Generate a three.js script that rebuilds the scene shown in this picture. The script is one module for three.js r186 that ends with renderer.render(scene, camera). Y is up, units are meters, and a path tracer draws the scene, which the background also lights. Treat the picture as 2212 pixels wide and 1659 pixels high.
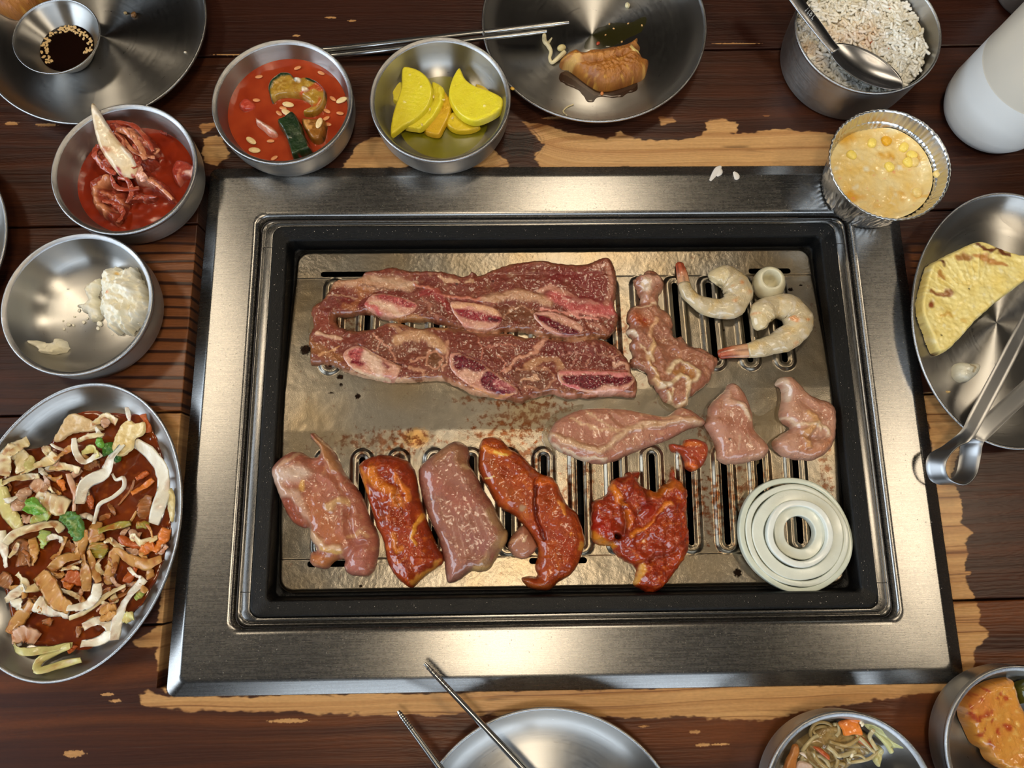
import * as THREE from 'three';
import { ImprovedNoise } from 'three/addons/math/ImprovedNoise.js';
import { mergeGeometries } from 'three/addons/utils/BufferGeometryUtils.js';
import { RectAreaLightUniformsLib } from 'three/addons/lights/RectAreaLightUniformsLib.js';

// ---------------------------------------------------------------- camera, light, exposure
const scene = new THREE.Scene();
const TABLE = 0.75;                                   // height of the table top above the floor
const FOCAL = 1540, CX = 1106, CY = 829.5;            // focal length and centre of the 2212 x 1659 frame
const camera = new THREE.PerspectiveCamera(2 * Math.atan(CY / FOCAL) * 180 / Math.PI, 2212 / 1659, 0.02, 60);
camera.position.set(-0.043, TABLE + 0.49542, 0.0922);
camera.rotation.set(-1.35281, -0.01726, -0.01013, 'XYZ');
camera.updateMatrixWorld(true);
const renderer = new THREE.WebGLRenderer({ antialias: true });
renderer.toneMapping = THREE.LinearToneMapping;
renderer.toneMappingExposure = 0.28;
renderer.shadowMap.enabled = true;
RectAreaLightUniformsLib.init();
scene.background = new THREE.Color(0.62, 0.78, 1.0);
// daylight that comes in through the window openings
function windowLight(x, y, z, w, h, tx, ty, tz, power) {
  const l = new THREE.RectAreaLight(new THREE.Color(0.75, 0.87, 1.0), power, w, h);
  l.position.set(x, y, z); l.lookAt(tx, ty, tz); scene.add(l); return l;
}
windowLight(-2.33, 1.75, 0.5, 2.2, 1.3, 0, 1.75, 0.5, 20);
windowLight(0.3, 1.75, 2.53, 2.6, 1.3, 0.3, 1.75, 0, 13);

// ---------------------------------------------------------------- small helpers
const perlin = new ImprovedNoise();
const N = (x, y, z = 0) => perlin.noise(x + 31.7, y + 17.3, z + 5.1);
const fbm = (x, y, z = 0, o = 4) => { let s = 0, a = 0.5, f = 1; for (let i = 0; i < o; i++) { s += a * N(x * f, y * f, z + i * 7.7); a *= 0.5; f *= 2.03; } return s; };
let seed = 20240611;
const rnd = (a = 0, b = 1) => { seed = (seed * 1664525 + 1013904223) >>> 0; return a + (b - a) * seed / 4294967296; };
const clamp = (x, a = 0, b = 1) => x < a ? a : x > b ? b : x;
const sst = (a, b, x) => { const t = clamp((x - a) / (b - a)); return t * t * (3 - 2 * t); };
const mix = (a, b, t) => a + (b - a) * t;
const lin = c => c <= 0.04045 ? c / 12.92 : Math.pow((c + 0.055) / 1.055, 2.4);
const rgb = (r, g, b) => [lin(r / 255), lin(g / 255), lin(b / 255)];
const mixc = (a, b, t) => [mix(a[0], b[0], t), mix(a[1], b[1], t), mix(a[2], b[2], t)];
const col = c => new THREE.Color().setRGB(c[0], c[1], c[2]);
const V = (x, y, z) => new THREE.Vector3(x, y, z);
// a point of the photograph, taken at height h above the table, as a point of the place
const camM = camera.matrixWorld.clone();
function U(px, py, h = 0) {
  const d = V((px - CX) / FOCAL, -(py - CY) / FOCAL, -1).transformDirection(camM);
  const t = (TABLE + h - camera.position.y) / d.y;
  return camera.position.clone().addScaledVector(d, t);
}
// lists read off an enlarged view: origin of the view and its scale
const Zm = (x0, y0, s) => a => { const r = []; for (let i = 0; i < a.length; i += 2) r.push([x0 + a[i] / s, y0 + a[i + 1] / s]); return r; };
const ZP = Zm(0, 0, 1), ZA = Zm(620, 520, 2.836), ZB = Zm(1320, 540, 3.3185), ZC = Zm(560, 900, 3.0722), ZD = Zm(1160, 940, 2.9892), ZE = Zm(0, 0, 3.6867),
  ZF = Zm(440, 0, 3.16), ZG = Zm(1020, 0, 3.6867), ZH = Zm(1620, 0, 3.191), ZI = Zm(0, 200, 2.552), ZJ = Zm(0, 800, 2.3696), ZK = Zm(1900, 380, 2.3686),
  ZL = Zm(1660, 1520, 6.32), ZM = Zm(2010, 1430, 7.243);

const taken = {};
const numbered = n => { taken[n] = (taken[n] || 0) + 1; return taken[n] === 1 ? n : n + '_' + String(taken[n] - 1).padStart(3, '0'); };
function tag(o, label, category, group, kind) { o.userData.label = label; if (category) o.userData.category = category; if (group) o.userData.group = group; if (kind) o.userData.kind = kind; return o; }
function thing(name, label, category, at, group) {
  const g = new THREE.Group(); g.name = numbered(name); g.position.copy(at); scene.add(g); return tag(g, label, category, group);
}
// geometry built in the place's own coordinates becomes a part of a thing
function part(name, geo, mat, parent, label) {
  const p = V(0, 0, 0); parent.updateMatrixWorld(true); parent.getWorldPosition(p);
  geo.translate(-p.x, -p.y, -p.z);
  const m = new THREE.Mesh(geo, mat); m.name = name; m.castShadow = m.receiveShadow = true; parent.add(m);
  if (label) m.userData.label = label;
  return m;
}
function solo(name, label, category, geo, mat, group, kind) {
  geo.computeBoundingBox(); const b = geo.boundingBox, c = V((b.min.x + b.max.x) / 2, b.min.y, (b.min.z + b.max.z) / 2);
  geo.translate(-c.x, -c.y, -c.z);
  const m = new THREE.Mesh(geo, mat); m.name = numbered(name); m.position.copy(c); m.castShadow = m.receiveShadow = true; scene.add(m);
  return tag(m, label, category, group, kind);
}
function structure(name, geo, mat, label) { const m = new THREE.Mesh(geo, mat); m.name = name; m.userData.kind = 'structure'; if (label) m.userData.label = label; m.castShadow = m.receiveShadow = true; scene.add(m); return m; }
function box(w, h, d, x, y, z, ry = 0) { const g = new THREE.BoxGeometry(w, h, d); if (ry) g.rotateY(ry); g.translate(x, y, z); return g; }

// ---------------------------------------------------------------- textures
function dataTex(w, h, f, srgb, repeat) {
  const a = new Uint8Array(w * h * 4);
  for (let j = 0; j < h; j++) for (let i = 0; i < w; i++) { const c = f(i, j), k = (j * w + i) * 4; a[k] = c[0] * 255; a[k + 1] = c[1] * 255; a[k + 2] = c[2] * 255; a[k + 3] = 255; }
  const t = new THREE.DataTexture(a, w, h); t.magFilter = THREE.LinearFilter; t.minFilter = THREE.LinearMipmapLinearFilter; t.generateMipmaps = true;
  t.wrapS = t.wrapT = THREE.RepeatWrapping; if (srgb) t.colorSpace = THREE.SRGBColorSpace; if (repeat) t.repeat.set(repeat[0], repeat[1]); t.needsUpdate = true; return t;
}
const unlin = c => c <= 0.0031308 ? c * 12.92 : 1.055 * Math.pow(c, 1 / 2.4) - 0.055;
// periodic value noise for tiling textures
function tileNoise(period, sd) {
  const P = []; let s = sd; for (let i = 0; i < period * period; i++) { s = (s * 1664525 + 1013904223) >>> 0; P.push(s / 4294967296); }
  return (x, y) => { const i = Math.floor(x), j = Math.floor(y), u = x - i, v = y - j, q = (a, b) => P[((b % period) + period) % period * period + ((a % period) + period) % period], f = u * u * (3 - 2 * u), g = v * v * (3 - 2 * v);
    return mix(mix(q(i, j), q(i + 1, j), f), mix(q(i, j + 1), q(i + 1, j + 1), f), g); };
}
const tE = tileNoise(16, 71), tA = tileNoise(64, 11), tB = tileNoise(128, 23), tC = tileNoise(256, 37), tD = tileNoise(512, 53);
// small wet bumps of meat: one tile is 4 cm
const wetBump = dataTex(512, 512, (i, j) => { const x = i / 512, y = j / 512; const m = tE(x * 16 + 3, y * 16), w = 0.03 * tE(x * 16, y * 16 + 5); let v = (0.15 + 0.85 * m * m) * (0.55 * tA((x + w) * 64, y * 64) + 0.2 * tB(x * 128, (y + w) * 128)) + 0.25 * Math.pow(tA(x * 64 + 40, (y - w) * 64 + 9), 4); return [v, v, v]; });
wetBump.repeat.set(17, 17);
// fine brush lines along u: one tile is 6 cm
const brushBump = dataTex(512, 512, (i, j) => { const x = i / 512, y = j / 512; const v = 0.5 * tC(x * 4, y * 256) + 0.3 * tD(x * 8, y * 512) + 0.2 * tB(x * 2, y * 128); return [v, v, v]; });
const brushRough = dataTex(512, 512, (i, j) => { const x = i / 512, y = j / 512; const v = 0.72 + 0.18 * tC(x * 4, y * 256) + 0.10 * tA(x * 64, y * 64); return [v, v, v]; });
const grit = dataTex(512, 512, (i, j) => { const x = i / 512, y = j / 512; const v = 0.5 * tB(x * 128, y * 128) + 0.5 * tC(x * 256, y * 256); return [v, v, v]; });
const gritFine = grit.clone(); gritFine.repeat.set(20, 20); gritFine.needsUpdate = true;

// ---------------------------------------------------------------- materials
const steelBase = rgb(170, 168, 164);
function steel(rough, aniso, rot, rep, tint) {
  const bm = brushBump.clone(); bm.repeat.set(rep[0], rep[1]); bm.needsUpdate = true;
  const rm = brushRough.clone(); rm.repeat.set(rep[0], rep[1]); rm.needsUpdate = true;
  return new THREE.MeshPhysicalMaterial({ color: col(tint || steelBase), metalness: 1, roughness: rough, roughnessMap: rm, bumpMap: bm, bumpScale: 0.000012, anisotropy: aniso, anisotropyRotation: rot });
}
const M = {
  spun: steel(0.37, 0.92, Math.PI / 2, [3, 1.2]),
  rim: new THREE.MeshPhysicalMaterial({ color: col(rgb(190, 190, 190)), metalness: 1, roughness: 0.24, bumpMap: gritFine, bumpScale: 0.00003 }),
  wall: steel(0.44, 0.7, Math.PI / 2, [3, 1]),
  frame: steel(0.32, 0.6, Math.PI / 2, [18, 18], rgb(142, 140, 137)),
  stick: new THREE.MeshPhysicalMaterial({ color: col(rgb(200, 200, 198)), metalness: 1, roughness: 0.2 }),
  tongs: new THREE.MeshPhysicalMaterial({ color: col(rgb(150, 150, 150)), metalness: 1, roughness: 0.34 }),
  spoon: new THREE.MeshPhysicalMaterial({ color: col(rgb(175, 176, 180)), metalness: 1, roughness: 0.24 }),
  iron: new THREE.MeshPhysicalMaterial({ color: col(rgb(13, 13, 13)), metalness: 0, roughness: 0.36, specularIntensity: 0.4, bumpMap: gritFine, bumpScale: 0.0002 }),
  soot: new THREE.MeshStandardMaterial({ color: col(rgb(12, 11, 10)), roughness: 0.9 }),
  meat: new THREE.MeshPhysicalMaterial({ vertexColors: true, roughness: 0.40, specularIntensity: 0.5, bumpMap: wetBump, bumpScale: 0.0007, clearcoat: 1, clearcoatRoughness: 0.08 }),
  moist: new THREE.MeshPhysicalMaterial({ vertexColors: true, roughness: 0.42, bumpMap: wetBump, bumpScale: 0.00035, clearcoat: 0.55, clearcoatRoughness: 0.16 }),
  leaf: new THREE.MeshPhysicalMaterial({ vertexColors: true, roughness: 0.46, bumpMap: wetBump, bumpScale: 0.0003, clearcoat: 0.35, clearcoatRoughness: 0.18 }),
  fruit: new THREE.MeshPhysicalMaterial({ vertexColors: true, roughness: 0.4, bumpMap: wetBump, bumpScale: 0.00012, clearcoat: 0.3, clearcoatRoughness: 0.25 }),
  matte: new THREE.MeshPhysicalMaterial({ vertexColors: true, roughness: 0.72, bumpMap: wetBump, bumpScale: 0.0006 }),
  crisp: new THREE.MeshPhysicalMaterial({ vertexColors: true, roughness: 0.55, bumpMap: wetBump, bumpScale: 0.0009, clearcoat: 0.25, clearcoatRoughness: 0.3 }),
  broth: new THREE.MeshPhysicalMaterial({ vertexColors: true, roughness: 0.14, clearcoat: 1, clearcoatRoughness: 0.04 }),
  plate: new THREE.MeshPhysicalMaterial({ vertexColors: true, metalness: 1, roughness: 0.29, bumpMap: gritFine, bumpScale: 0.00005 }),
  foil: new THREE.MeshPhysicalMaterial({ color: col(rgb(205, 205, 204)), metalness: 1, roughness: 0.26 }),
};

// ---------------------------------------------------------------- geometry builders
// signed distance to a closed outline, positive inside
function outlineSDF(pts) {
  const n = pts.length, X = new Float64Array(n), Y = new Float64Array(n);
  pts.forEach((p, i) => { X[i] = p[0]; Y[i] = p[1]; });
  return (x, y) => {
    let d = 1e9, s = 1;
    for (let i = 0, j = n - 1; i < n; j = i++) {
      const ex = X[j] - X[i], ey = Y[j] - Y[i], wx = x - X[i], wy = y - Y[i];
      const t = clamp((wx * ex + wy * ey) / (ex * ex + ey * ey + 1e-18)), bx = wx - ex * t, by = wy - ey * t, q = bx * bx + by * by;
      if (q < d) d = q;
      const a = y >= Y[i], b = y < Y[j], c = ex * wy > ey * wx;
      if ((a && b && c) || (!a && !b && !c)) s = -s;
    }
    return -s * Math.sqrt(d);
  };
}
const lineDist = (pts, x, y) => {
  let d = 1e9;
  for (let i = 0; i + 1 < pts.length; i++) {
    const ax = pts[i][0], ay = pts[i][1], ex = pts[i + 1][0] - ax, ey = pts[i + 1][1] - ay, wx = x - ax, wy = y - ay, t = clamp((wx * ex + wy * ey) / (ex * ex + ey * ey + 1e-18));
    const q = (wx - ex * t) ** 2 + (wy - ey * t) ** 2; if (q < d) d = q;
  }
  if (pts.length === 1) d = (x - pts[0][0]) ** 2 + (y - pts[0][1]) ** 2;
  return Math.sqrt(d);
};
function smoothClosed(p, k = 4) {
  const r = [], n = p.length;
  for (let i = 0; i < n; i++) {
    const a = p[(i + n - 1) % n], b = p[i], c = p[(i + 1) % n], d = p[(i + 2) % n];
    for (let j = 0; j < k; j++) { const t = j / k, q = m => 0.5 * (2 * b[m] + (c[m] - a[m]) * t + (2 * a[m] - 5 * b[m] + 4 * c[m] - d[m]) * t * t + (3 * b[m] - a[m] - 3 * c[m] + d[m]) * t * t * t); r.push([q(0), q(1)]); }
  }
  return r;
}
// a sheet over the region where sdf > 0: top surface, and a skirt of the given drop at its edges
function region({ sdf, x0, x1, z0, z1, cell, top, color, skirt }) {
  const nx = Math.max(2, Math.ceil((x1 - x0) / cell) + 1), nz = Math.max(2, Math.ceil((z1 - z0) / cell) + 1), D = new Float64Array(nx * nz), id = new Int32Array(nx * nz).fill(-1);
  const sx = (x1 - x0) / (nx - 1), sz = (z1 - z0) / (nz - 1), pos = [], colr = [], uv = [], idx = [];
  for (let j = 0; j < nz; j++) for (let i = 0; i < nx; i++) D[j * nx + i] = sdf(x0 + i * sx, z0 + j * sz);
  const vert = k => {
    if (id[k] >= 0) return id[k];
    let x = x0 + (k % nx) * sx, z = z0 + Math.floor(k / nx) * sz, d = D[k];
    if (d < 0) { const e = cell * 0.2; for (let it = 0; it < 4; it++) { const gx = (sdf(x + e, z) - sdf(x - e, z)) / (2 * e), gz = (sdf(x, z + e) - sdf(x, z - e)) / (2 * e), g2 = gx * gx + gz * gz + 1e-9; const st = clamp(-d / g2, -cell, cell); x += gx * st; z += gz * st; d = sdf(x, z); if (Math.abs(d) < cell * 0.02) break; } d = Math.max(0, Math.min(d, cell * 0.05)); }
    const y = top(x, z, d), c = color ? color(x, z, d, y) : null;
    pos.push(x, y, z); uv.push(x, z); if (c) colr.push(c[0], c[1], c[2]);
    return id[k] = pos.length / 3 - 1;
  };
  for (let j = 0; j + 1 < nz; j++) for (let i = 0; i + 1 < nx; i++) {
    const k = j * nx + i, a = D[k] > 0, b = D[k + 1] > 0, c = D[k + nx] > 0, e = D[k + nx + 1] > 0;
    if (!(a || b || c || e)) continue;
    const p = vert(k), q = vert(k + 1), r = vert(k + nx), s = vert(k + nx + 1);
    if ((i + j) % 2) { idx.push(p, r, q, q, r, s); } else { idx.push(p, r, s, p, s, q); }
  }
  const g = new THREE.BufferGeometry();
  if (skirt) {
    const cnt = new Map(), key = (a, b) => a < b ? a * 4194304 + b : b * 4194304 + a;
    for (let t = 0; t < idx.length; t += 3) for (let e = 0; e < 3; e++) { const a = idx[t + e], b = idx[t + (e + 1) % 3], kk = key(a, b), o = cnt.get(kk); if (o) o[2]++; else cnt.set(kk, [a, b, 1]); }
    for (const [a, b, n] of cnt.values()) if (n === 1) {
      const m = pos.length / 3;
      for (const [v, dy] of [[a, 0], [b, 0], [a, skirt], [b, skirt]]) { pos.push(pos[v * 3], pos[v * 3 + 1] - dy, pos[v * 3 + 2]); uv.push(uv[v * 2], uv[v * 2 + 1]); if (color) colr.push(colr[v * 3], colr[v * 3 + 1], colr[v * 3 + 2]); }
      idx.push(m, m + 2, m + 1, m + 1, m + 2, m + 3);
    }
  }
  g.setAttribute('position', new THREE.Float32BufferAttribute(pos, 3)); g.setAttribute('uv', new THREE.Float32BufferAttribute(uv, 2));
  if (color) g.setAttribute('color', new THREE.Float32BufferAttribute(colr, 3));
  g.setIndex(idx); g.computeVertexNormals(); return g;
}
// a piece of food: outlines from the photograph, thickness, rounded edge, lumps, coloured marks with relief
function food({ outs, hb, base, T, w = 0.004, cell = 0.0011, ragged = 0, rf = 300, lump = [0, 60], fine = [0, 300], c1, c2, cf = 90, c3, marks = [], tilt, tint = [1, 1, 1], vein, edge }) {
  const W = o => smoothClosed(o.map(p => { const q = U(p[0], p[1], hb); return [q.x, q.z]; }));
  const polys = outs.map(W), sd = polys.map(outlineSDF);
  let x0 = 1e9, x1 = -1e9, z0 = 1e9, z1 = -1e9;
  for (const p of polys) for (const q of p) { x0 = Math.min(x0, q[0]); x1 = Math.max(x1, q[0]); z0 = Math.min(z0, q[1]); z1 = Math.max(z1, q[1]); }
  const ks = 0.00031;                                       // metres to a pixel at this distance
  const mk = marks.map(m => ({ ...m, P: m.p.map(p => { const q = U(p[0], p[1], hb + T * 0.7); return [q.x, q.z]; }) })).map(m => ({ ...m, S: m.fill ? outlineSDF(smoothClosed(m.P)) : null, w: (m.w || 6) * ks, s: m.s === undefined ? 0.5 : m.s, n: m.n === undefined ? 0.4 : m.n, a: m.a === undefined ? 1 : m.a }));
  const sdf = (x, z) => { let d = -1e9; for (const f of sd) d = Math.max(d, f(x, z)); return ragged ? d + ragged * fbm(x * rf, z * rf, 3, 2) * 2 : d; };
  const B = typeof base === 'function' ? base : () => TABLE + base;
  const markAt = (m, x, z) => {
    const nn = m.n * m.w, f1 = 0.38 / m.w, f2 = 1.1 / m.w, wx = x + nn * 0.8 * N(x * f1, z * f1, 2) + nn * 0.25 * N(x * f2, z * f2, 4), wz = z + nn * 0.8 * N(x * f1, z * f1, 9) + nn * 0.25 * N(x * f2, z * f2, 11);
    const e = m.S ? -m.S(wx, wz) : lineDist(m.P, wx, wz) - m.w * 0.5;
    const soft = Math.max(m.w * m.s, 0.0002);
    return 1 - sst(-soft * 0.5, soft * 0.5, e);
  };
  const H = (x, z, d) => {
    const t = clamp(d / w), pr = Math.sqrt(Math.max(0, 1 - (1 - t) * (1 - t)));
    let y = T * pr + pr * (lump[0] * fbm(x * lump[1], z * lump[1], 1, 3) * 2 + fine[0] * fbm(x * fine[1], z * fine[1], 6, 2) * 2);
    for (const m of mk) if (m.h) y += pr * m.h * markAt(m, x, z);
    return B(x, z) + Math.max(y, 0.0002 * pr) + (tilt ? tilt(x, z) : 0);
  };
  const C = (x, z, d) => {
    let c = mixc(c1, c2, clamp(0.5 + 1.15 * fbm(x * cf, z * cf, 12, 4)));
    if (c3) c = mixc(c, c3, sst(0.1, 0.45, fbm(x * cf * 2.3, z * cf * 2.3, 25, 3)));
    if (edge) c = mixc(c, edge[0], edge[2] * sst(edge[1], edge[1] * 0.35, d + edge[1] * 1.2 * fbm(x * 150, z * 150, 61, 3)));
    if (vein) { const q = Math.abs(fbm(x * vein[1], z * vein[1], 51, 3)), pz = sst(-0.05, 0.25, fbm(x * vein[1] * 0.4, z * vein[1] * 0.4, 58, 2)); c = mixc(c, vein[0], vein[3] * pz * sst(vein[2], vein[2] * 0.25, q)); }
    for (const m of mk) if (m.c) { const q = m.a * markAt(m, x, z); if (q > 0.002) { let cc = m.c; if (m.c2) cc = mixc(m.c, m.c2, clamp(0.5 + 1.6 * fbm(x * 700, z * 700, 33, 2))); c = mixc(c, cc, q); } }
    const g = 1 + 0.10 * fbm(x * 900, z * 900, 41, 2); return [c[0] * g * tint[0], c[1] * g * tint[1], c[2] * g * tint[2]];
  };
  const geo = region({ sdf, x0: x0 - 2 * cell, x1: x1 + 2 * cell, z0: z0 - 2 * cell, z1: z1 + 2 * cell, cell, top: H, color: C });
  return { geo, at: (x, z) => { const d = sdf(x, z); return d > 0 ? H(x, z, d) : B(x, z); }, sdf };
}
// closed rings of a rounded rectangle, one after another
function rectRing(hx, hz, r, y, k = 6, cx = 0, cz = 0) {
  const p = []; const side = 14;
  const corner = (sx, sz, a0) => { for (let i = 0; i <= k; i++) { const a = a0 + i / k * Math.PI / 2; p.push([cx + sx * (hx - r) + r * Math.cos(a), y, cz + sz * (hz - r) + r * Math.sin(a)]); } };
  const run = (n, a, b) => { for (let i = 1; i < n; i++) p.push([mix(a[0], b[0], i / n), y, mix(a[2], b[2], i / n)]); };
  corner(1, 1, 0); let a = p[p.length - 1]; run(side, a, [cx - hx + r, y, cz + hz]);
  corner(-1, 1, Math.PI / 2); a = p[p.length - 1]; run(side, a, [cx - hx, y, cz - hz + r]);
  corner(-1, -1, Math.PI); a = p[p.length - 1]; run(side, a, [cx + hx - r, y, cz - hz]);
  corner(1, -1, Math.PI * 1.5); a = p[p.length - 1]; run(side, a, [cx + hx, y, cz + hz - r]);
  return p;
}
function loftRings(rings, flip) {
  const n = rings[0].length, pos = [], uv = [], idx = []; let v = 0;
  rings.forEach((R, j) => {
    if (j) v += Math.hypot(R[0][0] - rings[j - 1][0][0], R[0][1] - rings[j - 1][0][1]);
    let u = 0; for (let i = 0; i <= n; i++) { const p = R[i % n], q = R[(i + n - 1) % n]; if (i) u += Math.hypot(p[0] - q[0], p[2] - q[2]); pos.push(p[0], p[1], p[2]); uv.push(u, v); }
  });
  for (let j = 0; j + 1 < rings.length; j++) for (let i = 0; i < n; i++) { const a = j * (n + 1) + i, b = a + n + 1; if (flip) idx.push(a, b, a + 1, a + 1, b, b + 1); else idx.push(a, a + 1, b, a + 1, b + 1, b); }
  const g = new THREE.BufferGeometry(); g.setAttribute('position', new THREE.Float32BufferAttribute(pos, 3)); g.setAttribute('uv', new THREE.Float32BufferAttribute(uv, 2)); g.setIndex(idx); g.computeVertexNormals();
  // join the shading over the seam
  const nm = g.attributes.normal; for (let j = 0; j < rings.length; j++) { const a = j * (n + 1), b = a + n; const x = nm.getX(a) + nm.getX(b), y = nm.getY(a) + nm.getY(b), z = nm.getZ(a) + nm.getZ(b), l = Math.hypot(x, y, z) || 1; nm.setXYZ(a, x / l, y / l, z / l); nm.setXYZ(b, x / l, y / l, z / l); }
  return g;
}
const planar = g => { const p = g.attributes.position, u = g.attributes.uv; for (let i = 0; i < p.count; i++) u.setXY(i, p.getX(i), p.getZ(i)); return g; };
// lathe about a vertical axis; points are [radius, height]
function lathe(prof, seg, at, sx = 1, sz = 1, turn = 0) {
  const g = new THREE.LatheGeometry(prof.map(p => new THREE.Vector2(Math.max(p[0], 0.00001), p[1])), seg);
  if (sx !== 1 || sz !== 1) { g.scale(sx, 1, sz); g.computeVertexNormals(); const nm = g.attributes.normal, pn = prof.length; for (let j = 0; j < pn; j++) { const a = j, b = seg * pn + j; const x = nm.getX(a) + nm.getX(b), y = nm.getY(a) + nm.getY(b), z = nm.getZ(a) + nm.getZ(b), l = Math.hypot(x, y, z) || 1; nm.setXYZ(a, x / l, y / l, z / l); nm.setXYZ(b, x / l, y / l, z / l); } }
  if (turn) g.rotateY(turn); g.translate(at.x, at.y, at.z); return g;
}
function smoothOpen(p, k = 5) { const c = new THREE.CatmullRomCurve3(p, false, 'catmullrom', 0.5); return c.getPoints((p.length - 1) * k); }
// a tube with its own radius at every station; flat < 1 presses it flat
function tube(path, rad, seg = 8, flat = 1, cfun) {
  const n = path.length, pos = [], uv = [], cl = [], idx = []; let len = 0, up = V(0, 1, 0);
  for (let i = 0; i < n; i++) {
    const t = path[Math.min(i + 1, n - 1)].clone().sub(path[Math.max(i - 1, 0)]).normalize();
    const side = t.clone().cross(up).normalize(); const nu = side.clone().cross(t).normalize(); if (i) len += path[i].distanceTo(path[i - 1]);
    const r = rad(i / (n - 1));
    for (let j = 0; j <= seg; j++) { const a = j / seg * Math.PI * 2, p = path[i].clone().addScaledVector(side, Math.cos(a) * r).addScaledVector(nu, Math.sin(a) * r * flat); pos.push(p.x, p.y, p.z); uv.push(len, j / seg * r * 6); if (cfun) { const c = cfun(i / (n - 1), a, p); cl.push(c[0], c[1], c[2]); } }
  }
  for (let i = 0; i + 1 < n; i++) for (let j = 0; j < seg; j++) { const a = i * (seg + 1) + j, b = a + seg + 1; idx.push(a, b, a + 1, a + 1, b, b + 1); }
  for (const e of [0, n - 1]) { const m = pos.length / 3, p = path[e]; pos.push(p.x, p.y, p.z); uv.push(0, 0); if (cfun) { const c = cfun(e ? 1 : 0, 0, p); cl.push(c[0], c[1], c[2]); } for (let j = 0; j < seg; j++) { const a = e * (seg + 1) + j; if (e) idx.push(m, a + 1, a); else idx.push(m, a, a + 1); } }
  const g = new THREE.BufferGeometry(); g.setAttribute('position', new THREE.Float32BufferAttribute(pos, 3)); g.setAttribute('uv', new THREE.Float32BufferAttribute(uv, 2)); if (cfun) g.setAttribute('color', new THREE.Float32BufferAttribute(cl, 3)); g.setIndex(idx); g.computeVertexNormals(); return g;
}
function paintAll(g, c, vary = 0.12, f = 300) { const p = g.attributes.position, a = new Float32Array(p.count * 3); for (let i = 0; i < p.count; i++) { const k = 1 + vary * 2 * fbm(p.getX(i) * f, p.getZ(i) * f, p.getY(i) * f, 2); a[i * 3] = c[0] * k; a[i * 3 + 1] = c[1] * k; a[i * 3 + 2] = c[2] * k; } g.setAttribute('color', new THREE.BufferAttribute(a, 3)); return planar(g); }
function ellipsoid(at, rx, ry, rz, turn = 0, det = 2, rough = 0, rfq = 200, tiltz = 0) {
  const g = new THREE.SphereGeometry(1, 8 * det, 6 * det); const p = g.attributes.position;
  for (let i = 0; i < p.count; i++) { const k = 1 + rough * 2 * fbm(p.getX(i) * 1.7 + at.x * rfq, p.getY(i) * 1.7, p.getZ(i) * 1.7 + at.z * rfq, 3); p.setXYZ(i, p.getX(i) * rx * k, p.getY(i) * ry * k, p.getZ(i) * rz * k); }
  if (tiltz) g.rotateZ(tiltz); g.rotateY(turn); g.translate(at.x, at.y, at.z); g.computeVertexNormals(); return g;
}
// ---------------------------------------------------------------- the room
{
  const plaster = new THREE.MeshStandardMaterial({ color: col(rgb(96, 82, 70)), roughness: 0.9 }), dark = new THREE.MeshStandardMaterial({ color: col(rgb(36, 33, 31)), roughness: 0.95 }), tile = new THREE.MeshStandardMaterial({ color: col(rgb(92, 80, 70)), roughness: 0.7 });
  const wood = new THREE.MeshStandardMaterial({ color: col(rgb(60, 40, 28)), roughness: 0.6 }), glass = new THREE.MeshPhysicalMaterial({ color: 0xffffff, transmission: 1, thickness: 0, roughness: 0.02 });
  const X0 = -2.4, X1 = 2.6, Z0 = -2.6, Z1 = 2.6, HH = 2.7, t = 0.15;
  structure('floor', box(X1 - X0 + 2 * t, 0.1, Z1 - Z0 + 2 * t, (X0 + X1) / 2, -0.05, (Z0 + Z1) / 2), tile);
  structure('ceiling', box(X1 - X0 + 2 * t, 0.1, Z1 - Z0 + 2 * t, (X0 + X1) / 2, HH + 0.05, (Z0 + Z1) / 2), dark);
  structure('wall_back', box(X1 - X0 + 2 * t, HH, t, (X0 + X1) / 2, HH / 2, Z0 - t / 2), plaster);
  structure('wall_right', box(t, HH, Z1 - Z0, X1 + t / 2, HH / 2, (Z0 + Z1) / 2), plaster);
  const opening = (name, wname, along, lo, hi, at, a0, a1, y0, y1) => {
    const seg = (u0, u1, v0, v1) => along === 'z' ? box(t, v1 - v0, u1 - u0, at, (v0 + v1) / 2, (u0 + u1) / 2) : box(u1 - u0, v1 - v0, t, (u0 + u1) / 2, (v0 + v1) / 2, at);
    structure(wname, mergeGeometries([seg(lo, a0, 0, HH), seg(a1, hi, 0, HH), seg(a0, a1, 0, y0), seg(a0, a1, y1, HH)]), plaster);
    const fr = 0.05, w = structure(name, mergeGeometries([seg(a0, a0 + fr, y0, y1), seg(a1 - fr, a1, y0, y1), seg(a0, a1, y0, y0 + fr), seg(a0, a1, y1 - fr, y1)]), wood);
    const n = 3; for (let i = 0; i < n; i++) { const b0 = mix(a0 + fr, a1 - fr, i / n), b1 = mix(a0 + fr, a1 - fr, (i + 1) / n), g = along === 'z' ? box(0.006, y1 - y0 - 2 * fr, b1 - b0 - 0.03, at, (y0 + y1) / 2, (b0 + b1) / 2) : box(b1 - b0 - 0.03, y1 - y0 - 2 * fr, 0.006, (b0 + b1) / 2, (y0 + y1) / 2, at); const m = new THREE.Mesh(g, glass); m.name = 'pane'; w.add(m); }
  };
  opening('window_1', 'wall_left', 'z', Z0, Z1, X0 - t / 2, -0.6, 1.6, 1.1, 2.4);
  opening('window_2', 'wall_front', 'x', X0, X1, Z1 + t / 2, -1.0, 1.6, 1.1, 2.4);
}
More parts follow.
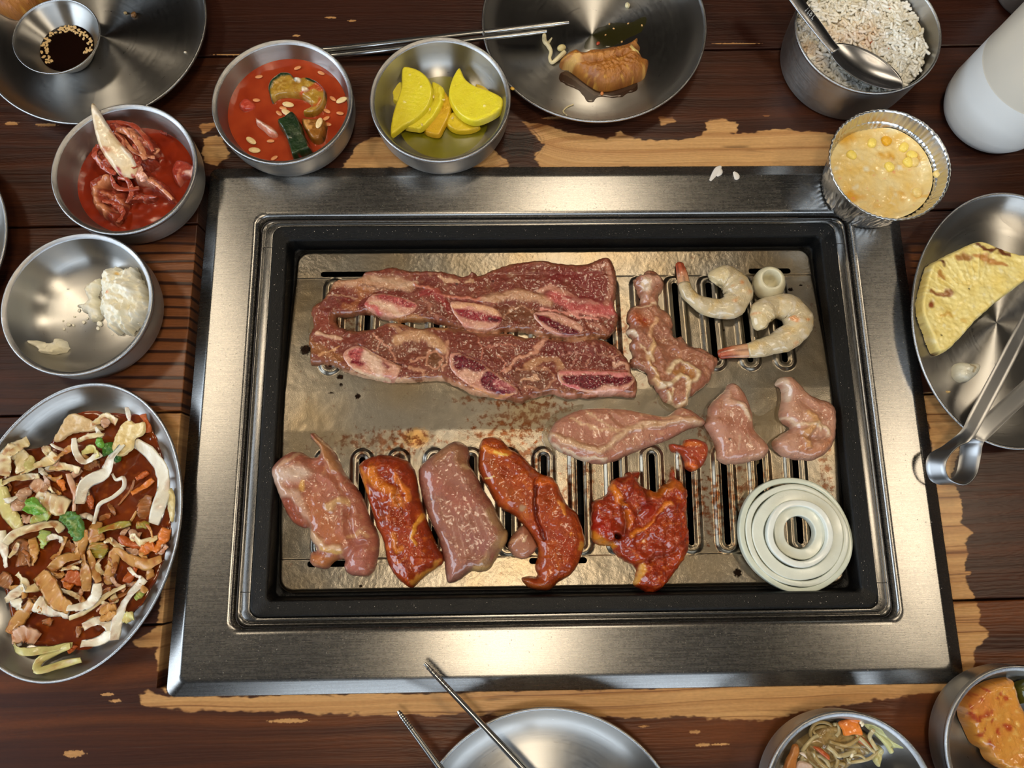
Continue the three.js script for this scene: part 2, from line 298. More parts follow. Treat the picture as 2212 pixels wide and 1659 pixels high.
// warm pendant lamps over the table
function pendant(x, y, z, power, label) {
  const at = V(x, y, z), L = thing('pendant_lamp', label, 'lamp', at);
  const shade = new THREE.MeshStandardMaterial({ color: col(rgb(40, 38, 36)), roughness: 0.5, metalness: 0.4, side: THREE.DoubleSide }), liner = new THREE.MeshStandardMaterial({ color: col(rgb(228, 220, 205)), roughness: 0.7, side: THREE.DoubleSide });
  part('shade', lathe([[0.02, 0.19], [0.045, 0.18], [0.11, 0.13], [0.20, 0.0]], 40, at), shade, L);
  part('lining', lathe([[0.20, 0.0], [0.197, 0.0], [0.107, 0.126], [0.02, 0.176]], 40, at), liner, L, 'pale inside of the shade');
  part('cord', new THREE.CylinderGeometry(0.003, 0.003, 2.7 - y - 0.185, 8).translate(x, (2.7 + y + 0.185) / 2, z), shade, L);
  const glow = new THREE.MeshStandardMaterial({ color: 0xffffff, emissive: new THREE.Color(1, 0.84, 0.62), emissiveIntensity: 4 });
  part('bulb', new THREE.SphereGeometry(0.075, 28, 20).translate(x, y + 0.03, z), glow, L, 'glowing warm globe');
  const p = new THREE.PointLight(new THREE.Color(1, 0.86, 0.66), power, 0, 2); p.position.set(x, y + 0.03, z); p.shadow.radius = 3.7; p.castShadow = true; scene.add(p);
}
pendant(-0.03, 1.98, 0.24, 4.0, 'dark conical pendant lamp hanging over the near side of the grill table');
pendant(0.16, 1.98, -0.66, 3.6, 'dark conical pendant lamp hanging past the far side of the grill table');
pendant(-0.82, 1.98, -0.38, 3.2, 'dark conical pendant lamp hanging toward the window wall');
pendant(0.98, 1.98, 0.02, 3.4, 'dark conical pendant lamp hanging toward the plain right wall');

// ---------------------------------------------------------------- the table of planks
const SLOPE = -0.0135, FRAME = { hx: 0.26, hz: 0.18674 };
{
  const EX = 0.5, TX0 = -0.46, TX1 = 0.42, TZ0 = -0.36, TZ1 = 0.28, TW = 2048, TH = 1490;   // EX: half the table's length; the rest is what the wood texture covers
  const wp = a => a.map(p => { const q = U(p[0], p[1], 0); return [q.x, q.z]; });
  const poly = a => { const P = wp(ZP(a)), f = outlineSDF(P), e = 0.009, lo = [0, 1].map(k => Math.min(...P.map(p => p[k])) - e), hi = [0, 1].map(k => Math.max(...P.map(p => p[k])) + e); return (x, z) => x < lo[0] || x > hi[0] || z < lo[1] || z > hi[1] ? -1 : f(x, z); };
  const worn = [
    poly([1128, 262, 1165, 268, 1215, 282, 1260, 292, 1310, 300, 1340, 285, 1370, 300, 1420, 305, 1470, 304, 1500, 296, 1530, 283, 1600, 290, 1680, 276, 1740, 282, 1800, 290, 1800, 362, 1170, 362, 1150, 335, 1175, 312, 1150, 290]),
    poly([768, 318, 800, 300, 850, 290, 1040, 300, 1090, 345, 1100, 362, 740, 362]), poly([440, 300, 470, 292, 500, 330, 470, 360, 440, 350]), poly([430, 270, 465, 262, 470, 276, 440, 288]),
    poly([1520, 262, 1560, 258, 1595, 268, 1590, 288, 1530, 290]), poly([1425, 255, 1452, 252, 1458, 264, 1430, 268]),
    poly([300, 1502, 320, 1492, 360, 1505, 1000, 1495, 1700, 1480, 2085, 1472, 2046, 1490, 1990, 1500, 1940, 1509, 1880, 1514, 1800, 1526, 1700, 1546, 1650, 1557, 1560, 1553, 1480, 1548, 1400, 1551, 1300, 1546, 1190, 1540, 1060, 1542, 900, 1545, 700, 1541, 500, 1537, 345, 1530, 305, 1522]),
    poly([322, 888, 415, 886, 360, 1500, 345, 1485, 340, 1400, 300, 1400, 290, 1385, 340, 1350, 352, 1240, 330, 1200, 355, 1140, 372, 1100, 340, 960]),
    poly([1995, 848, 2045, 846, 2068, 905, 2085, 930, 2050, 1040, 2072, 1060, 2080, 1100, 2076, 1130, 2100, 1150, 2088, 1165, 2086, 1255, 2102, 1285, 2112, 1300, 2116, 1345, 2133, 1365, 2124, 1385, 2108, 1400, 2106, 1440, 2090, 1478, 2075, 1470]),
  ];
  const chips = [[25, 267, 16, 5], [100, 270, 26, 4], [160, 1628, 22, 6], [232, 1500, 13, 3], [250, 1514, 12, 3], [622, 1557, 40, 4], [1390, 1569, 10, 2], [1502, 1581, 12, 3], [1520, 1609, 16, 3], [1556, 1608, 18, 2], [715, 38, 14, 3], [760, 45, 10, 3], [640, 77, 9, 3], [1960, 1210, 8, 4], [2090, 1238, 9, 4], [1210, 255, 40, 4], [480, 300, 30, 5], [1655, 250, 10, 2], [500, 118, 50, 1.6], [1590, 94, 60, 1.6]].map(([x, y, a, b]) => { const q = U(x, y, 0); return [q.x, q.z, a * 0.00033, b * 0.00033]; });
  const knot = U(1120, 311, 0);
  const cDark = rgb(40, 18, 10), cDark2 = rgb(64, 31, 14), cBlack = rgb(18, 9, 7), cTan = rgb(190, 148, 96), cTan2 = rgb(148, 100, 56), cLine = rgb(88, 48, 22), cBare = rgb(118, 70, 36), cRidge = rgb(44, 21, 12);
  const grainH = new Float32Array(TW * TH);
  const woodTex = dataTex(TW, TH, (i, j) => {
    const x = mix(TX0, TX1, (i + 0.5) / TW), z = mix(TZ0, TZ1, (j + 0.5) / TH), zz = z - SLOPE * (x + 0.26); if (x > -0.262 && x < 0.25 && z > -0.176 && z < 0.176) return [0.2, 0.1, 0.05];
    const row = Math.floor((zz + 0.426) / 0.142), off = row * 3.7;
    const kd = Math.hypot(x - knot.x, (z - knot.z) * 1.15), kn = Math.exp(-((kd / 0.03) ** 2));
    const warp = 0.010 * fbm(x * 3.2 + off, zz * 14, row, 3) + 0.004 * fbm(x * 9, zz * 40 + off, row, 2) + kn * 0.012 * Math.sign(z - knot.z + 1e-6);
    const g = zz + warp, band = fbm(x * 0.6 + off, g * 150, row * 2, 3), thin = fbm(x * 2.5, g * 700 + off, row, 2), fibre = N(x * 60, g * 4200, row);
    const dn = 55 + 40 * N(x * 0.5, row * 3.3, 4), rings = 0.5 + 0.5 * Math.sin(g * dn * 22 + 3 * fbm(x * 2, g * 30, 8, 2) + off);
    let wm = 0; const rx = 0.0016 * fbm(x * 120, z * 300, 3, 3) * 2 + 0.0032 * fbm(x * 34, z * 90, 7, 2);
    for (const f of worn) { const e = f(x, z); if (e > -0.008) wm = Math.max(wm, sst(-0.0006, 0.0008, e + rx)); }
    if (wm > 0) wm *= 1 - 0.55 * sst(0.22, 0.36, fbm(x * 14 + off, g * 110, 44, 3)) * sst(0.3, 0.1, rings * 0.3);
    for (const [cx, cz, a, b] of chips) { const e = ((x - cx) / a) ** 2 + ((z - cz) / b) ** 2; if (e < 2.5) wm = Math.max(wm, sst(1.15, 0.75, e + 1.6 * fbm(x * 500, z * 700, 5, 2))); }
    // bare, brushed wood with raised rings, stained but without varnish, beside the left rim of the grill
    const bare = sst(-0.33, -0.30, x + 0.006 * fbm(x * 40, z * 40, 2, 2)) * sst(-0.25, -0.262, x) * sst(-0.135, -0.12, z) * sst(0.006, -0.002, zz) + sst(0.262, 0.268, x) * sst(0.31, 0.285, x) * sst(-0.13, -0.11, z) * sst(0.0, -0.01, zz) * 0.8;
    let c = mixc(cDark, cDark2, clamp(0.42 + 1.3 * band + 0.5 * thin)); c = mixc(c, cBlack, sst(0.12, 0.4, fbm(x * 1.7 + 9, g * 95, row + 5, 3)) * 0.7);
    if (zz > 0.142) c = mixc(c, rgb(106, 56, 20), 0.55 * sst(-0.25, 0.25, fbm(x * 1.4 + 2, g * 60, 18, 3)));
    if (zz < -0.284) c = mixc(c, rgb(40, 16, 11), 0.6);
    c = mixc(c, cBare, 0.75 * bare * (1 - sst(0.80, 0.97, rings))); c = mixc(c, cRidge, bare * sst(0.78, 0.97, rings));
    let t = mixc(cTan, cTan2, clamp(0.36 + 1.4 * band + 0.5 * thin)); t = mixc(t, cLine, sst(0.20, 0.42, thin + 0.7 * band) * 0.75);
    c = mixc(c, t, wm);
    c = mixc(c, rgb(30, 19, 15), sst(0.014, 0.0105, kd + 0.002 * fbm(x * 200, z * 200, 1, 2)) * 0.95); if (kd < 0.03) c = mixc(c, rgb(52, 26, 14), 0.7 * sst(0.024, 0.014, kd) * sst(-0.1, 0.3, N(kd * 900, Math.atan2(z - knot.z, x - knot.x) * 3)));
    const k = 1 + 0.16 * fibre + 0.10 * N(x * 400, z * 900, 3);
    grainH[j * TW + i] = clamp(0.5 + 0.22 * thin + 0.1 * fibre + 0.25 * band - bare * 0.35 * sst(0.6, 0.97, rings) - 0.10 * wm);
    return [unlin(clamp(c[0] * k)), unlin(clamp(c[1] * k)), unlin(clamp(c[2] * k))];
  }, true);
  const mirror = t => { t.wrapS = t.wrapT = THREE.MirroredRepeatWrapping; return t; }; mirror(woodTex);
  const woodBump = dataTex(TW, TH, (i, j) => { const v = grainH[j * TW + i]; return [v, v, v]; });
  mirror(woodBump);
  const varnish = new THREE.MeshPhysicalMaterial({ map: woodTex, bumpMap: woodBump, bumpScale: 0.0010, roughness: 0.42, specularIntensity: 0.5, clearcoat: 0.06, clearcoatRoughness: 0.2 });
  const under = new THREE.MeshStandardMaterial({ color: col(rgb(46, 28, 18)), roughness: 0.8 });
  const T = thing('table', 'dark stained wooden plank table worn to bare wood around the grill', 'table', V(0, 0, 0));
  const line = (z, x) => z + SLOPE * (x + 0.26), gap = 0.0007;
  function plank(pts) {
    const s = new THREE.Shape(pts.map(p => new THREE.Vector2(p[0], -p[1])));
    const g = new THREE.ExtrudeGeometry(s, { depth: 0.034, bevelEnabled: true, bevelThickness: 0.001, bevelSize: 0.0008, bevelOffset: -0.0008, bevelSegments: 2 });
    g.rotateX(-Math.PI / 2); g.translate(0, TABLE - 0.035, 0);
    const p = g.attributes.position, uv = g.attributes.uv; for (let i = 0; i < p.count; i++) uv.setXY(i, (p.getX(i) - TX0) / (TX1 - TX0), (p.getZ(i) - TZ0) / (TZ1 - TZ0));
    part('plank', g, varnish, T);
  }
  const hl = -0.2665, hr = 0.255, ht = -0.181, hb = 0.181, rows = [-0.39, -0.284, -0.142, 0.0, 0.142, 0.284, 0.39];
  for (let r = 0; r < 6; r++) {
    const a = rows[r] + gap, b = rows[r + 1] - gap, q = (x, z) => [x, r === 0 && z === a ? a : r === 5 && z === b ? b : line(z, x)];
    if (r === 0 || r === 5) plank([q(-EX, a), q(EX, a), q(EX, b), q(-EX, b)]);
    else if (r === 1) plank([q(-EX, a), q(EX, a), q(EX, b), q(hr, b), [hr, ht], [hl, ht], q(hl, b), q(-EX, b)]);
    else if (r === 4) plank([q(-EX, a), q(hl, a), [hl, hb], [hr, hb], q(hr, a), q(EX, a), q(EX, b), q(-EX, b)]);
    else { plank([q(-EX, a), q(hl, a), q(hl, b), q(-EX, b)]); plank([q(hr, a), q(EX, a), q(EX, b), q(hr, b)]); }
  }
  for (const [w, d, x, z] of [[0.9, 0.03, 0, -0.34], [0.9, 0.03, 0, 0.34], [0.03, 0.65, -0.44, 0], [0.03, 0.65, 0.44, 0]]) part('apron', box(w, 0.09, d, x, TABLE - 0.081, z), under, T);
  for (const sx of [-1, 1]) for (const sz of [-1, 1]) part('leg', box(0.07, TABLE - 0.036, 0.07, sx * 0.44, (TABLE - 0.036) / 2, sz * 0.34), under, T);
}

// ---------------------------------------------------------------- the grill set into the table
const Y = h => TABLE + h;
const BOX = { hx: 0.2095, hz: 0.1385 };
const plateH = (x, z) => {           // top of the slotted plate: flat lands, then two slopes up to a level crest
  const a = Math.abs(z); let h = a > 0.102 ? -0.0098 : mix(-0.0042, -0.0105, clamp((a - 0.014) / 0.088)); h = mix(h, -0.0098, sst(0.1015, 0.1030, a)); return Y(h);
};
const restH = (x, z) => plateH(x, z) + 0.0002;
const slots = [];
for (let k = -7; k < 7; k++) for (const s of [-1, 1]) slots.push([(k + 0.5) * 0.0254, s * 0.0645, 0.0022, 0.0318]);
const longSlots = []; for (const s of [-1, 1]) for (const [a, b] of [[-0.176, -0.128], [-0.024, 0.016], [0.146, 0.178]]) longSlots.push([(a + b) / 2, s * 0.1052, (b - a) / 2, 0.0021]);
{
  const { hx, hz } = FRAME;
  const F = thing('grill_surround', 'brushed stainless steel surround of the table grill', 'grill surround', V(0, Y(0), 0));
  part('flange', planar(loftRings([
    rectRing(hx, hz, 0.006, Y(-0.0005)), rectRing(hx, hz, 0.006, Y(0.0006)), rectRing(hx - 0.0006, hz - 0.0006, 0.006, Y(0.0012)), rectRing(hx - 0.0085, hz - 0.0085, 0.005, Y(0.0045)), rectRing(hx - 0.0095, hz - 0.0095, 0.005, Y(0.0050)), rectRing(hx - 0.011, hz - 0.011, 0.005, Y(0.0052)),
    rectRing(hx - 0.02, hz - 0.02, 0.006, Y(0.0052)), rectRing(0.2235, 0.1490, 0.009, Y(0.0052)), rectRing(0.2218, 0.1473, 0.008, Y(0.0050)), rectRing(0.2206, 0.1461, 0.008, Y(0.0042)), rectRing(0.2200, 0.1455, 0.008, Y(0.003)), rectRing(0.2197, 0.1452, 0.008, Y(-0.002))], true)), M.frame, F);
  part('lip', loftRings([rectRing(0.2197, 0.1452, 0.008, Y(-0.003)), rectRing(0.2183, 0.1438, 0.008, Y(-0.0005)), rectRing(0.2172, 0.1428, 0.008, Y(0.0004)), rectRing(0.2166, 0.1423, 0.008, Y(-0.0016)), rectRing(0.2160, 0.1418, 0.008, Y(-0.0016)), rectRing(0.2154, 0.1414, 0.008, Y(0.0006)), rectRing(0.2104, 0.1394, 0.0075, Y(0.0006)), rectRing(0.2098, 0.1388, 0.0075, Y(0.0)), rectRing(0.2098, 0.1388, 0.0075, Y(-0.02))], true), M.frame, F);
  const seam = new THREE.MeshStandardMaterial({ color: col(rgb(26, 23, 20)), roughness: 0.7 });
  for (const sx of [-1, 1]) for (const sz of [-1, 1]) part('seam', box(0.0066, 0.0008, 0.0005, sx * 0.2132, Y(0.00035), sz * 0.1225), seam, F, 'dark joint between two strips of the lip');
  // cast iron box
  const I = thing('iron_grill_frame', 'black greasy cast iron frame around the slotted grill plate', 'grill frame', V(0, Y(-0.045), 0));
  const g = loftRings([rectRing(0.2092, 0.1382, 0.007, Y(-0.044)), rectRing(0.2092, 0.1382, 0.007, Y(0.0018)), rectRing(0.2085, 0.1375, 0.007, Y(0.0028)), rectRing(0.2070, 0.1360, 0.006, Y(0.0030)), rectRing(0.2000, 0.1292, 0.004, Y(0.0028)), rectRing(0.1986, 0.1279, 0.004, Y(0.0022)), rectRing(0.1980, 0.1273, 0.004, Y(0.0)), rectRing(0.1978, 0.1268, 0.004, Y(-0.012)), rectRing(0.1970, 0.1262, 0.004, Y(-0.0145)), rectRing(0.190, 0.119, 0.004, Y(-0.0150)), rectRing(0.188, 0.117, 0.004, Y(-0.044))], true);
  part('rim', g, M.iron, I);
  part('firebox', mergeGeometries([box(0.40, 0.003, 0.27, 0, Y(-0.045), 0), ...[-1, 1].flatMap(s => [box(0.36, 0.012, 0.016, 0, Y(-0.036), s * 0.065)])]), M.soot, I, 'sooty burner tray under the plate');
  // slotted plate
  const rect = (x, z, a, b, r) => { const qx = Math.abs(x) - a + r, qz = Math.abs(z) - b + r; return r - Math.hypot(Math.max(qx, 0), Math.max(qz, 0)) - Math.min(Math.max(qx, qz), 0); };
  const slotD = (x, z) => { let d = 1e9; for (const s of slots) { if (Math.abs(x - s[0]) > 0.012) continue; d = Math.min(d, -rect(x - s[0], z - s[1], s[2], s[3], s[2])); } return d; };
  const longD = (x, z) => { let d = 1e9; for (const s of longSlots) { if (Math.abs(z - s[1]) > 0.008) continue; d = Math.min(d, -rect(x - s[0], z - s[1], s[2], s[3], s[3])); } return d; };
  const stain = (cx, cy, a, b) => { const q = U(cx, cy, -0.006); return [q.x, q.z, a * 0.00033, b * 0.00033]; };
  const burnt = [stain(1150, 905, 120, 42), stain(830, 955, 130, 28), stain(1100, 935, 90, 26), stain(1130, 985, 70, 30), stain(1080, 865, 110, 14), stain(1560, 930, 60, 60), stain(1480, 1060, 60, 60), stain(1600, 1060, 90, 50), stain(1550, 1110, 60, 60), stain(1150, 1050, 50, 60), stain(1250, 1050, 40, 70), stain(880, 960, 40, 30), stain(740, 700, 40, 30), stain(1340, 720, 20, 70), stain(1780, 1000, 16, 80)];
  const gold = [stain(900, 945, 30, 22)];
  const specks = [stain(774, 857, 7, 6), stain(738, 832, 4, 4), stain(716, 850, 6, 2), stain(660, 755, 13, 12), stain(735, 815, 8, 6), stain(1597, 1238, 9, 9), stain(777, 1267, 4, 4), stain(1735, 612, 4, 3), stain(1712, 622, 6, 5), stain(1565, 712, 3, 3)];
  const cSt = rgb(132, 127, 118), cWarm = rgb(136, 120, 94), cBr = rgb(92, 52, 26), cBk = rgb(28, 20, 16), cGo = rgb(176, 128, 44);
  const P = solo('grill_plate', 'slotted stainless steel grill plate with brown burnt grease patches', 'grill plate', region({
    sdf: (x, z) => Math.min(rect(x, z, 0.1945 + 0.0035 * (1 - (z / 0.124) ** 2), 0.1238, 0.0095), slotD(x, z), longD(x, z)), x0: -0.2, x1: 0.2, z0: -0.1245, z1: 0.1245, cell: 0.0006, skirt: 0.0016,
    top: (x, z) => { const d = slotD(x, z); let y = plateH(x, z); if (d < 0.02) { y += 0.0019 * (sst(0.0, 0.0024, d) * 0.55 + 0.45) * sst(0.0068, 0.0036, d); } const e = rect(x, z, 0.1945 + 0.0035 * (1 - (z / 0.124) ** 2), 0.1238, 0.0095); y -= 0.0012 * sst(0.0022, 0, e); y += 0.00022 * fbm(x * 90, z * 90, 1, 3) + 0.00012 * fbm(x * 420, z * 420, 2, 2) * sst(0.100, 0.104, Math.abs(z)); return y; },
    color: (x, z) => {
      let c = mixc(cSt, cWarm, clamp(0.35 + 1.3 * fbm(x * 22, z * 22, 5, 3))); const n1 = fbm(x * 230, z * 230, 7, 5), n2 = fbm(x * 900, z * 900, 9, 2);
      for (const [a, b, r, s] of gold) { const e = ((x - a) / r) ** 2 + ((z - b) / s) ** 2; if (e < 2) c = mixc(c, cGo, 0.6 * sst(1.3, 0.2, e + 1.1 * n1)); }
      for (const [a, b, r, s] of burnt) { const e = ((x - a) / r) ** 2 + ((z - b) / s) ** 2; if (e < 1.8) c = mixc(c, cBr, 0.8 * sst(-0.02, 0.34, n1 + 0.5 * n2 + 0.20 - 0.24 * e)); }
      for (const [a, b, r, s] of specks) { const e = ((x - a) / r) ** 2 + ((z - b) / s) ** 2; if (e < 2) c = mixc(c, cBk, sst(1.1, 0.7, e + 1.3 * n2)); }
      c = mixc(c, cBr, 0.5 * sst(0.30, 0.45, n1 + 0.3 * n2)); c = mixc(c, cBk, 0.5 * sst(0.26, 0.36, n2 + 0.25 * n1) * sst(0.05, 0.3, fbm(x * 40, z * 40, 15, 2)));
      return c;
    } }), M.plate);
  P.userData.label = 'slotted stainless steel grill plate with brown burnt grease patches';
}
// fat spatter on the surround and the iron rim
{
  const pts = []; const onFrame = (x, z) => (Math.abs(x) > 0.224 || Math.abs(z) > 0.149) && Math.abs(x) < 0.252 && Math.abs(z) < 0.178, onIron = (x, z) => (Math.abs(x) > 0.2 || Math.abs(z) > 0.129) && Math.abs(x) < 0.2065 && Math.abs(z) < 0.1355;
  while (pts.length < 4200) { const x = rnd(-0.255, 0.255), z = rnd(-0.182, 0.182), f = onFrame(x, z), i = onIron(x, z); if (!f && !(i && rnd() < 0.4)) continue; const near = Math.exp(-Math.max(Math.abs(x) - 0.22, Math.abs(z) - 0.146, 0) / 0.012), side = Math.abs(z) > 0.146 ? 1 : 0.35; if (f && rnd() > near * side + 0.06) continue; pts.push([x, f ? 0.0053 : 0.0030, z, 0.00009 + 0.00024 * Math.pow(rnd(), 5)]); }
  const drop = new THREE.SphereGeometry(1, 6, 4, 0, Math.PI * 2, 0, Math.PI / 2), mat = new THREE.MeshPhysicalMaterial({ color: col(rgb(160, 152, 138)), roughness: 0.12, clearcoat: 1, clearcoatRoughness: 0.05 });
  const im = new THREE.InstancedMesh(drop, mat, pts.length), m = new THREE.Matrix4();
  pts.forEach((p, k) => { m.makeScale(p[3], p[3] * 0.55, p[3] * rnd(0.8, 1.4)); m.setPosition(p[0], Y(p[1]) - Y(0), p[2]); im.setMatrixAt(k, m); });
  im.name = 'grease_spatter'; im.position.set(0, Y(0), 0); im.castShadow = im.receiveShadow = true; tag(im, 'fine droplets of grease spattered over the steel surround', 'grease', null, 'stuff'); scene.add(im);
}
// ---------------------------------------------------------------- steel bowls, plates and cups
const profAt = (prof, r) => { for (let i = prof.length - 1; i > 0; i--) { const a = prof[i], b = prof[i - 1]; if (r >= a[0] && r <= b[0]) return mix(a[1], b[1], (r - a[0]) / (b[0] - a[0] + 1e-9)); } return prof[0][1]; };
function bowl(x, z, R, label) {
  const h = 0.03, at = V(x, Y(0), z), B = thing('steel_bowl', label, 'bowl', at);
  part('wall', lathe([[0, 0.0012], [0.76 * R, 0.001], [0.80 * R, 0.0002], [0.86 * R, 0.0012], [0.925 * R, 0.0055], [0.965 * R, 0.012], [0.982 * R, 0.019], [0.985 * R, h - 0.004]], 96, at), M.wall, B);
  part('rim', lathe([[0.985 * R, h - 0.004], [0.998 * R, h - 0.0028], [R, h - 0.0014], [0.992 * R, h - 0.0003], [0.978 * R, h], [0.945 * R, h - 0.0007], [0.928 * R, h - 0.0018]], 96, at), M.rim, B);
  const inner = [[0.928 * R, h - 0.0018], [0.915 * R, h - 0.0042], [0.885 * R, h - 0.0105], [0.84 * R, 0.0135], [0.77 * R, 0.0088], [0.66 * R, 0.0058], [0.5 * R, 0.0040], [0.3 * R, 0.0032], [0, 0.003]];
  part('inside', lathe(inner, 96, at), M.spun, B);
  return { x, z, R, h, floor: (px, pz) => Y(0) + profAt(inner, Math.min(Math.hypot(px - x, pz - z), 0.925 * R)), radiusAt: hh => { for (let r = 0.1; r < 0.93; r += 0.002) if (profAt(inner, r * R) > hh) return r * R; return 0.92 * R; } };
}
function steelPlate(x, z, a, b, turn, label) {
  const h = 0.018, at = V(x, Y(0), z), B = thing(a === b ? 'steel_plate' : 'oval_steel_plate', label, 'plate', at);
  const inner = [[0.972, 0.0158], [0.955, 0.0134], [0.92, 0.0090], [0.87, 0.0056], [0.80, 0.0036], [0.72, 0.0026], [0.5, 0.0020], [0.25, 0.0018], [0.1, 0.0017], [0, 0.0017]];
  const sc = p => p.map(q => [q[0] * a, q[1]]);
  part('dish', lathe([...sc([[0, 0.0004], [0.70, 0.0003], [0.80, 0.0018], [0.90, 0.0068], [0.955, 0.0120]])], 112, at, b / a === 1 ? 1 : b / a, 1, turn), M.wall, B);
  part('face', lathe(sc(inner), 112, at, b / a === 1 ? 1 : b / a, 1, turn), M.spun, B);
  part('rim', lathe(sc([[0.955, 0.0120], [0.985, 0.0146], [0.998, 0.0160], [1.0, 0.0170], [0.994, 0.0178], [0.984, 0.0178], [0.976, 0.0169], [0.972, 0.0158]]), 112, at, b / a === 1 ? 1 : b / a, 1, turn), M.rim, B);
  const ct = Math.cos(turn), st = Math.sin(turn);
  return { x, z, floor: (px, pz) => { const dx = px - x, dz = pz - z, u = (dx * ct - dz * st) / b, v = (dx * st + dz * ct) / a; return Y(0) + profAt(inner, Math.min(Math.hypot(u, v), 0.97)); } };
}
const bKim = bowl(-0.3085, -0.1713, 0.0514, 'round steel bowl holding red kimchi leaves in red brine');
const bPot = bowl(-0.3298, -0.0705, 0.0512, 'round steel bowl holding a lump of white potato salad');
const bCuc = bowl(-0.1995, -0.2248, 0.0515, 'round steel bowl of red broth with cucumber slices');
const bYel = bowl(-0.0844, -0.2263, 0.0518, 'round steel bowl of yellow pickled radish slices');
const bJap = bowl(0.1644, 0.2482, 0.0524, 'round steel bowl of glass noodles with carrot');
const bEgg = bowl(0.2759, 0.2223, 0.0512, 'round steel bowl with a golden braised cake with red flecks');
const pTL = steelPlate(-0.3527, -0.3009, 0.0872, 0.0872, 0, 'round steel plate carrying the small cup of soy sauce');
const pTC = steelPlate(0.0334, -0.3015, 0.0876, 0.0876, 0, 'round steel plate with one fried dumpling and chopsticks');
const pBt = steelPlate(-0.0162, 0.2797, 0.0866, 0.0866, 0, 'empty round steel plate under a pair of ringed chopsticks');
const eLf = U(12, 525, 0.018), pLf = steelPlate(eLf.x - 0.0872, eLf.z, 0.0872, 0.0872, 0, 'steel plate left of the potato salad bowl, only its rim showing');
const pSl = steelPlate(-0.3233, 0.0785, 0.0964, 0.0707, -0.1, 'oval steel plate heaped with saucy cabbage slaw');
const pPi = steelPlate(0.3205, -0.0595, 0.0964, 0.0707, -0.209, 'oval steel plate with grilled pineapple and a garlic clove');
// liquids
function pool(name, label, cat, geo, c, opt = {}) { const m = solo(name, label, cat, geo, opt.mat || new THREE.MeshPhysicalMaterial({ color: col(c), roughness: 0.12, clearcoat: 1, clearcoatRoughness: 0.04, ...opt })); return m; }
function liquidDisc(b, h, amp = 0.00025, c1, c2) {
  const r = b.radiusAt(h) + 0.0004; return region({ sdf: (x, z) => r - Math.hypot(x - b.x, z - b.z), x0: b.x - r, x1: b.x + r, z0: b.z - r, z1: b.z + r, cell: 0.0016, top: (x, z, d) => Y(h) + amp * 2 * fbm(x * 160, z * 160, 4, 2) * sst(0, 0.004, d), color: (x, z) => mixc(c1, c2, clamp(0.5 + 1.3 * fbm(x * 70, z * 70, 3, 4))) });
}
solo('kimchi_brine', 'red brine pooled in the kimchi bowl', 'brine', liquidDisc(bKim, 0.0125, 0.0003, rgb(140, 44, 18), rgb(108, 28, 12)), M.broth);
solo('red_broth', 'orange red broth around the cucumber slices', 'broth', liquidDisc(bCuc, 0.0165, 0.0003, rgb(164, 66, 34), rgb(142, 48, 24)), M.broth);
solo('radish_brine', 'thin yellow brine under the radish slices', 'brine', liquidDisc(bYel, 0.0062, 0.0001, rgb(170, 165, 20), rgb(160, 150, 20)), new THREE.MeshPhysicalMaterial({ vertexColors: true, roughness: 0.08, transparent: true, opacity: 0.42 }));

// ---------------------------------------------------------------- soy sauce cup with sesame
{
  const cr = U(121, 77, 0.0245), at = V(cr.x, Y(0.0018), cr.z), R = 0.0324, h = 0.0227, C = thing('sauce_cup', 'small tapered steel cup of soy sauce with sesame seeds', 'cup', at);
  part('wall', lathe([[0, 0.001], [0.44 * R, 0.0008], [0.47 * R, 0.0003], [0.50 * R, 0.0014], [0.70 * R, 0.0095], [0.955 * R, h - 0.0028], [0.985 * R, h - 0.0018]], 72, at), M.wall, C);
  part('rim', lathe([[0.985 * R, h - 0.0018], [R, h - 0.001], [0.995 * R, h], [0.975 * R, h], [0.962 * R, h - 0.0012]], 72, at), M.rim, C);
  const inner = [[0.962 * R, h - 0.0012], [0.93 * R, h - 0.0034], [0.68 * R, 0.0105], [0.47 * R, 0.0028], [0.4 * R, 0.0018], [0, 0.0016]];
  part('inside', lathe(inner, 72, at), M.spun, C);
  const lv = 0.0086, lr = 0.628 * R;
  solo('soy_sauce', 'near black soy sauce in the small cup', 'sauce', new THREE.CylinderGeometry(lr, lr, 0.0008, 48).translate(at.x, at.y + lv, at.z), new THREE.MeshPhysicalMaterial({ color: col(rgb(20, 8, 4)), roughness: 0.06, clearcoat: 1, clearcoatRoughness: 0.02 }));
  const seedGeo = paintAll(ellipsoid(V(0, 0, 0), 0.0014, 0.0005, 0.00085), rgb(206, 172, 116), 0.1), proto = new THREE.Mesh(seedGeo, M.moist);
  let n = 0; for (let k = 0; k < 400 && n < 95; k++) {
    const a = rnd(2.2, 6.6), r = lr * (1 - 0.26 * Math.pow(rnd(), 1.2)) - 0.0011; if (a < 2.2) continue;
    const s = proto.clone(); s.name = numbered('sesame_seed'); s.position.set(at.x + r * Math.cos(a), at.y + lv + 0.0007, at.z + r * Math.sin(a)); s.rotation.y = rnd(0, 6.28); s.scale.setScalar(rnd(0.85, 1.1)); s.castShadow = true;
    tag(s, 'pale sesame seed floating at the edge of the soy sauce', 'sesame seed', 'sesame seeds in the soy sauce'); scene.add(s); n++;
  }
}
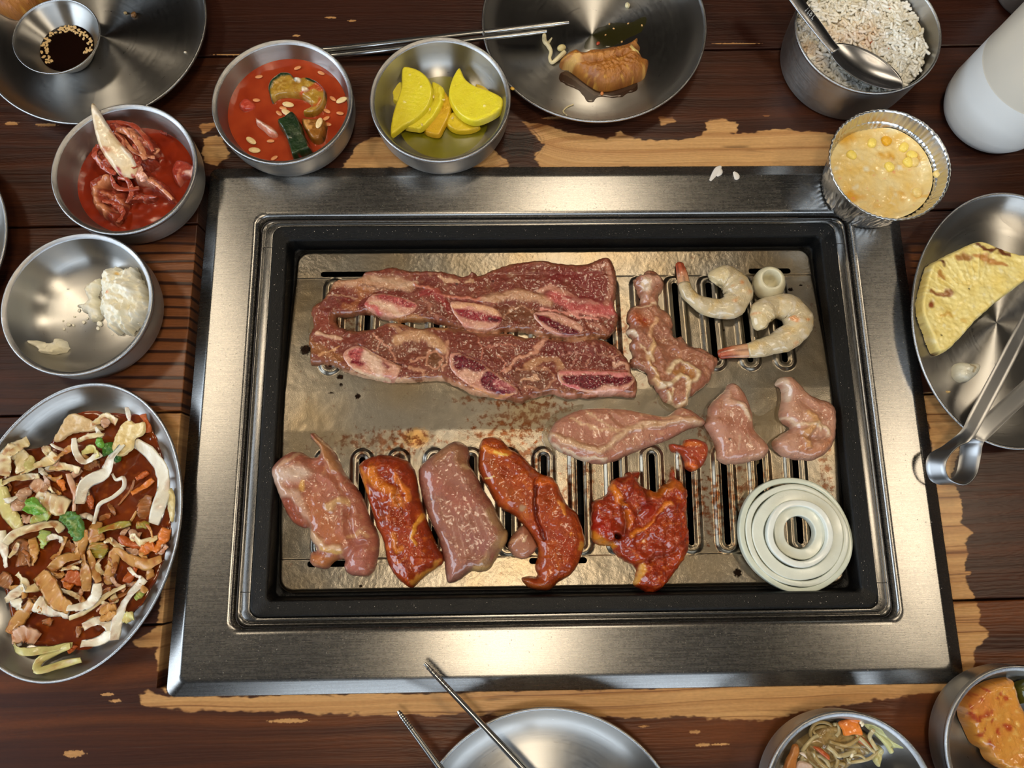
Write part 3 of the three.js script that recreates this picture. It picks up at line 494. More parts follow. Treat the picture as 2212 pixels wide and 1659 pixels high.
// rice bowl
{
  const R = 0.0545, h = 0.043, at = V(0.2315, Y(0), -0.2740), B = thing('rice_bowl', 'deep steel bowl full of white rice', 'bowl', at);
  part('wall', lathe([[0, 0.001], [0.80 * R, 0.0008], [0.84 * R, 0.0002], [0.885 * R, 0.0010], [0.92 * R, 0.0035], [0.945 * R, 0.009], [0.968 * R, 0.022], [0.985 * R, h - 0.003]], 96, at), M.wall, B);
  part('rim', lathe([[0.985 * R, h - 0.003], [0.998 * R, h - 0.0018], [R, h - 0.0008], [0.99 * R, h], [0.972 * R, h - 0.0002], [0.962 * R, h - 0.0012]], 96, at), M.rim, B);
  part('inside', lathe([[0.962 * R, h - 0.0012], [0.955 * R, h - 0.006], [0.94 * R, 0.022], [0.90 * R, 0.007], [0.6 * R, 0.004], [0, 0.0035]], 96, at), M.spun, B);
  const rise = (x, z) => { const d = Math.hypot(x - at.x, z - at.z) / R; return Y(0.030 + 0.006 * (1 - d * d) + 0.004 * fbm(x * 60, z * 60, 5, 3) * 2 - 0.006 * sst(0.0, 0.9, (z - at.z) / R) * sst(0.3, -0.3, (x - at.x) / R)); };
  const grain = new THREE.CapsuleGeometry(0.00105, 0.0034, 3, 7), riceMat = new THREE.MeshPhysicalMaterial({ color: 0xffffff, roughness: 0.42, clearcoat: 0.2, clearcoatRoughness: 0.3 });
  const n = 2600, im = new THREE.InstancedMesh(grain, riceMat, n), m = new THREE.Matrix4(), q = new THREE.Quaternion(), e = new THREE.Euler(), k = new THREE.Color();
  const s1 = U(1868, 75, 0.036), s2 = U(1740, 115, 0.036), s3 = U(1815, 70, 0.036);
  for (let i = 0; i < n; i++) {
    const a = rnd(0, 6.2832), r = 0.895 * R * Math.sqrt(rnd()), x = at.x + r * Math.cos(a), z = at.z + r * Math.sin(a);
    e.set(Math.PI / 2 + rnd(-0.45, 0.45), 0, rnd(0, 6.28)); q.setFromEuler(e); const sc = rnd(0.85, 1.2); m.compose(V(x - at.x, rise(x, z) - at.y + rnd(-0.0026, 0.0013), z - at.z), q, V(sc, sc, sc)); im.setMatrixAt(i, m);
    const st = Math.max(Math.exp(-(((x - s1.x) / 0.012) ** 2 + ((z - s1.z) / 0.014) ** 2)), 0.7 * Math.exp(-(((x - s2.x) / 0.016) ** 2 + ((z - s2.z) / 0.02) ** 2)), 0.6 * Math.exp(-(((x - s3.x) / 0.02) ** 2 + ((z - s3.z) / 0.012) ** 2))) * clamp(0.6 + 1.6 * fbm(x * 150, z * 150, 2, 3));
    let c = mixc(rgb(244, 243, 236), rgb(230, 222, 198), clamp(0.4 + 1.2 * fbm(x * 45, z * 45, 8, 2) + rnd(-0.2, 0.2))); c = mixc(c, rgb(216, 158, 88), clamp(st) * 0.75); if (rnd() < 0.006) c = rgb(206, 110, 70);
    im.setColorAt(i, k.setRGB(c[0], c[1], c[2]));
  }
  im.name = 'cooked_rice'; im.position.copy(at); im.castShadow = im.receiveShadow = true; tag(im, 'cooked white rice with orange broth stains in the deep steel bowl', 'rice', null, 'stuff'); scene.add(im);
  const bed = region({ sdf: (x, z) => 0.90 * R - Math.hypot(x - at.x, z - at.z), x0: at.x - R, x1: at.x + R, z0: at.z - R, z1: at.z + R, cell: 0.003, top: (x, z) => rise(x, z) - 0.0016, skirt: 0.008, color: () => rgb(216, 206, 180) });
  bed.translate(-at.x, -at.y, -at.z); const bm = new THREE.Mesh(bed, M.matte); bm.name = 'packed_rice'; bm.position.set(0, 0, 0); bm.userData.kind = 'stuff'; im.add(bm);
}
// spoon in the rice
{
  const a = U(1797, 102, 0.0455), b = U(1952, 186, 0.0445), ax = b.clone().sub(a), len = ax.length(), dir = ax.clone().normalize(), side = V(-dir.z, 0, dir.x).normalize(), up = V(0, 1, 0);
  const S = thing('spoon', 'steel spoon lying face up in the rice bowl', 'spoon', a.clone().setY(a.y - 0.006));
  const pos = [], uv = [], idx = [], nu = 34, nv = 20;
  for (const [off, fl] of [[0, 0], [-0.0009, 1]]) for (let i = 0; i <= nu; i++) for (let j = 0; j <= nv; j++) {
    const s = i / nu, t = j / nv * 2 - 1, w = 0.0152 * Math.pow(Math.sin(Math.PI * clamp(0.03 + 0.965 * Math.pow(s, 0.95))), 0.42), dep = -0.0085 * (1 - t * t) * Math.pow(Math.sin(Math.PI * clamp(0.06 + 0.9 * s)), 0.8);
    const p = a.clone().addScaledVector(dir, s * len).addScaledVector(side, t * w).addScaledVector(up, dep + off + t * 0.003); pos.push(p.x, p.y, p.z); uv.push(s, t);
  }
  const L = (nu + 1) * (nv + 1); for (let i = 0; i < nu; i++) for (let j = 0; j < nv; j++) { const p = i * (nv + 1) + j, q = p + nv + 1; idx.push(p, p + 1, q, p + 1, q + 1, q); idx.push(L + p, L + q, L + p + 1, L + p + 1, L + q, L + q + 1); }
  for (let i = 0; i < nu; i++) for (const j of [0, nv]) { const p = i * (nv + 1) + j, q = p + nv + 1; if (j) idx.push(p, L + p, q, q, L + p, L + q); else idx.push(p, q, L + p, q, L + q, L + p); }
  const g = new THREE.BufferGeometry(); g.setAttribute('position', new THREE.Float32BufferAttribute(pos, 3)); g.setAttribute('uv', new THREE.Float32BufferAttribute(uv, 2)); g.setIndex(idx); g.computeVertexNormals();
  part('spoon_bowl', g, M.spoon, S);
  const hp = [U(1806, 110, 0.0442), U(1790, 92, 0.0448), U(1766, 60, 0.0465), U(1735, 20, 0.0485), U(1700, -28, 0.052), U(1640, -105, 0.055)], hc = smoothOpen(hp, 5);
  part('handle', tube(hc, t => mix(0.0040, 0.0050, sst(0.05, 0.5, t)), 14, 0.32), M.spoon, S);
  // stamped mark on the handle
  const mk = new THREE.MeshStandardMaterial({ color: col(rgb(206, 210, 214)), roughness: 0.4, metalness: 0.6 }), o = U(1740, 24, 0.0502), e1 = U(1756, 42, 0.0496).sub(o), e2 = U(1746, 17, 0.0504).sub(o), strokes = [[0, 0, 0, 1], [0, 0, -0.08, 0.2], [0.25, 1, 0.25, 0.1], [0.25, 0.1, 0.36, 0.1], [0.46, 1, 0.5, 0], [0.5, 0.5, 0.58, 0.9], [0.58, 0.9, 0.66, 0.4], [0.66, 0.4, 0.6, 0], [0.6, 0, 0.5, 0.1], [0.85, 1, 0.85, 0], [0.85, 0, 1.0, 0]];
  const gs = strokes.map(s => tube([o.clone().addScaledVector(e1, s[0]).addScaledVector(e2, s[1]), o.clone().addScaledVector(e1, s[2]).addScaledVector(e2, s[3])], () => 0.00022, 5));
  part('stamp', mergeGeometries(gs), mk, S, 'small worn stamped letters');
}
// foil cup with corn cheese
{
  const R = 0.0434, h = 0.036, at = V(0.2345, Y(0.0052), -0.1655), C = thing('foil_cup', 'crinkled aluminium foil cup of creamy corn cheese', 'foil cup', at);
  const pleat = (geo, amp) => { const p = geo.attributes.position; for (let i = 0; i < p.count; i++) { const x = p.getX(i) - at.x, z = p.getZ(i) - at.z, y = p.getY(i) - at.y, r = Math.hypot(x, z), th = Math.atan2(z, x); if (r < 0.3 * R) continue; const k = amp * (Math.sin(th * 64 + 7 * fbm(th * 3, y * 60, 2, 2)) * 0.5 + 2.2 * fbm(Math.cos(th) * 16 + 4, Math.sin(th) * 16, y * 110, 3)) * sst(0.3 * R, 0.6 * R, r); p.setX(i, at.x + x * (1 + k / r)); p.setZ(i, at.z + z * (1 + k / r)); } geo.computeVertexNormals(); return geo; };
  const pr = []; for (let i = 0; i <= 16; i++) pr.push([mix(0.76 * R, 0.955 * R, i / 16), 0.0005 + (h - 0.003) * i / 16]);
  part('outer_wall', pleat(lathe([[0, 0.0004], [0.5 * R, 0.0003], ...pr], 260, at), 0.0006), M.foil, C);
  part('rim', pleat(lathe([[0.955 * R, h - 0.003], [0.985 * R, h - 0.0022], [R, h - 0.001], [0.992 * R, h], [0.972 * R, h - 0.0002], [0.958 * R, h - 0.0014]], 260, at), 0.00035), M.foil, C);
  part('inner_wall', pleat(lathe([[0.958 * R, h - 0.0014], [0.935 * R, h - 0.004], [0.90 * R, h - 0.009], [0.895 * R, h - 0.0098], [0.865 * R, h - 0.0112], [0.84 * R, 0.02], [0.80 * R, 0.012], [0.3 * R, 0.006], [0, 0.006]], 260, at), 0.00045), M.foil, C);
  const lv = 0.0205, lr = 0.85 * R;
  const cr = solo('corn_cheese', 'creamy yellow cheese sauce with corn in the foil cup', 'cheese sauce', region({ sdf: (x, z) => lr - Math.hypot(x - at.x, z - at.z), x0: at.x - lr, x1: at.x + lr, z0: at.z - lr, z1: at.z + lr, cell: 0.0011, top: (x, z, d) => at.y + lv + sst(0, 0.003, d) * (0.0022 * fbm(x * 90, z * 90, 3, 3) + 0.0014 * fbm(x * 320, z * 320, 5, 2)) + 0.004 * sst(0.006, 0, d) * sst(0.0, 0.02, x - at.x + 0.004),
    color: (x, z) => { let c = mixc(rgb(226, 190, 104), rgb(232, 212, 156), clamp(0.5 + 1.4 * fbm(x * 75, z * 75, 6, 4))); c = mixc(c, rgb(214, 160, 44), sst(0.16, 0.42, fbm(x * 60 + 5, z * 60, 14, 3))); c = mixc(c, rgb(232, 222, 190), sst(0.15, 0.4, fbm(x * 110, z * 110, 23, 3))); return mixc(c, rgb(226, 140, 92), sst(0.30, 0.42, fbm(x * 190, z * 190, 29, 2)) * 0.8); } }), M.moist);
  const ker = [[940, 970], [1060, 1015], [1115, 1070], [1130, 1115], [1090, 1120], [840, 985], [1300, 1205], [700, 1070], [960, 1150], [1150, 1330]];
  ker.forEach(([a, b], i) => { const p = ZH([a, b])[0], hi = i === 6 ? 0.031 : 0.0212 + 0.0052, q = U(p[0], p[1], hi); const g = new THREE.SphereGeometry(1, 14, 10); const P = g.attributes.position; for (let k = 0; k < P.count; k++) { const x = P.getX(k), y = P.getY(k), z = P.getZ(k), s = 1 - 0.22 * sst(-0.2, 1, x), f = v => Math.sign(v) * Math.pow(Math.abs(v), 0.75); P.setXYZ(k, f(x) * 0.0040, f(y) * 0.0024 * s, f(z) * 0.0033 * s); } g.rotateY(rnd(0, 6)); g.translate(q.x, q.y, q.z); g.computeVertexNormals();
    solo('corn_kernel', i === 6 ? 'yellow corn kernel stuck high on the foil cup wall' : i === 0 ? 'deep amber corn kernel in the cheese sauce' : 'yellow corn kernel half sunk in the cheese sauce', 'corn kernel', paintAll(g, i === 0 ? rgb(226, 168, 18) : i % 3 ? rgb(244, 218, 104) : rgb(236, 208, 130)), M.moist, 'corn kernels in the foil cup'); });
}
// bottle and cup at the far right
{
  const f = U(2127, 252, 0), at = V(f.x + 0.002, Y(0), f.z - 0.002), B = thing('milky_bottle', 'tall milky white plastic bottle standing beside the foil cup', 'bottle', at), R = 0.0405;
  const milk = new THREE.MeshPhysicalMaterial({ color: col(rgb(238, 238, 234)), roughness: 0.38, bumpMap: gritFine, bumpScale: 0.00006, clearcoat: 0.3, clearcoatRoughness: 0.3 }), clear = new THREE.MeshPhysicalMaterial({ color: col(rgb(216, 209, 194)), roughness: 0.34, clearcoat: 0.4, clearcoatRoughness: 0.25 });
  part('filled_body', lathe([[0, 0.001], [0.6 * R, 0.0005], [0.78 * R, 0.001], [0.90 * R, 0.004], [0.97 * R, 0.010], [R, 0.018], [R, 0.056]], 72, at), milk, B, 'lower part full of white drink');
  part('empty_body', lathe([[R, 0.056], [0.994 * R, 0.0575], [0.99 * R, 0.11], [0.96 * R, 0.125], [0.80 * R, 0.145], [0.45 * R, 0.163], [0.36 * R, 0.172], [0.36 * R, 0.186]], 72, at), clear, B, 'upper part with beige translucent wall');
  part('cap', lathe([[0.40 * R, 0.184], [0.41 * R, 0.186], [0.41 * R, 0.2], [0.38 * R, 0.202], [0, 0.202]], 40, at), milk, B);
  const c = U(2212, -5, 0), cat = V(c.x + 0.003, Y(0), c.z - 0.004), D = thing('steel_cup', 'plain steel cup behind the milky bottle', 'cup', cat);
  part('wall', lathe([[0, 0.001], [0.024, 0.0006], [0.0268, 0.0012], [0.0285, 0.004], [0.031, 0.03], [0.034, 0.066]], 64, cat), M.wall, D); part('rim', lathe([[0.034, 0.066], [0.035, 0.068], [0.0344, 0.0695], [0.0334, 0.0685]], 64, cat), M.rim, D); part('inside', lathe([[0.0334, 0.0685], [0.0303, 0.03], [0.027, 0.004], [0, 0.003]], 64, cat), M.spun, D);
}
// chopsticks and tongs
function chopstick(a, b, ra, rb, label, rings) {
  const S = thing('chopstick', label, 'chopstick', a.clone().lerp(b, 0.5)), n = 14, path = []; for (let i = 0; i <= n; i++) path.push(a.clone().lerp(b, i / n));
  const shaft = part('shaft', tube(path, t => mix(ra, rb, t) * (t < 0.02 ? 0.7 : 1), 12, 0.9), M.stick, S);
  if (rings) for (let k = 0; k < 8; k++) { const t = 0.035 + k * 0.028, c = a.clone().lerp(b, t), d = b.clone().sub(a).normalize(); part('groove_ring', tube([c.clone().addScaledVector(d, -0.00025), c.clone().addScaledVector(d, 0.00025)], () => mix(ra, rb, t) * 1.05, 12, 0.9), new_dark, shaft, 'dark engraved ring'); }
}
const new_dark = new THREE.MeshStandardMaterial({ color: col(rgb(70, 68, 64)), roughness: 0.5, metalness: 1 });
chopstick(U(1229, 48, 0.021), U(690, 109, 0.006), 0.0018, 0.0024, 'upper of two steel chopsticks resting on the dumpling plate');
chopstick(U(1181, 67, 0.0205), U(700, 122, 0.006), 0.0018, 0.0024, 'lower of two steel chopsticks, its tip by the bean sprout');
chopstick(U(917, 1433, 0.020), U(1170, 1702, 0.022), 0.0015, 0.0024, 'ringed steel chopstick reaching over the steel surround', true);
chopstick(U(860, 1536, 0.016), U(985, 1706, 0.024), 0.0015, 0.0024, 'ringed steel chopstick ending over bare wood', true);
{
  const near = [[739, 850], [690, 950], [540, 1240], [470, 1350], [400, 1385], [352, 1440], [338, 1500], [365, 1555], [440, 1579], [495, 1530], [518, 1440], [530, 1372], [565, 1335], [739, 1170], [860, 1050]], far = [[739, 690], [655, 850], [470, 1195], [420, 1300], [330, 1380], [255, 1425], [238, 1490], [262, 1555], [330, 1578], [390, 1525], [408, 1440], [418, 1372], [470, 1290], [720, 1060], [860, 935]];
  const hN = [0.030, 0.030, 0.028, 0.026, 0.025, 0.024, 0.023, 0.022, 0.022, 0.022, 0.023, 0.025, 0.026, 0.027, 0.028], hF = hN.map((h, i) => h - (i > 3 && i < 12 ? 0.010 : 0.005));
  const A = smoothOpen(near.map((p, i) => { const q = ZK(p)[0]; return U(q[0], q[1], hN[i]); }), 6), Bq = smoothOpen(far.map((p, i) => { const q = ZK(p)[0]; return U(q[0], q[1], hF[i]); }), 6);
  const pos = [], uv = [], idx = [], n = A.length, K = 5;
  for (let s = 0; s < 2; s++) for (let i = 0; i < n; i++) { const t = A[Math.min(i + 1, n - 1)].clone().sub(A[Math.max(i - 1, 0)]).normalize(), w = Bq[i].clone().sub(A[i]).normalize(), nn = t.clone().cross(w).normalize(); for (let k = 0; k < K; k++) { const p = A[i].clone().lerp(Bq[i], k / (K - 1)).addScaledVector(nn, s ? -0.0005 : 0.0005); pos.push(p.x, p.y, p.z); uv.push(i * 0.003, k * 0.003); } }
  const L = n * K; for (let i = 0; i + 1 < n; i++) { for (let k = 0; k + 1 < K; k++) { const a = i * K + k, b = a + K; idx.push(a, b, a + 1, a + 1, b, b + 1); idx.push(L + a, L + a + 1, L + b, L + a + 1, L + b + 1, L + b); } for (const k of [0, K - 1]) { const a = i * K + k, b = a + K; idx.push(a, L + a, b, b, L + a, L + b); } }
  const g = new THREE.BufferGeometry(); g.setAttribute('position', new THREE.Float32BufferAttribute(pos, 3)); g.setAttribute('uv', new THREE.Float32BufferAttribute(uv, 2)); g.setIndex(idx); const gg = g.toNonIndexed(); gg.computeVertexNormals();
  g.computeVertexNormals();
  solo('tongs', 'flat steel tongs with a round spring loop on the pineapple plate', 'tongs', g, M.tongs);
}
// ---------------------------------------------------------------- meat and vegetables on the grill
const FLAT = -0.006;
const cFat = rgb(218, 190, 160), cFat2 = rgb(198, 160, 128), cPink = rgb(196, 112, 110), cLean = rgb(112, 50, 46), cLean2 = rgb(134, 78, 62), cEdge = rgb(146, 110, 88), cRed = rgb(112, 24, 36);
{
  const outs = [
    ZA([445, 222, 480, 190, 560, 175, 645, 158, 740, 180, 870, 182, 1000, 195, 1060, 212, 1105, 208, 1130, 185, 1160, 200, 1170, 212, 1250, 180, 1330, 150, 1420, 132, 1560, 118, 1680, 138, 1830, 140, 1900, 115, 1950, 103, 1985, 115, 2010, 170, 2022, 240, 2020, 330, 2005, 400, 2030, 470, 2015, 540, 1960, 605, 1890, 600, 1800, 612, 1700, 610, 1560, 595, 1480, 570, 1360, 560, 1240, 570, 1100, 555, 960, 520, 860, 500, 700, 500, 640, 490, 560, 470, 490, 450, 420, 460, 330, 470, 260, 455, 190, 440, 165, 405, 210, 370, 250, 320, 270, 275, 300, 240, 400, 230]),
    ZA([165, 400, 148, 450, 165, 530, 138, 590, 145, 660, 230, 680, 340, 640, 380, 560, 315, 520, 300, 470, 350, 440, 260, 390]),
    ZA([150, 640, 145, 700, 155, 765, 215, 765, 280, 770, 340, 800, 420, 830, 520, 855, 650, 870, 780, 875, 930, 862, 1020, 890, 1100, 930, 1180, 960, 1290, 965, 1370, 985, 1430, 1003, 1480, 980, 1560, 955, 1640, 950, 1720, 975, 1800, 968, 1850, 975, 1960, 955, 2110, 965, 2140, 930, 2135, 860, 2110, 820, 2095, 750, 2050, 690, 1990, 640, 1900, 605, 1800, 602, 1700, 614, 1600, 602, 1560, 592, 1450, 597, 1360, 572, 1240, 572, 1140, 560, 1040, 540, 900, 530, 820, 540, 720, 515, 620, 505, 540, 540, 430, 555, 370, 550, 300, 590, 200, 620])];
  const f = (p, w, c, o = {}) => ({ p: ZA(p), w, c, ...o });
  const marks = [
    f([340, 380, 420, 390, 450, 410], 26, rgb(112, 34, 40), { a: 0.6, s: 1.1 }), f([1340, 440, 1420, 430, 1480, 480], 40, rgb(120, 84, 58), { a: 0.75, s: 0.7 }), f([860, 400, 900, 460, 960, 480], 40, rgb(118, 70, 56), { a: 0.7, s: 0.9 }), f([900, 700, 920, 760], 36, rgb(112, 82, 50), { a: 0.75, s: 0.7 }), f([1440, 840, 1520, 850, 1560, 880], 44, rgb(112, 74, 54), { a: 0.75, s: 0.7 }), f([560, 640, 680, 690, 780, 660], 44, rgb(116, 74, 52), { a: 0.6, s: 1 }), f([200, 470, 250, 560, 260, 620], 40, rgb(150, 84, 70), { a: 0.6, s: 1 }),
    f([380, 250, 520, 235, 700, 250, 760, 275], 24, cFat, { n: 0.6, a: 0.9, s: 0.6 }), f([440, 290, 500, 300], 24, rgb(176, 128, 78), { a: 0.7, s: 1 }),
    f([300, 250, 420, 250, 560, 250, 700, 270], 26, cFat, { n: 0.8, a: 0.85, c2: cFat2, h: 0.0008 }), f([520, 230, 620, 250, 740, 270], 13, rgb(226, 205, 180), { n: 0.9 }), f([650, 245, 780, 260], 12, rgb(226, 205, 180), { n: 0.9 }),
    f([450, 270, 560, 290, 700, 300], 5, rgb(110, 70, 56), { n: 1.2, a: 0.7 }),
    f([440, 260, 460, 340, 420, 400, 360, 400], 14, rgb(176, 124, 80), { n: 1.2, a: 0.6 }), f([250, 330, 330, 330, 420, 350], 4, cFat, { n: 1.6, a: 0.6 }),
    f([800, 260, 900, 300, 1000, 340, 1150, 355, 1250, 350, 1370, 330], 9, rgb(205, 140, 120), { n: 1.4, h: 0.0007 }), f([1230, 370, 1320, 340, 1420, 335, 1530, 350, 1620, 370], 22, cFat, { n: 0.8, h: 0.0009, c2: cFat2 }), f([1540, 300, 1620, 280, 1700, 320, 1800, 370, 1900, 390], 14, rgb(214, 170, 150), { n: 1.2 }),
    f([1640, 365, 1760, 390, 1880, 410, 1980, 430], 40, rgb(205, 110, 112), { n: 0.7, a: 0.85, h: 0.0006 }), f([1680, 350, 1800, 375, 1900, 380], 6, rgb(228, 178, 168), { n: 1.5 }), f([1720, 430, 1840, 450, 1960, 470], 7, rgb(226, 160, 150), { n: 1.5, a: 0.8 }), f([1560, 410, 1680, 440, 1800, 470, 1900, 480], 6, rgb(232, 170, 160), { n: 1.4 }),
    f([1890, 150, 1950, 130, 1985, 200, 1990, 300, 1960, 380], 14, rgb(196, 150, 130), { n: 1.2, a: 0.7 }), f([1640, 230, 1760, 210, 1880, 250, 1920, 330, 1780, 340], 40, rgb(126, 40, 52), { n: 0.5, a: 0.55, s: 1 }), f([940, 215, 1000, 240, 1040, 255], 9, cFat, { n: 1 }), f([1090, 245, 1140, 240], 7, cFat, { n: 1 }),
    f([450, 200, 640, 170, 860, 190, 1060, 215, 1250, 190, 1420, 140, 1680, 140, 1950, 110], 8, rgb(140, 84, 70), { n: 1.6, a: 0.6 }),
    f([820, 330, 900, 320, 960, 360, 990, 430], 14, rgb(150, 48, 56), { n: 1, a: 0.7 }), f([830, 340, 870, 420, 930, 470], 8, rgb(176, 128, 108), { n: 1.6, a: 0.7 }), f([1330, 470, 1380, 410, 1460, 400, 1500, 440], 6, rgb(190, 150, 124), { n: 1.4, a: 0.7 }), f([1350, 500, 1420, 460, 1480, 500], 20, rgb(116, 78, 58), { n: 1, a: 0.7 }),
    f([640, 500, 760, 480, 880, 500, 960, 520], 17, rgb(196, 158, 110), { n: 1, a: 0.8, h: 0.0006 }), f([1240, 560, 1400, 560, 1500, 560, 1620, 590, 1780, 605, 1900, 590], 10, rgb(214, 178, 146), { n: 1, h: 0.0006 }), f([1830, 500, 1900, 520, 1960, 560], 8, rgb(190, 140, 120), { n: 1.6, a: 0.7 }),
    f([180, 570, 260, 590, 330, 600], 7, rgb(222, 196, 170), { n: 1, h: 0.0006 }), f([150, 650, 220, 690, 300, 700, 330, 750], 22, rgb(160, 118, 72), { n: 1, a: 0.7 }), f([200, 700, 260, 690, 320, 650], 5, rgb(214, 176, 130), { n: 1.6 }),
    f([680, 600, 760, 580, 840, 590, 900, 620, 940, 660], 28, rgb(222, 194, 150), { n: 0.7, h: 0.0009, c2: cFat2 }), f([640, 530, 700, 570, 800, 600], 12, rgb(200, 164, 126), { n: 1, a: 0.7 }), f([560, 600, 620, 650, 660, 720, 700, 780], 5, rgb(206, 160, 138), { n: 2 }), f([540, 580, 580, 620, 540, 680], 4, rgb(206, 160, 138), { n: 2 }),
    f([980, 620, 985, 720, 960, 800], 6, rgb(206, 164, 138), { n: 1.6 }), f([760, 740, 830, 720, 880, 690], 7, rgb(214, 172, 148), { n: 1.6 }), f([860, 690, 920, 680, 960, 730, 920, 790, 860, 770, 860, 700], 5, rgb(196, 150, 124), { n: 1.4 }), f([780, 780, 840, 810, 830, 860], 10, rgb(210, 170, 140), { n: 1.8, a: 0.8 }),
    f([1170, 600, 1200, 680, 1190, 730], 4, rgb(196, 140, 124), { n: 2 }), f([1200, 660, 1290, 640, 1400, 640], 4, rgb(196, 140, 124), { n: 2, a: 0.8 }), f([1580, 600, 1530, 670, 1440, 720, 1340, 800], 9, rgb(212, 166, 142), { n: 1.4, h: 0.0005 }), f([1300, 710, 1340, 760, 1310, 820], 5, rgb(206, 152, 136), { n: 1.8 }), f([1480, 760, 1560, 720, 1620, 740, 1660, 790], 18, rgb(206, 168, 128), { n: 1.2, a: 0.8 }), f([1440, 870, 1500, 850, 1540, 840], 8, rgb(222, 190, 160), { n: 1.5 }), f([1400, 800, 1460, 790, 1600, 790, 1640, 860, 1560, 930, 1460, 900], 6, rgb(190, 146, 118), { n: 1.4, a: 0.7 }),
    f([1680, 700, 1760, 690, 1860, 700], 3, rgb(206, 160, 150), { n: 2.4 }), f([1760, 640, 1770, 720, 1740, 780], 3, rgb(206, 160, 150), { n: 2.4 }), f([1880, 640, 1900, 700, 1980, 720, 2040, 700], 5, rgb(206, 164, 146), { n: 2.4 }), f([1820, 660, 1850, 720, 1830, 780], 3, rgb(206, 164, 146), { n: 2.4 }), f([1660, 680, 1700, 660, 1780, 690, 1880, 680], 44, rgb(112, 44, 46), { n: 0.6, a: 0.55, s: 1 }), f([2000, 760, 2080, 760, 2090, 800], 9, rgb(224, 190, 170), { n: 1.4 }),
    f([340, 800, 520, 850, 780, 870, 930, 860, 1100, 925, 1290, 962], 10, rgb(216, 188, 156), { n: 1, h: 0.0004 }), f([420, 825, 560, 850, 700, 860], 6, rgb(228, 206, 176), { n: 1 }), f([1500, 965, 1640, 945, 1800, 960, 2000, 950, 2120, 945], 9, rgb(206, 158, 136), { n: 1.2 }),
    f([1000, 860, 1100, 920, 1200, 950], 12, rgb(216, 176, 140), { n: 1.2, a: 0.8 }), f([440, 640, 520, 690, 600, 735, 700, 765], 4, rgb(90, 48, 36), { n: 0.8, h: -0.0008 }), f([1060, 690, 1200, 750, 1230, 775], 3, rgb(120, 40, 44), { n: 1, h: -0.0006 }), f([1660, 800, 1850, 793, 2090, 805], 3, rgb(150, 76, 62), { n: 0.8, h: -0.0006 }), f([1340, 830, 1420, 910, 1440, 950], 3, rgb(120, 60, 54), { n: 1, h: -0.0005 }),
    f([1000, 350, 1120, 370, 1280, 390], 3, rgb(130, 56, 54), { n: 1.2, h: -0.0006 }), f([1036, 260], 6, rgb(30, 14, 16), { n: 1 }), f([1260, 238], 4, rgb(30, 14, 16), { n: 1 }),
  ];
  const R = food({ outs, hb: FLAT, base: restH, T: 0.0075, w: 0.0045, cell: 0.00062, ragged: 0.0006, rf: 260, lump: [0.0016, 45], fine: [0.0005, 260], tint: [0.76, 0.58, 0.50], edge: [rgb(150, 108, 76), 0.0045, 0.75], vein: [rgb(206, 160, 140), 170, 0.03, 0.5], c1: cLean, c2: cLean2, cf: 55, c3: cEdge, marks });
  const S = thing('short_rib', 'long raw marinated beef short rib folded into a U with six bone slices', 'beef rib', V(0, Y(-0.012), -0.03));
  part('meat', R.geo, M.meat, S);
  const bone = (o, mk, label) => { const B = food({ outs: [ZA(o)], hb: FLAT + 0.006, base: (x, z) => R.at(x, z) - 0.0012, T: 0.0021, w: 0.0022, cell: 0.0006, ragged: 0.0003, rf: 400, lump: [0.0003, 120], fine: [0.0002, 500], c1: rgb(214, 176, 152), c2: rgb(198, 140, 128), cf: 90, tint: [0.88, 0.74, 0.66], marks: mk }); part('bone', B.geo, M.meat, S, label); };
  const k = (p, w, c, o = {}) => ({ p: ZA(p), w, c, s: 0.7, n: 0.9, ...o }), deep = rgb(116, 22, 38), deep2 = rgb(70, 8, 24), rose = rgb(196, 104, 104);
  bone([470, 380, 520, 325, 600, 318, 700, 340, 780, 370, 802, 400, 770, 440, 700, 468, 600, 470, 520, 440, 480, 410], [{ p: ZA([530,335,600,325,700,345,780,385,770,410,680,392,590,362]), fill: true, w: 9, c: rose, s: 0.9, n: 0.5, c2: deep }, k([490, 385, 540, 400, 560, 430], 14, rose), k([520, 370, 620, 400, 700, 440], 13, rgb(226, 196, 172))], 'cut rib bone with pink marrow');
  bone([1000, 365, 1100, 370, 1250, 400, 1310, 440, 1322, 490, 1270, 540, 1180, 562, 1100, 545, 1050, 490, 1010, 430], [{ p: ZA([1010,405,1100,418,1230,448,1312,465,1300,502,1200,492,1080,467]), fill: true, w: 8, c: deep, s: 0.9, n: 0.5, c2: rgb(150, 50, 60) }, k([1000, 385, 1150, 395, 1290, 435], 11, rgb(228, 186, 150)), k([1240, 480, 1290, 485], 9, deep2)], 'cut rib bone with red marrow line');
  bone([1508, 440, 1600, 430, 1700, 458, 1812, 518, 1800, 570, 1700, 592, 1600, 560, 1530, 500], [{ p: ZA([1520,450,1580,460,1680,508,1792,555,1760,577,1680,570,1600,532]), fill: true, w: 8, c: deep2, s: 0.9, n: 0.5, c2: deep }, k([1530, 435, 1640, 445, 1790, 510], 7, rgb(226, 180, 168))], 'cut rib bone with dark red marrow');
  bone([345, 690, 400, 650, 460, 645, 560, 700, 690, 765, 692, 820, 640, 868, 520, 842, 420, 805, 360, 750], [{ p: ZA([370,690,420,660,470,665,502,720,462,772,420,762]), fill: true, w: 9, c: deep, s: 0.9, n: 0.5, c2: rose }, k([400, 740, 460, 760], 13, deep), k([590, 755, 610, 775], 12, deep), k([500, 700, 560, 760, 560, 830], 22, rgb(228, 202, 184)), k([400, 790, 500, 830, 620, 850], 8, rgb(226, 206, 176))], 'cut rib bone mottled white and red');
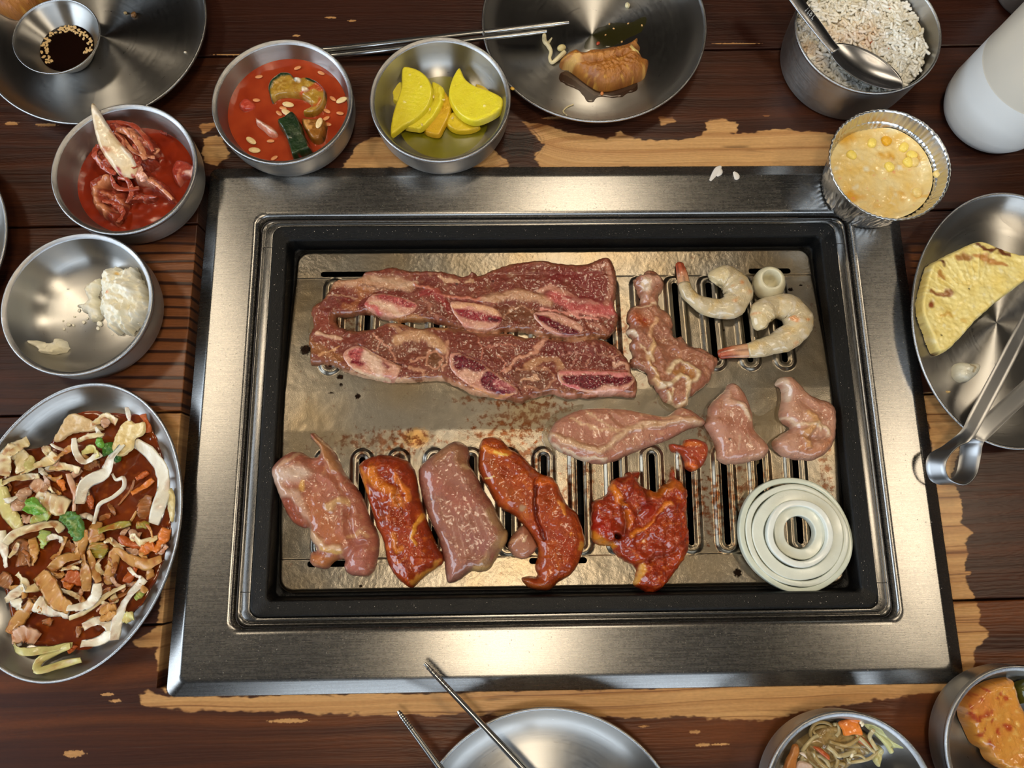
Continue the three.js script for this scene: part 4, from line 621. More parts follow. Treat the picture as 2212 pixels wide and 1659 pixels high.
  bone([1000, 700, 1060, 692, 1200, 750, 1232, 780, 1320, 840, 1412, 910, 1390, 952, 1300, 968, 1180, 930, 1080, 870, 1000, 790], [{ p: ZA([1020,715,1070,705,1190,755,1222,790,1185,802,1150,832,1090,812,1030,782]), fill: true, w: 8, c: deep, s: 0.9, n: 0.5, c2: deep2 }, { p: ZA([1230,800,1310,850,1398,915,1372,942,1290,940,1200,902,1190,842]), fill: true, w: 8, c: rgb(122, 36, 56), s: 0.9, n: 0.5, c2: deep2 }, k([1080, 830, 1140, 850], 18, rgb(220, 180, 160)), k([1290, 870, 1370, 920], 16, rgb(140, 48, 66), { c2: rgb(196, 130, 130) }), k([1120, 900, 1280, 955, 1390, 945], 5, rgb(214, 160, 110))], 'cut rib bone with grainy dark marrow');
  bone([1662, 800, 1800, 795, 2000, 800, 2100, 812, 2134, 850, 2080, 920, 1980, 952, 1880, 948, 1760, 918, 1668, 880], [{ p: ZA([1690,830,1850,820,2080,828,2112,860,2050,892,1980,900,1940,888,1880,916,1780,902,1700,876]), fill: true, w: 8, c: deep, s: 0.9, n: 0.5, c2: deep2 }, k([1680, 815, 1850, 812, 2080, 825], 10, rgb(206, 132, 132)), k([1900, 925, 1960, 905, 2000, 930], 20, rgb(226, 184, 170)), k([1690, 890, 1780, 910], 9, rgb(206, 120, 126))], 'long cut rib bone with deep red marrow');
}
function slab(name, label, cat, Zf, out, o) { const r = food({ outs: [Zf(out)], hb: FLAT, base: restH, T: 0.009, w: 0.006, cell: 0.0008, ragged: 0.0003, rf: 240, lump: [0.0016, 60], fine: [0.0003, 300], cf: 70, tint: /marinated/.test(name) ? [0.98, 1.0, 0.5] : [0.80, 0.70, 0.55], vein: /marinated/.test(name) ? [rgb(206, 110, 50), 120, 0.05, 0.4] : [rgb(222, 196, 176), 120, 0.03, 0.45], ...o, marks: (o.marks || []).map(m => ({ ...m, p: Zf(m.p) })) }); return solo(name, label, cat, r.geo, o.mat || M.meat, o.group); }
const mk = (p, w, c, o = {}) => ({ p, w, c, n: 1, ...o }), gr = (p, w, h = -0.0016, c) => ({ p, w, h, n: 0.7, s: 1.2, c, a: 0.5 });
const pale1 = rgb(190, 142, 126), pale2 = rgb(172, 116, 106), film = rgb(206, 178, 160), milky = rgb(222, 200, 184), amber = rgb(178, 108, 48);
slab('chicken_piece', 'glistening pale chicken strip with tangled white fat strands beside the rib', 'chicken', ZB, [265, 140, 320, 150, 375, 200, 380, 260, 345, 330, 355, 420, 410, 450, 440, 520, 440, 580, 450, 625, 500, 620, 530, 670, 600, 700, 680, 730, 760, 790, 745, 850, 690, 950, 600, 1030, 550, 1060, 545, 1120, 480, 1140, 430, 1120, 380, 1100, 340, 1050, 310, 1000, 270, 960, 240, 880, 150, 850, 130, 800, 150, 760, 130, 690, 150, 640, 105, 590, 130, 540, 110, 500, 120, 440, 160, 400, 210, 380, 200, 330, 180, 280, 160, 230, 190, 180, 230, 170], {
  c1: rgb(172, 122, 104), c2: rgb(150, 98, 84), c3: rgb(190, 140, 116), ragged: 0.0009, lump: [0.0026, 90], fine: [0.0007, 300], T: 0.0075, marks: [
    mk([250, 180, 290, 220, 280, 300, 250, 360], 24, rgb(214, 178, 164), { n: 1.4, h: 0.002, c2: rgb(190, 140, 130) }), mk([240, 230, 260, 290], 17, rgb(232, 214, 200), { h: 0.001 }), mk([180, 410, 260, 400, 320, 380], 6, rgb(226, 200, 180), { n: 1.6 }), mk([200, 470, 260, 500], 26, rgb(168, 82, 34), { s: 1.2 }), mk([235, 490], 10, rgb(140, 36, 20)), mk([130, 580, 160, 590, 180, 620], 10, rgb(232, 216, 204), { h: 0.001 }), mk([330, 490, 290, 560, 270, 620], 7, rgb(214, 170, 140), { h: 0.001 }),
    mk([300, 650, 290, 720, 270, 780, 300, 860, 310, 930, 370, 990], 10, rgb(220, 184, 144), { h: 0.0016, n: 1.2 }), mk([200, 680, 270, 740, 300, 800], 5, rgb(222, 196, 170), { n: 1.4, h: 0.0008 }), mk([390, 890, 440, 820, 500, 805, 570, 840, 620, 880, 600, 950, 560, 960], 11, rgb(226, 204, 176), { h: 0.002, n: 0.8 }), mk([450, 880, 520, 850, 550, 920], 16, rgb(186, 138, 84), { a: 0.8 }), mk([370, 980, 430, 960, 490, 900, 540, 930, 545, 1030, 520, 1100, 470, 1130, 420, 1100, 400, 1030], 10, rgb(230, 208, 180), { h: 0.002, n: 0.6 }), mk([350, 980, 400, 980], 12, rgb(240, 228, 214), { h: 0.001 }), mk([430, 1000, 430, 1050], 5, rgb(230, 208, 180)), gr([330, 640, 400, 700, 420, 800], 16), gr([160, 800, 250, 780], 14), mk([500, 640, 560, 700, 680, 760], 4, rgb(120, 76, 66), { a: 0.6, n: 1.4 }) ] });
slab('chicken_piece', 'long pale chicken strip with a twisted tapering end under the rib', 'chicken', ZP, [1183, 945, 1197, 915, 1228, 895, 1268, 884, 1330, 884, 1372, 890, 1420, 900, 1440, 899, 1465, 883, 1488, 887, 1503, 898, 1517, 908, 1517, 920, 1483, 930, 1442, 952, 1402, 966, 1361, 982, 1325, 998, 1290, 1004, 1245, 992, 1205, 975, 1190, 962], {
  c1: pale1, c2: pale2, c3: rgb(206, 160, 140), T: 0.009, marks: [mk([1190, 940, 1240, 962, 1290, 980, 1320, 960, 1350, 930, 1400, 920, 1450, 915, 1510, 912], 15, rgb(224, 196, 174), { h: 0.0022, n: 0.8, c2: rgb(204, 164, 140) }), mk([1230, 905, 1290, 930, 1360, 930], 5, rgb(214, 178, 150), { n: 1.5 }), mk([1265, 890, 1300, 915, 1340, 940], 4, rgb(216, 184, 160), { n: 1.5 }), mk([1385, 895, 1440, 905, 1500, 905], 8, rgb(214, 172, 146), { h: 0.001 }), mk([1215, 975, 1260, 992, 1310, 994], 9, rgb(226, 206, 190), { n: 1.2, h: 0.0008 }), mk([1185, 950, 1205, 972], 12, rgb(220, 206, 194), { n: 1.6 }), ...[1385, 1400, 1415, 1428].map(x => mk([x, 940, x + 6, 960], 2, rgb(136, 84, 76), { a: 0.8 })), gr([1320, 900, 1350, 925, 1420, 915], 8)] });
slab('chicken_piece', 'smooth pale pink chicken piece, pear shaped, in the row under the shrimps', 'chicken', ZB, [830, 970, 880, 970, 940, 1040, 980, 1130, 1000, 1200, 1010, 1290, 1080, 1370, 1115, 1430, 1090, 1490, 1000, 1520, 880, 1540, 790, 1530, 745, 1490, 740, 1420, 720, 1360, 690, 1310, 660, 1260, 680, 1200, 690, 1140, 730, 1080, 800, 1020], {
  c1: rgb(200, 156, 142), c2: rgb(176, 124, 112), T: 0.011, w: 0.008, marks: [mk([830, 1010, 820, 1090, 870, 1110, 940, 1130, 980, 1180], 11, rgb(216, 178, 166), { h: 0.0016 }), mk([890, 1110, 950, 1160, 990, 1220], 7, milky), mk([800, 1220, 900, 1230, 960, 1290], 26, rgb(166, 108, 92), { a: 0.7, s: 1.2 }), gr([800, 1060, 790, 1150, 770, 1200], 12), mk([760, 1500, 900, 1520, 1060, 1480], 14, rgb(206, 166, 148), { a: 0.6 }), mk([840, 1360], 5, rgb(30, 22, 18)), mk([910, 1340, 900, 1440], 3, milky, { a: 0.5 }), mk([960, 1330, 1000, 1420], 3, milky, { a: 0.5 })] });
slab('chicken_piece', 'pale chicken piece with a curled tip and browned fold by the plate edge', 'chicken', ZB, [1165, 975, 1190, 925, 1260, 915, 1320, 960, 1380, 1030, 1450, 1070, 1530, 1095, 1580, 1150, 1590, 1270, 1580, 1380, 1530, 1460, 1440, 1510, 1340, 1510, 1240, 1490, 1160, 1430, 1145, 1380, 1200, 1330, 1250, 1300, 1270, 1280, 1210, 1240, 1190, 1190, 1200, 1120, 1210, 1060, 1200, 1000], {
  c1: rgb(206, 166, 152), c2: rgb(180, 132, 118), T: 0.0105, w: 0.007, marks: [mk([1180, 970, 1230, 940, 1260, 1000, 1250, 1080], 14, rgb(222, 206, 198), { a: 0.8 }), mk([1400, 1180, 1440, 1240, 1400, 1300, 1360, 1330, 1400, 1400], 16, rgb(204, 160, 118), { h: 0.0022 }), mk([1440, 1260, 1520, 1280, 1550, 1330], 7, rgb(236, 216, 196), { h: 0.001 }), mk([1380, 1250, 1460, 1250, 1480, 1290], 6, rgb(230, 204, 176), { h: 0.001 }), mk([1370, 1420, 1470, 1440, 1560, 1380], 20, rgb(182, 116, 72), { a: 0.6, s: 1.2 }), mk([1230, 1200, 1300, 1250, 1370, 1260], 10, milky, { n: 1.5 }), gr([1380, 1100, 1420, 1150, 1500, 1180], 12), gr([1340, 1330, 1440, 1370, 1540, 1340], 10, -0.0018, rgb(130, 80, 66)), mk([1420, 1060, 1500, 1130, 1560, 1200], 20, rgb(176, 124, 106), { a: 0.6 })] });
const red1 = rgb(154, 54, 20), red2 = rgb(120, 34, 14), red3 = rgb(184, 86, 34), gloss = { c1: red1, c2: red2, c3: red3 };
slab('marinated_chicken_scrap', 'tiny red marinated scrap between the pale chicken pieces', 'chicken', ZB, [410, 1400, 450, 1390, 500, 1400, 520, 1365, 570, 1355, 640, 1370, 680, 1400, 685, 1480, 650, 1550, 590, 1590, 530, 1570, 520, 1520, 480, 1460, 430, 1450], { c1: rgb(160, 62, 40), c2: rgb(128, 40, 26), T: 0.008, w: 0.004, cell: 0.0006, marks: [mk([520, 1380, 620, 1400], 10, rgb(190, 96, 50), { a: 0.8 }), mk([560, 1540, 600, 1570], 9, rgb(196, 92, 40)), gr([520, 1460, 600, 1480, 640, 1540], 8), mk([430, 1420], 14, rgb(150, 44, 20))] });
slab('chicken_thigh', 'pale raw chicken thigh with white membrane at the lower left of the plate', 'chicken', ZC, [350, 120, 380, 115, 440, 170, 500, 230, 540, 310, 580, 390, 650, 470, 700, 560, 740, 680, 780, 760, 795, 850, 780, 950, 760, 1020, 720, 1060, 640, 1060, 580, 1040, 560, 990, 560, 950, 500, 960, 450, 1010, 380, 1005, 335, 970, 340, 900, 380, 880, 340, 820, 330, 740, 290, 740, 230, 710, 180, 640, 150, 560, 120, 480, 90, 400, 90, 340, 150, 280, 220, 235, 290, 240, 340, 270, 400, 265, 410, 220, 360, 160], {
  c1: rgb(186, 122, 108), c2: rgb(160, 100, 88), c3: rgb(206, 158, 134), T: 0.013, w: 0.010, lump: [0.0026, 55], marks: [mk([120, 400, 200, 380, 280, 360], 36, rgb(222, 204, 200), { a: 0.85, s: 0.9, h: 0.001 }), mk([160, 470, 240, 520, 290, 600, 320, 700], 22, rgb(214, 184, 172), { a: 0.8, h: 0.001 }), mk([180, 580, 230, 660, 280, 720], 26, rgb(150, 74, 50), { a: 0.8, h: -0.002 }), mk([330, 580, 420, 620, 480, 720, 520, 780], 44, rgb(182, 112, 66), { a: 0.7, s: 1.1 }), mk([470, 600, 540, 560, 590, 590], 15, rgb(214, 176, 136), { h: 0.001 }), mk([330, 760, 420, 860, 520, 880], 16, rgb(224, 190, 164), { h: 0.0015 }), mk([380, 160, 440, 250, 500, 330], 18, rgb(196, 146, 110), { h: 0.0015 }), gr([330, 280, 380, 330, 430, 330], 16, -0.003), gr([420, 320, 520, 420, 590, 520, 600, 640], 14, -0.0026), gr([590, 640, 590, 760, 620, 830], 12, -0.003), gr([560, 950, 620, 870, 700, 840], 12, -0.003), mk([600, 860, 680, 940, 640, 1030], 34, rgb(178, 112, 112), { a: 0.6, s: 1 }), mk([350, 930, 420, 960, 480, 950], 22, rgb(196, 132, 84), { a: 0.8, h: 0.001 }), mk([290, 480, 300, 440], 10, rgb(224, 178, 110)), mk([410, 880, 530, 900], 8, rgb(226, 184, 120)), mk([600, 800, 680, 760, 720, 790], 10, rgb(206, 160, 128)), mk([250, 250, 200, 290, 130, 330], 10, rgb(206, 168, 150), { h: 0.001 })] });
slab('marinated_chicken', 'thick log of red marinated chicken between two pale pieces', 'chicken', ZC, [670, 320, 720, 280, 800, 255, 900, 262, 980, 290, 1030, 350, 1050, 430, 1070, 540, 1100, 640, 1140, 760, 1180, 850, 1225, 930, 1215, 980, 1160, 1020, 1090, 1070, 1030, 1130, 990, 1135, 930, 1090, 880, 1030, 840, 940, 820, 820, 780, 740, 750, 640, 720, 540, 690, 440, 665, 360], {
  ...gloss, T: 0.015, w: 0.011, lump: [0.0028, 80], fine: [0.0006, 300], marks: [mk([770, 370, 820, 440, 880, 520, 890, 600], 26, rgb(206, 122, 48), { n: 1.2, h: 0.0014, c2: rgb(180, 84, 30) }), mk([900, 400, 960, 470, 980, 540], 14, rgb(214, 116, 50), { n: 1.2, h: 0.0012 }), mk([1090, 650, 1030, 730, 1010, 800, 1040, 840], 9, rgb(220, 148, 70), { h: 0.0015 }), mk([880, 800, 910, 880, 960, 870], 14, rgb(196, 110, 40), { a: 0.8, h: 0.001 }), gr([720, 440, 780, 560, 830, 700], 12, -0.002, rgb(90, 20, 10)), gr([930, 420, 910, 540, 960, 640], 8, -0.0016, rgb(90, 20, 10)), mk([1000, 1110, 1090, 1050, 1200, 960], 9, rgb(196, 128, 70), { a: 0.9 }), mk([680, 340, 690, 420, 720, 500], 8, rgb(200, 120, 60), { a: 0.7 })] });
slab('chicken_thigh', 'pale raw chicken thigh with silvery muscle grain between red pieces', 'chicken', ZC, [1060, 350, 1110, 290, 1180, 240, 1250, 190, 1310, 165, 1370, 190, 1400, 240, 1395, 310, 1430, 370, 1460, 420, 1490, 490, 1540, 560, 1580, 640, 1620, 730, 1650, 760, 1645, 830, 1600, 900, 1560, 970, 1520, 1020, 1460, 1035, 1410, 1030, 1340, 1080, 1260, 1110, 1235, 1050, 1225, 960, 1200, 860, 1170, 770, 1130, 690, 1090, 560, 1065, 460], {
  c1: rgb(170, 118, 110), c2: rgb(146, 98, 88), T: 0.014, w: 0.011, lump: [0.002, 50], marks: [mk([1180, 290, 1280, 230, 1350, 250, 1360, 330], 30, rgb(160, 118, 88), { a: 0.7, h: 0.001 }), mk([1350, 320, 1380, 340], 10, rgb(216, 190, 160), { h: 0.001 }), mk([1190, 480, 1300, 560, 1400, 560], 36, rgb(172, 96, 88), { a: 0.5, s: 1.3 }), mk([1540, 620, 1600, 720, 1590, 830, 1520, 960, 1440, 1020], 20, rgb(176, 148, 118), { a: 0.85, h: 0.0006 }), mk([1640, 760, 1620, 880, 1520, 1000, 1430, 1025], 14, rgb(206, 172, 120), { a: 0.8 }), ...[0, 1, 2, 3, 4, 5, 6].map(i => mk([1270 + i * 34, 680 - i * 14, 1330 + i * 42, 950 - i * 22], 2.4, rgb(206, 172, 166), { a: 0.5, n: 0.8 })), mk([1420, 820, 1500, 880], 30, rgb(150, 96, 104), { a: 0.6, s: 1.2 }), gr([1380, 200, 1340, 280, 1370, 330], 10, -0.0018), mk([1255, 1090, 1340, 1060, 1400, 1010], 10, rgb(150, 110, 100), { a: 0.7 }), mk([1145, 552], 4, rgb(24, 14, 12))] });
slab('chicken_scrap', 'small pale chicken nub wedged between a thigh and a red piece', 'chicken', ZC, [1650, 840, 1700, 760, 1760, 720, 1820, 800, 1845, 870, 1780, 942, 1700, 935, 1660, 890], { c1: rgb(188, 138, 120), c2: rgb(164, 110, 94), T: 0.009, w: 0.006, marks: [mk([1680, 830, 1750, 790], 8, rgb(214, 172, 150)), mk([1745, 830, 1775, 790], 4, rgb(232, 206, 180))] });
slab('marinated_chicken', 'long bent strip of red marinated chicken with a pointed foot', 'chicken', ZC, [1470, 170, 1530, 140, 1600, 150, 1660, 210, 1740, 260, 1800, 320, 1870, 380, 1930, 395, 1975, 440, 2010, 520, 2050, 590, 2110, 640, 2140, 720, 2165, 820, 2150, 900, 2110, 1000, 2060, 1060, 1990, 1100, 1930, 1150, 1860, 1155, 1780, 1130, 1740, 1075, 1800, 1060, 1850, 1060, 1830, 1000, 1850, 920, 1840, 850, 1790, 770, 1740, 710, 1680, 650, 1590, 600, 1550, 540, 1510, 470, 1460, 380, 1450, 300], {
  c1: rgb(158, 64, 24), c2: rgb(128, 42, 18), c3: rgb(176, 84, 34), T: 0.013, w: 0.010, lump: [0.0026, 60], fine: [0.0005, 300], marks: [mk([1490, 210, 1560, 220, 1640, 260], 14, rgb(206, 110, 40), { h: 0.001 }), mk([1570, 245, 1640, 262], 7, rgb(226, 178, 110)), mk([1840, 420, 1830, 540, 1840, 660, 1900, 820], 8, rgb(96, 24, 12), { h: -0.003 }), mk([1880, 410, 1950, 430, 1990, 500], 18, rgb(196, 88, 34), { h: 0.0018 }), mk([1990, 560, 2030, 640], 8, rgb(214, 130, 70), { h: 0.0008 }), mk([1500, 300, 1580, 420, 1680, 540, 1760, 640], 20, rgb(150, 78, 44), { a: 0.5, s: 1.2 }), mk([1740, 605], 12, rgb(160, 120, 120)), mk([1500, 408, 1560, 405], 3, rgb(230, 190, 150)), mk([2130, 880, 2150, 850], 10, rgb(206, 140, 70)), mk([2070, 780], 6, rgb(222, 140, 70)), mk([1760, 1090, 1850, 1130, 1930, 1130], 14, rgb(140, 70, 40), { a: 0.8 }), mk([1900, 720, 2000, 800, 2050, 900], 40, rgb(138, 36, 20), { a: 0.5, s: 1.2 })] });
slab('marinated_chicken', 'ragged clump of red marinated chicken beside the big onion slice', 'chicken', ZD, [490, 290, 560, 260, 600, 235, 660, 240, 655, 300, 700, 340, 760, 365, 800, 330, 850, 290, 865, 220, 885, 230, 890, 270, 940, 320, 970, 390, 965, 480, 970, 560, 985, 640, 985, 720, 950, 800, 900, 880, 850, 950, 780, 1010, 720, 1018, 660, 990, 625, 960, 650, 870, 610, 840, 530, 790, 470, 720, 400, 710, 355, 680, 345, 600, 350, 500, 360, 430, 440, 390, 460, 330], {
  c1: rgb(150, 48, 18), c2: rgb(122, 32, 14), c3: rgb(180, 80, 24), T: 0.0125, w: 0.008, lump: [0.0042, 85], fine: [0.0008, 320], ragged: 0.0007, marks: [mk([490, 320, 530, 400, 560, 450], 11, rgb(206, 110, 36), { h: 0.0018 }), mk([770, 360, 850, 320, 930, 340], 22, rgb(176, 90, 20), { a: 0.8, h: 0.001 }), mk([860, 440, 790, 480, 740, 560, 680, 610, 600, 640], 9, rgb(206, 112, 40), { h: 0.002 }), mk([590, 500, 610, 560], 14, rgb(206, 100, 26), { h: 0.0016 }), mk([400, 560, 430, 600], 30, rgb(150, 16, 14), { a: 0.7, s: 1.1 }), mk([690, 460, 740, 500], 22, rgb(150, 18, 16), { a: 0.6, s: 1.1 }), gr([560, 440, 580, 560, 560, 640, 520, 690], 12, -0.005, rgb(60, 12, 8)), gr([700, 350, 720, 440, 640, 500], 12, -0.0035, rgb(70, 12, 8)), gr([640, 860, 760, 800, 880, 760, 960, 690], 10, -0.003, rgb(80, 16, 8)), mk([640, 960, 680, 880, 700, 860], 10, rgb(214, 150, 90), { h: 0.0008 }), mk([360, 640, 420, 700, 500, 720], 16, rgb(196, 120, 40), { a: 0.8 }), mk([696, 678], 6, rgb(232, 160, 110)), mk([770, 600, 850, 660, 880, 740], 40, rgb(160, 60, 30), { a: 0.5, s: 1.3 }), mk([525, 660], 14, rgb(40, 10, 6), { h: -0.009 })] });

// ---- shrimps
function shrimp(label, Zf, path, hw, lift) {
  const pts = Zf(path).map((p, i) => U(p[0], p[1], FLAT + hw[i] * 0.9 / 3.3185 * 0.00032)); const dense = smoothOpen(pts, 8), n = dense.length, pos = [];
  const rad = t => { const k = t * (hw.length - 1), i = Math.min(hw.length - 2, Math.floor(k)); return mix(hw[i], hw[i + 1], k - i) / 3.3185 * 0.00032; };
  dense.forEach((p, i) => { const t = i / (n - 1); p.y = restH(p.x, p.z) + rad(t) * 0.86 + lift(t); });
  const S = thing('shrimp', label, 'shrimp', dense[Math.floor(n / 2)].clone().setY(restH(0, 0.05)));
  const k0 = Math.floor(n * 0.17), body = dense.slice(k0 - 1), tail = dense.slice(0, k0 + 1), m = body.length;
  const cb = (t, a, p) => { let c = mixc(rgb(198, 180, 144), rgb(180, 162, 128), clamp(0.5 + 1.6 * fbm(p.x * 120, p.z * 120, 2, 3))); c = mixc(c, rgb(206, 170, 100), 0.6 * sst(0.05, 0.35, fbm(p.x * 90 + 3, p.z * 90, 7, 3))); c = mixc(c, rgb(224, 214, 200), 0.5 * sst(0.1, 0.3, fbm(p.x * 200, p.z * 200, 17, 2))); if (t > 0.80) c = mixc(c, rgb(216, 196, 150), 0.5); return mixc(c, rgb(206, 120, 40), 0.75 * sst(0.22, 0.36, fbm(p.x * 130 + 11, p.z * 130, 31, 2)) * sst(0.15, 0.4, t)); };
  const g = tube(body, t => rad((k0 - 1 + t * (m - 1)) / (n - 1)) * (1 + 0.05 * Math.sin(t * 34) + (t > 0.97 ? -0.35 : 0)), 26, 0.86, cb);
  { const p = g.attributes.position, c0 = body[Math.floor(m / 2)]; for (let i = 0; i < p.count; i++) { const x = p.getX(i), y = p.getY(i), z = p.getZ(i), q = 0.0011 * fbm(x * 130, z * 130, y * 130, 3) * 2 + 0.0005 * fbm(x * 420, z * 420, y * 420, 2) * 2; p.setY(i, y + q); p.setX(i, x + q * 0.6); p.setZ(i, z + q * 0.5); } g.computeVertexNormals(); }
  part('body', g, M.meat, S);
  const ct = (t, a, p) => mixc(mixc(rgb(158, 66, 34), rgb(196, 148, 110), sst(0.25, 0.85, t)), rgb(92, 46, 30), 0.75 * sst(0.15, 0.35, Math.sin(a * 6 + 2 + 3 * t) * 0.4)); const gt = tube(tail, t => rad(t * k0 / (n - 1)) * (t < 0.06 ? 0.55 : 1), 16, 0.55, ct);
  part('tail', gt, M.moist, S, 'orange pink tail fan');
}
shrimp('shrimp with an upright orange tail, left of the little onion ring', ZB, [495, 75, 522, 170, 550, 285, 640, 372, 760, 412, 860, 398, 920, 325, 905, 240, 840, 188, 775, 195, 738, 235], [30, 46, 50, 62, 78, 94, 106, 106, 98, 86, 56], t => 0.003 * sst(0.75, 1, t));
shrimp('curled shrimp with its tail pointing at the chicken, under the little onion ring', ZB, [765, 752, 870, 730, 1010, 716, 1130, 685, 1240, 640, 1325, 570, 1345, 480, 1285, 412, 1185, 402, 1100, 440, 1075, 510, 1100, 560], [34, 48, 58, 76, 90, 106, 112, 106, 96, 96, 82, 52], t => 0.003 * sst(0.75, 1, t));
// ---- onions
function onionRing(at, ri, ro, y0, y1, seg = 72) { const e = 0.0007; return lathe([[ri + e, y0], [ro - e, y0], [ro, y0 + e], [ro, y1 - e * 1.4], [ro - e * 0.35, y1 - e * 0.4], [ro - e * 1.2, y1], [ri + e * 1.2, y1 + 0.0002], [ri + e * 0.35, y1 - e * 0.4], [ri, y1 - e * 1.4], [ri, y0 + e], [ri + e, y0]], seg, at); }
const onionMat = new THREE.MeshPhysicalMaterial({ vertexColors: true, roughness: 0.34, clearcoat: 0.4, clearcoatRoughness: 0.2, bumpMap: wetBump, bumpScale: 0.00012, transmission: 0.12, thickness: 0 });
{
  const px = ZD([1655, 640])[0], c = U(px[0], px[1], FLAT), at = V(c.x, restH(c.x, c.z) + 0.0022, c.z), O = thing('onion_slice', 'thick white onion slice of nested rings at the corner of the plate', 'onion', at), s = 0.00033 / 2.9892 * 0.985;
  const rings = [[358, 322, 0, 0.0058, 0, 0], [321.5, 284, 0.0004, 0.0068, 4, 4], [283.5, 211, 0.0006, 0.0076, 8, 2], [209, 168, 0.0004, 0.0108, 11, -5], [165, 100, 0.0, 0.0074, 19, -10]];
  rings.forEach(([ro, ri, y0, y1, dx, dz], k) => { const g = onionRing(at.clone().add(V(dx * s, 0, dz * s)), ri * s, ro * s, y0, y1, 96), p = g.attributes.position; for (let i = 0; i < p.count; i++) { const x = p.getX(i), z = p.getZ(i), th = Math.atan2(z - at.z, x - at.x), q = 1 + 0.014 * Math.sin(th * 2 + k) + 0.008 * Math.sin(th * 5 + k * 2); p.setX(i, at.x + (x - at.x) * q); p.setZ(i, at.z + (z - at.z) * q); p.setY(i, p.getY(i) + 0.0006 * Math.sin(th * 3 + k)); } g.computeVertexNormals();
    part('onion_ring', paintAll(g, k === 3 ? rgb(238, 241, 232) : k === 0 ? rgb(214, 220, 202) : rgb(226, 229, 214), 0.06, 220), onionMat, O); });
}
{
  const px = ZB([1140, 250])[0], c = U(px[0], px[1], FLAT + 0.004), at = V(c.x, restH(c.x, c.z) - 0.0002, c.z), r = 0.0122;
  const g = lathe([[0.0030, 0.002], [0.0085, 0.0002], [0.0108, 0.0012], [r, 0.0045], [r * 0.97, 0.0075], [r * 0.86, 0.0105], [r * 0.72, 0.0122], [r * 0.60, 0.0126], [r * 0.54, 0.0120], [r * 0.50, 0.008], [r * 0.47, 0.003], [0, 0.0016]], 48, at); { const p = g.attributes.position; for (let i = 0; i < p.count; i++) { const y = p.getY(i) - at.y; p.setZ(i, p.getZ(i) - y * 0.28); } g.computeVertexNormals(); }
  solo('onion_core', 'small domed onion ring with a hollow centre behind the curled shrimp', 'onion', paintAll(g, rgb(220, 212, 180), 0.08, 200), onionMat);
}
// thin pools of meat juice and oil on the plate
{
  const juice = new THREE.MeshPhysicalMaterial({ color: col(rgb(150, 128, 90)), roughness: 0.08, transparent: true, opacity: 0.30, clearcoat: 1, clearcoatRoughness: 0.05 });
  const jp = (label, out, T = 0.0006) => { const r = food({ outs: [ZP(out)], hb: FLAT, base: (x, z) => restH(x, z), T, w: 0.003, cell: 0.0014, ragged: 0.0006, rf: 160, c1: [1, 1, 1], c2: [1, 1, 1] }); solo('meat_juice', label, 'meat juice', r.geo, juice); };
  jp('clear juice pooled at the bend of the short rib', [668, 690, 676, 655, 694, 645, 690, 700, 676, 730, 664, 720], 0.0016);
  jp('clear juice pooled under the two right chicken pieces', [1600, 880, 1640, 900, 1680, 880, 1690, 950, 1660, 960, 1625, 930, 1640, 1000, 1610, 985]);
  jp('clear juice pooled around the long chicken strip', [1170, 945, 1185, 905, 1215, 885, 1260, 875, 1240, 900, 1200, 930, 1200, 985, 1180, 970], 0.0012);
  jp('clear juice pooled at the foot of the stringy chicken', [1425, 850, 1450, 860, 1470, 885, 1440, 890, 1420, 868], 0.0012);
}
// ---------------------------------------------------------------- side dishes
function dish(name, label, cat, Zf, out, b, hb, o) { const r = food({ outs: [Zf(out)], hb, base: b, T: 0.006, w: 0.004, cell: 0.0009, lump: [0.001, 90], fine: [0.0003, 300], cf: 90, ...o, marks: (o.marks || []).map(m => ({ ...m, p: Zf(m.p) })) }); return solo(name, label, cat, r.geo, o.mat || M.moist, o.group); }
const level = h => () => Y(h);
// kimchi
const kRed = rgb(158, 64, 40), kRed2 = rgb(118, 36, 22), kPale = rgb(206, 134, 96);
dish('kimchi_heap', 'crumpled red cabbage kimchi heaped in its brine', 'kimchi', ZI, [520, 270, 560, 200, 600, 155, 680, 160, 740, 180, 800, 220, 850, 270, 870, 310, 830, 340, 860, 370, 830, 400, 780, 430, 720, 440, 640, 440, 570, 430, 530, 370, 510, 320], level(0.012), 0.02, { T: 0.013, w: 0.010, lump: [0.0055, 85], fine: [0.0016, 260], ragged: 0.0012, c1: kRed, c2: kRed2, c3: kPale, mat: M.meat, marks: [mk([700, 190, 780, 240, 840, 340], 10, rgb(196, 122, 92), { n: 1.6, h: 0.002 }), mk([620, 210, 680, 290, 760, 330], 9, rgb(190, 110, 80), { n: 1.8, h: 0.002 }), mk([540, 300, 600, 370, 640, 420], 10, rgb(180, 96, 66), { n: 1.6, h: 0.0015 }), gr([660, 200, 720, 280, 790, 380], 9, -0.004), gr([760, 210, 800, 300], 8, -0.003)] });
dish('kimchi_heap', 'long red kimchi strand trailing into the brine', 'kimchi', ZI, [720, 370, 770, 400, 830, 440, 880, 470, 920, 510, 950, 575, 930, 592, 890, 560, 840, 520, 800, 490, 750, 495, 715, 460, 705, 410], level(0.0115), 0.02, { T: 0.008, w: 0.005, lump: [0.003, 120], fine: [0.001, 300], ragged: 0.0008, c1: kRed, c2: rgb(128, 38, 26), c3: kPale, mat: M.meat, marks: [mk([730, 440, 770, 470, 800, 480], 14, rgb(214, 150, 120), { h: 0.003 }), mk([820, 460, 900, 540], 6, rgb(196, 120, 86), { h: 0.001 })] });
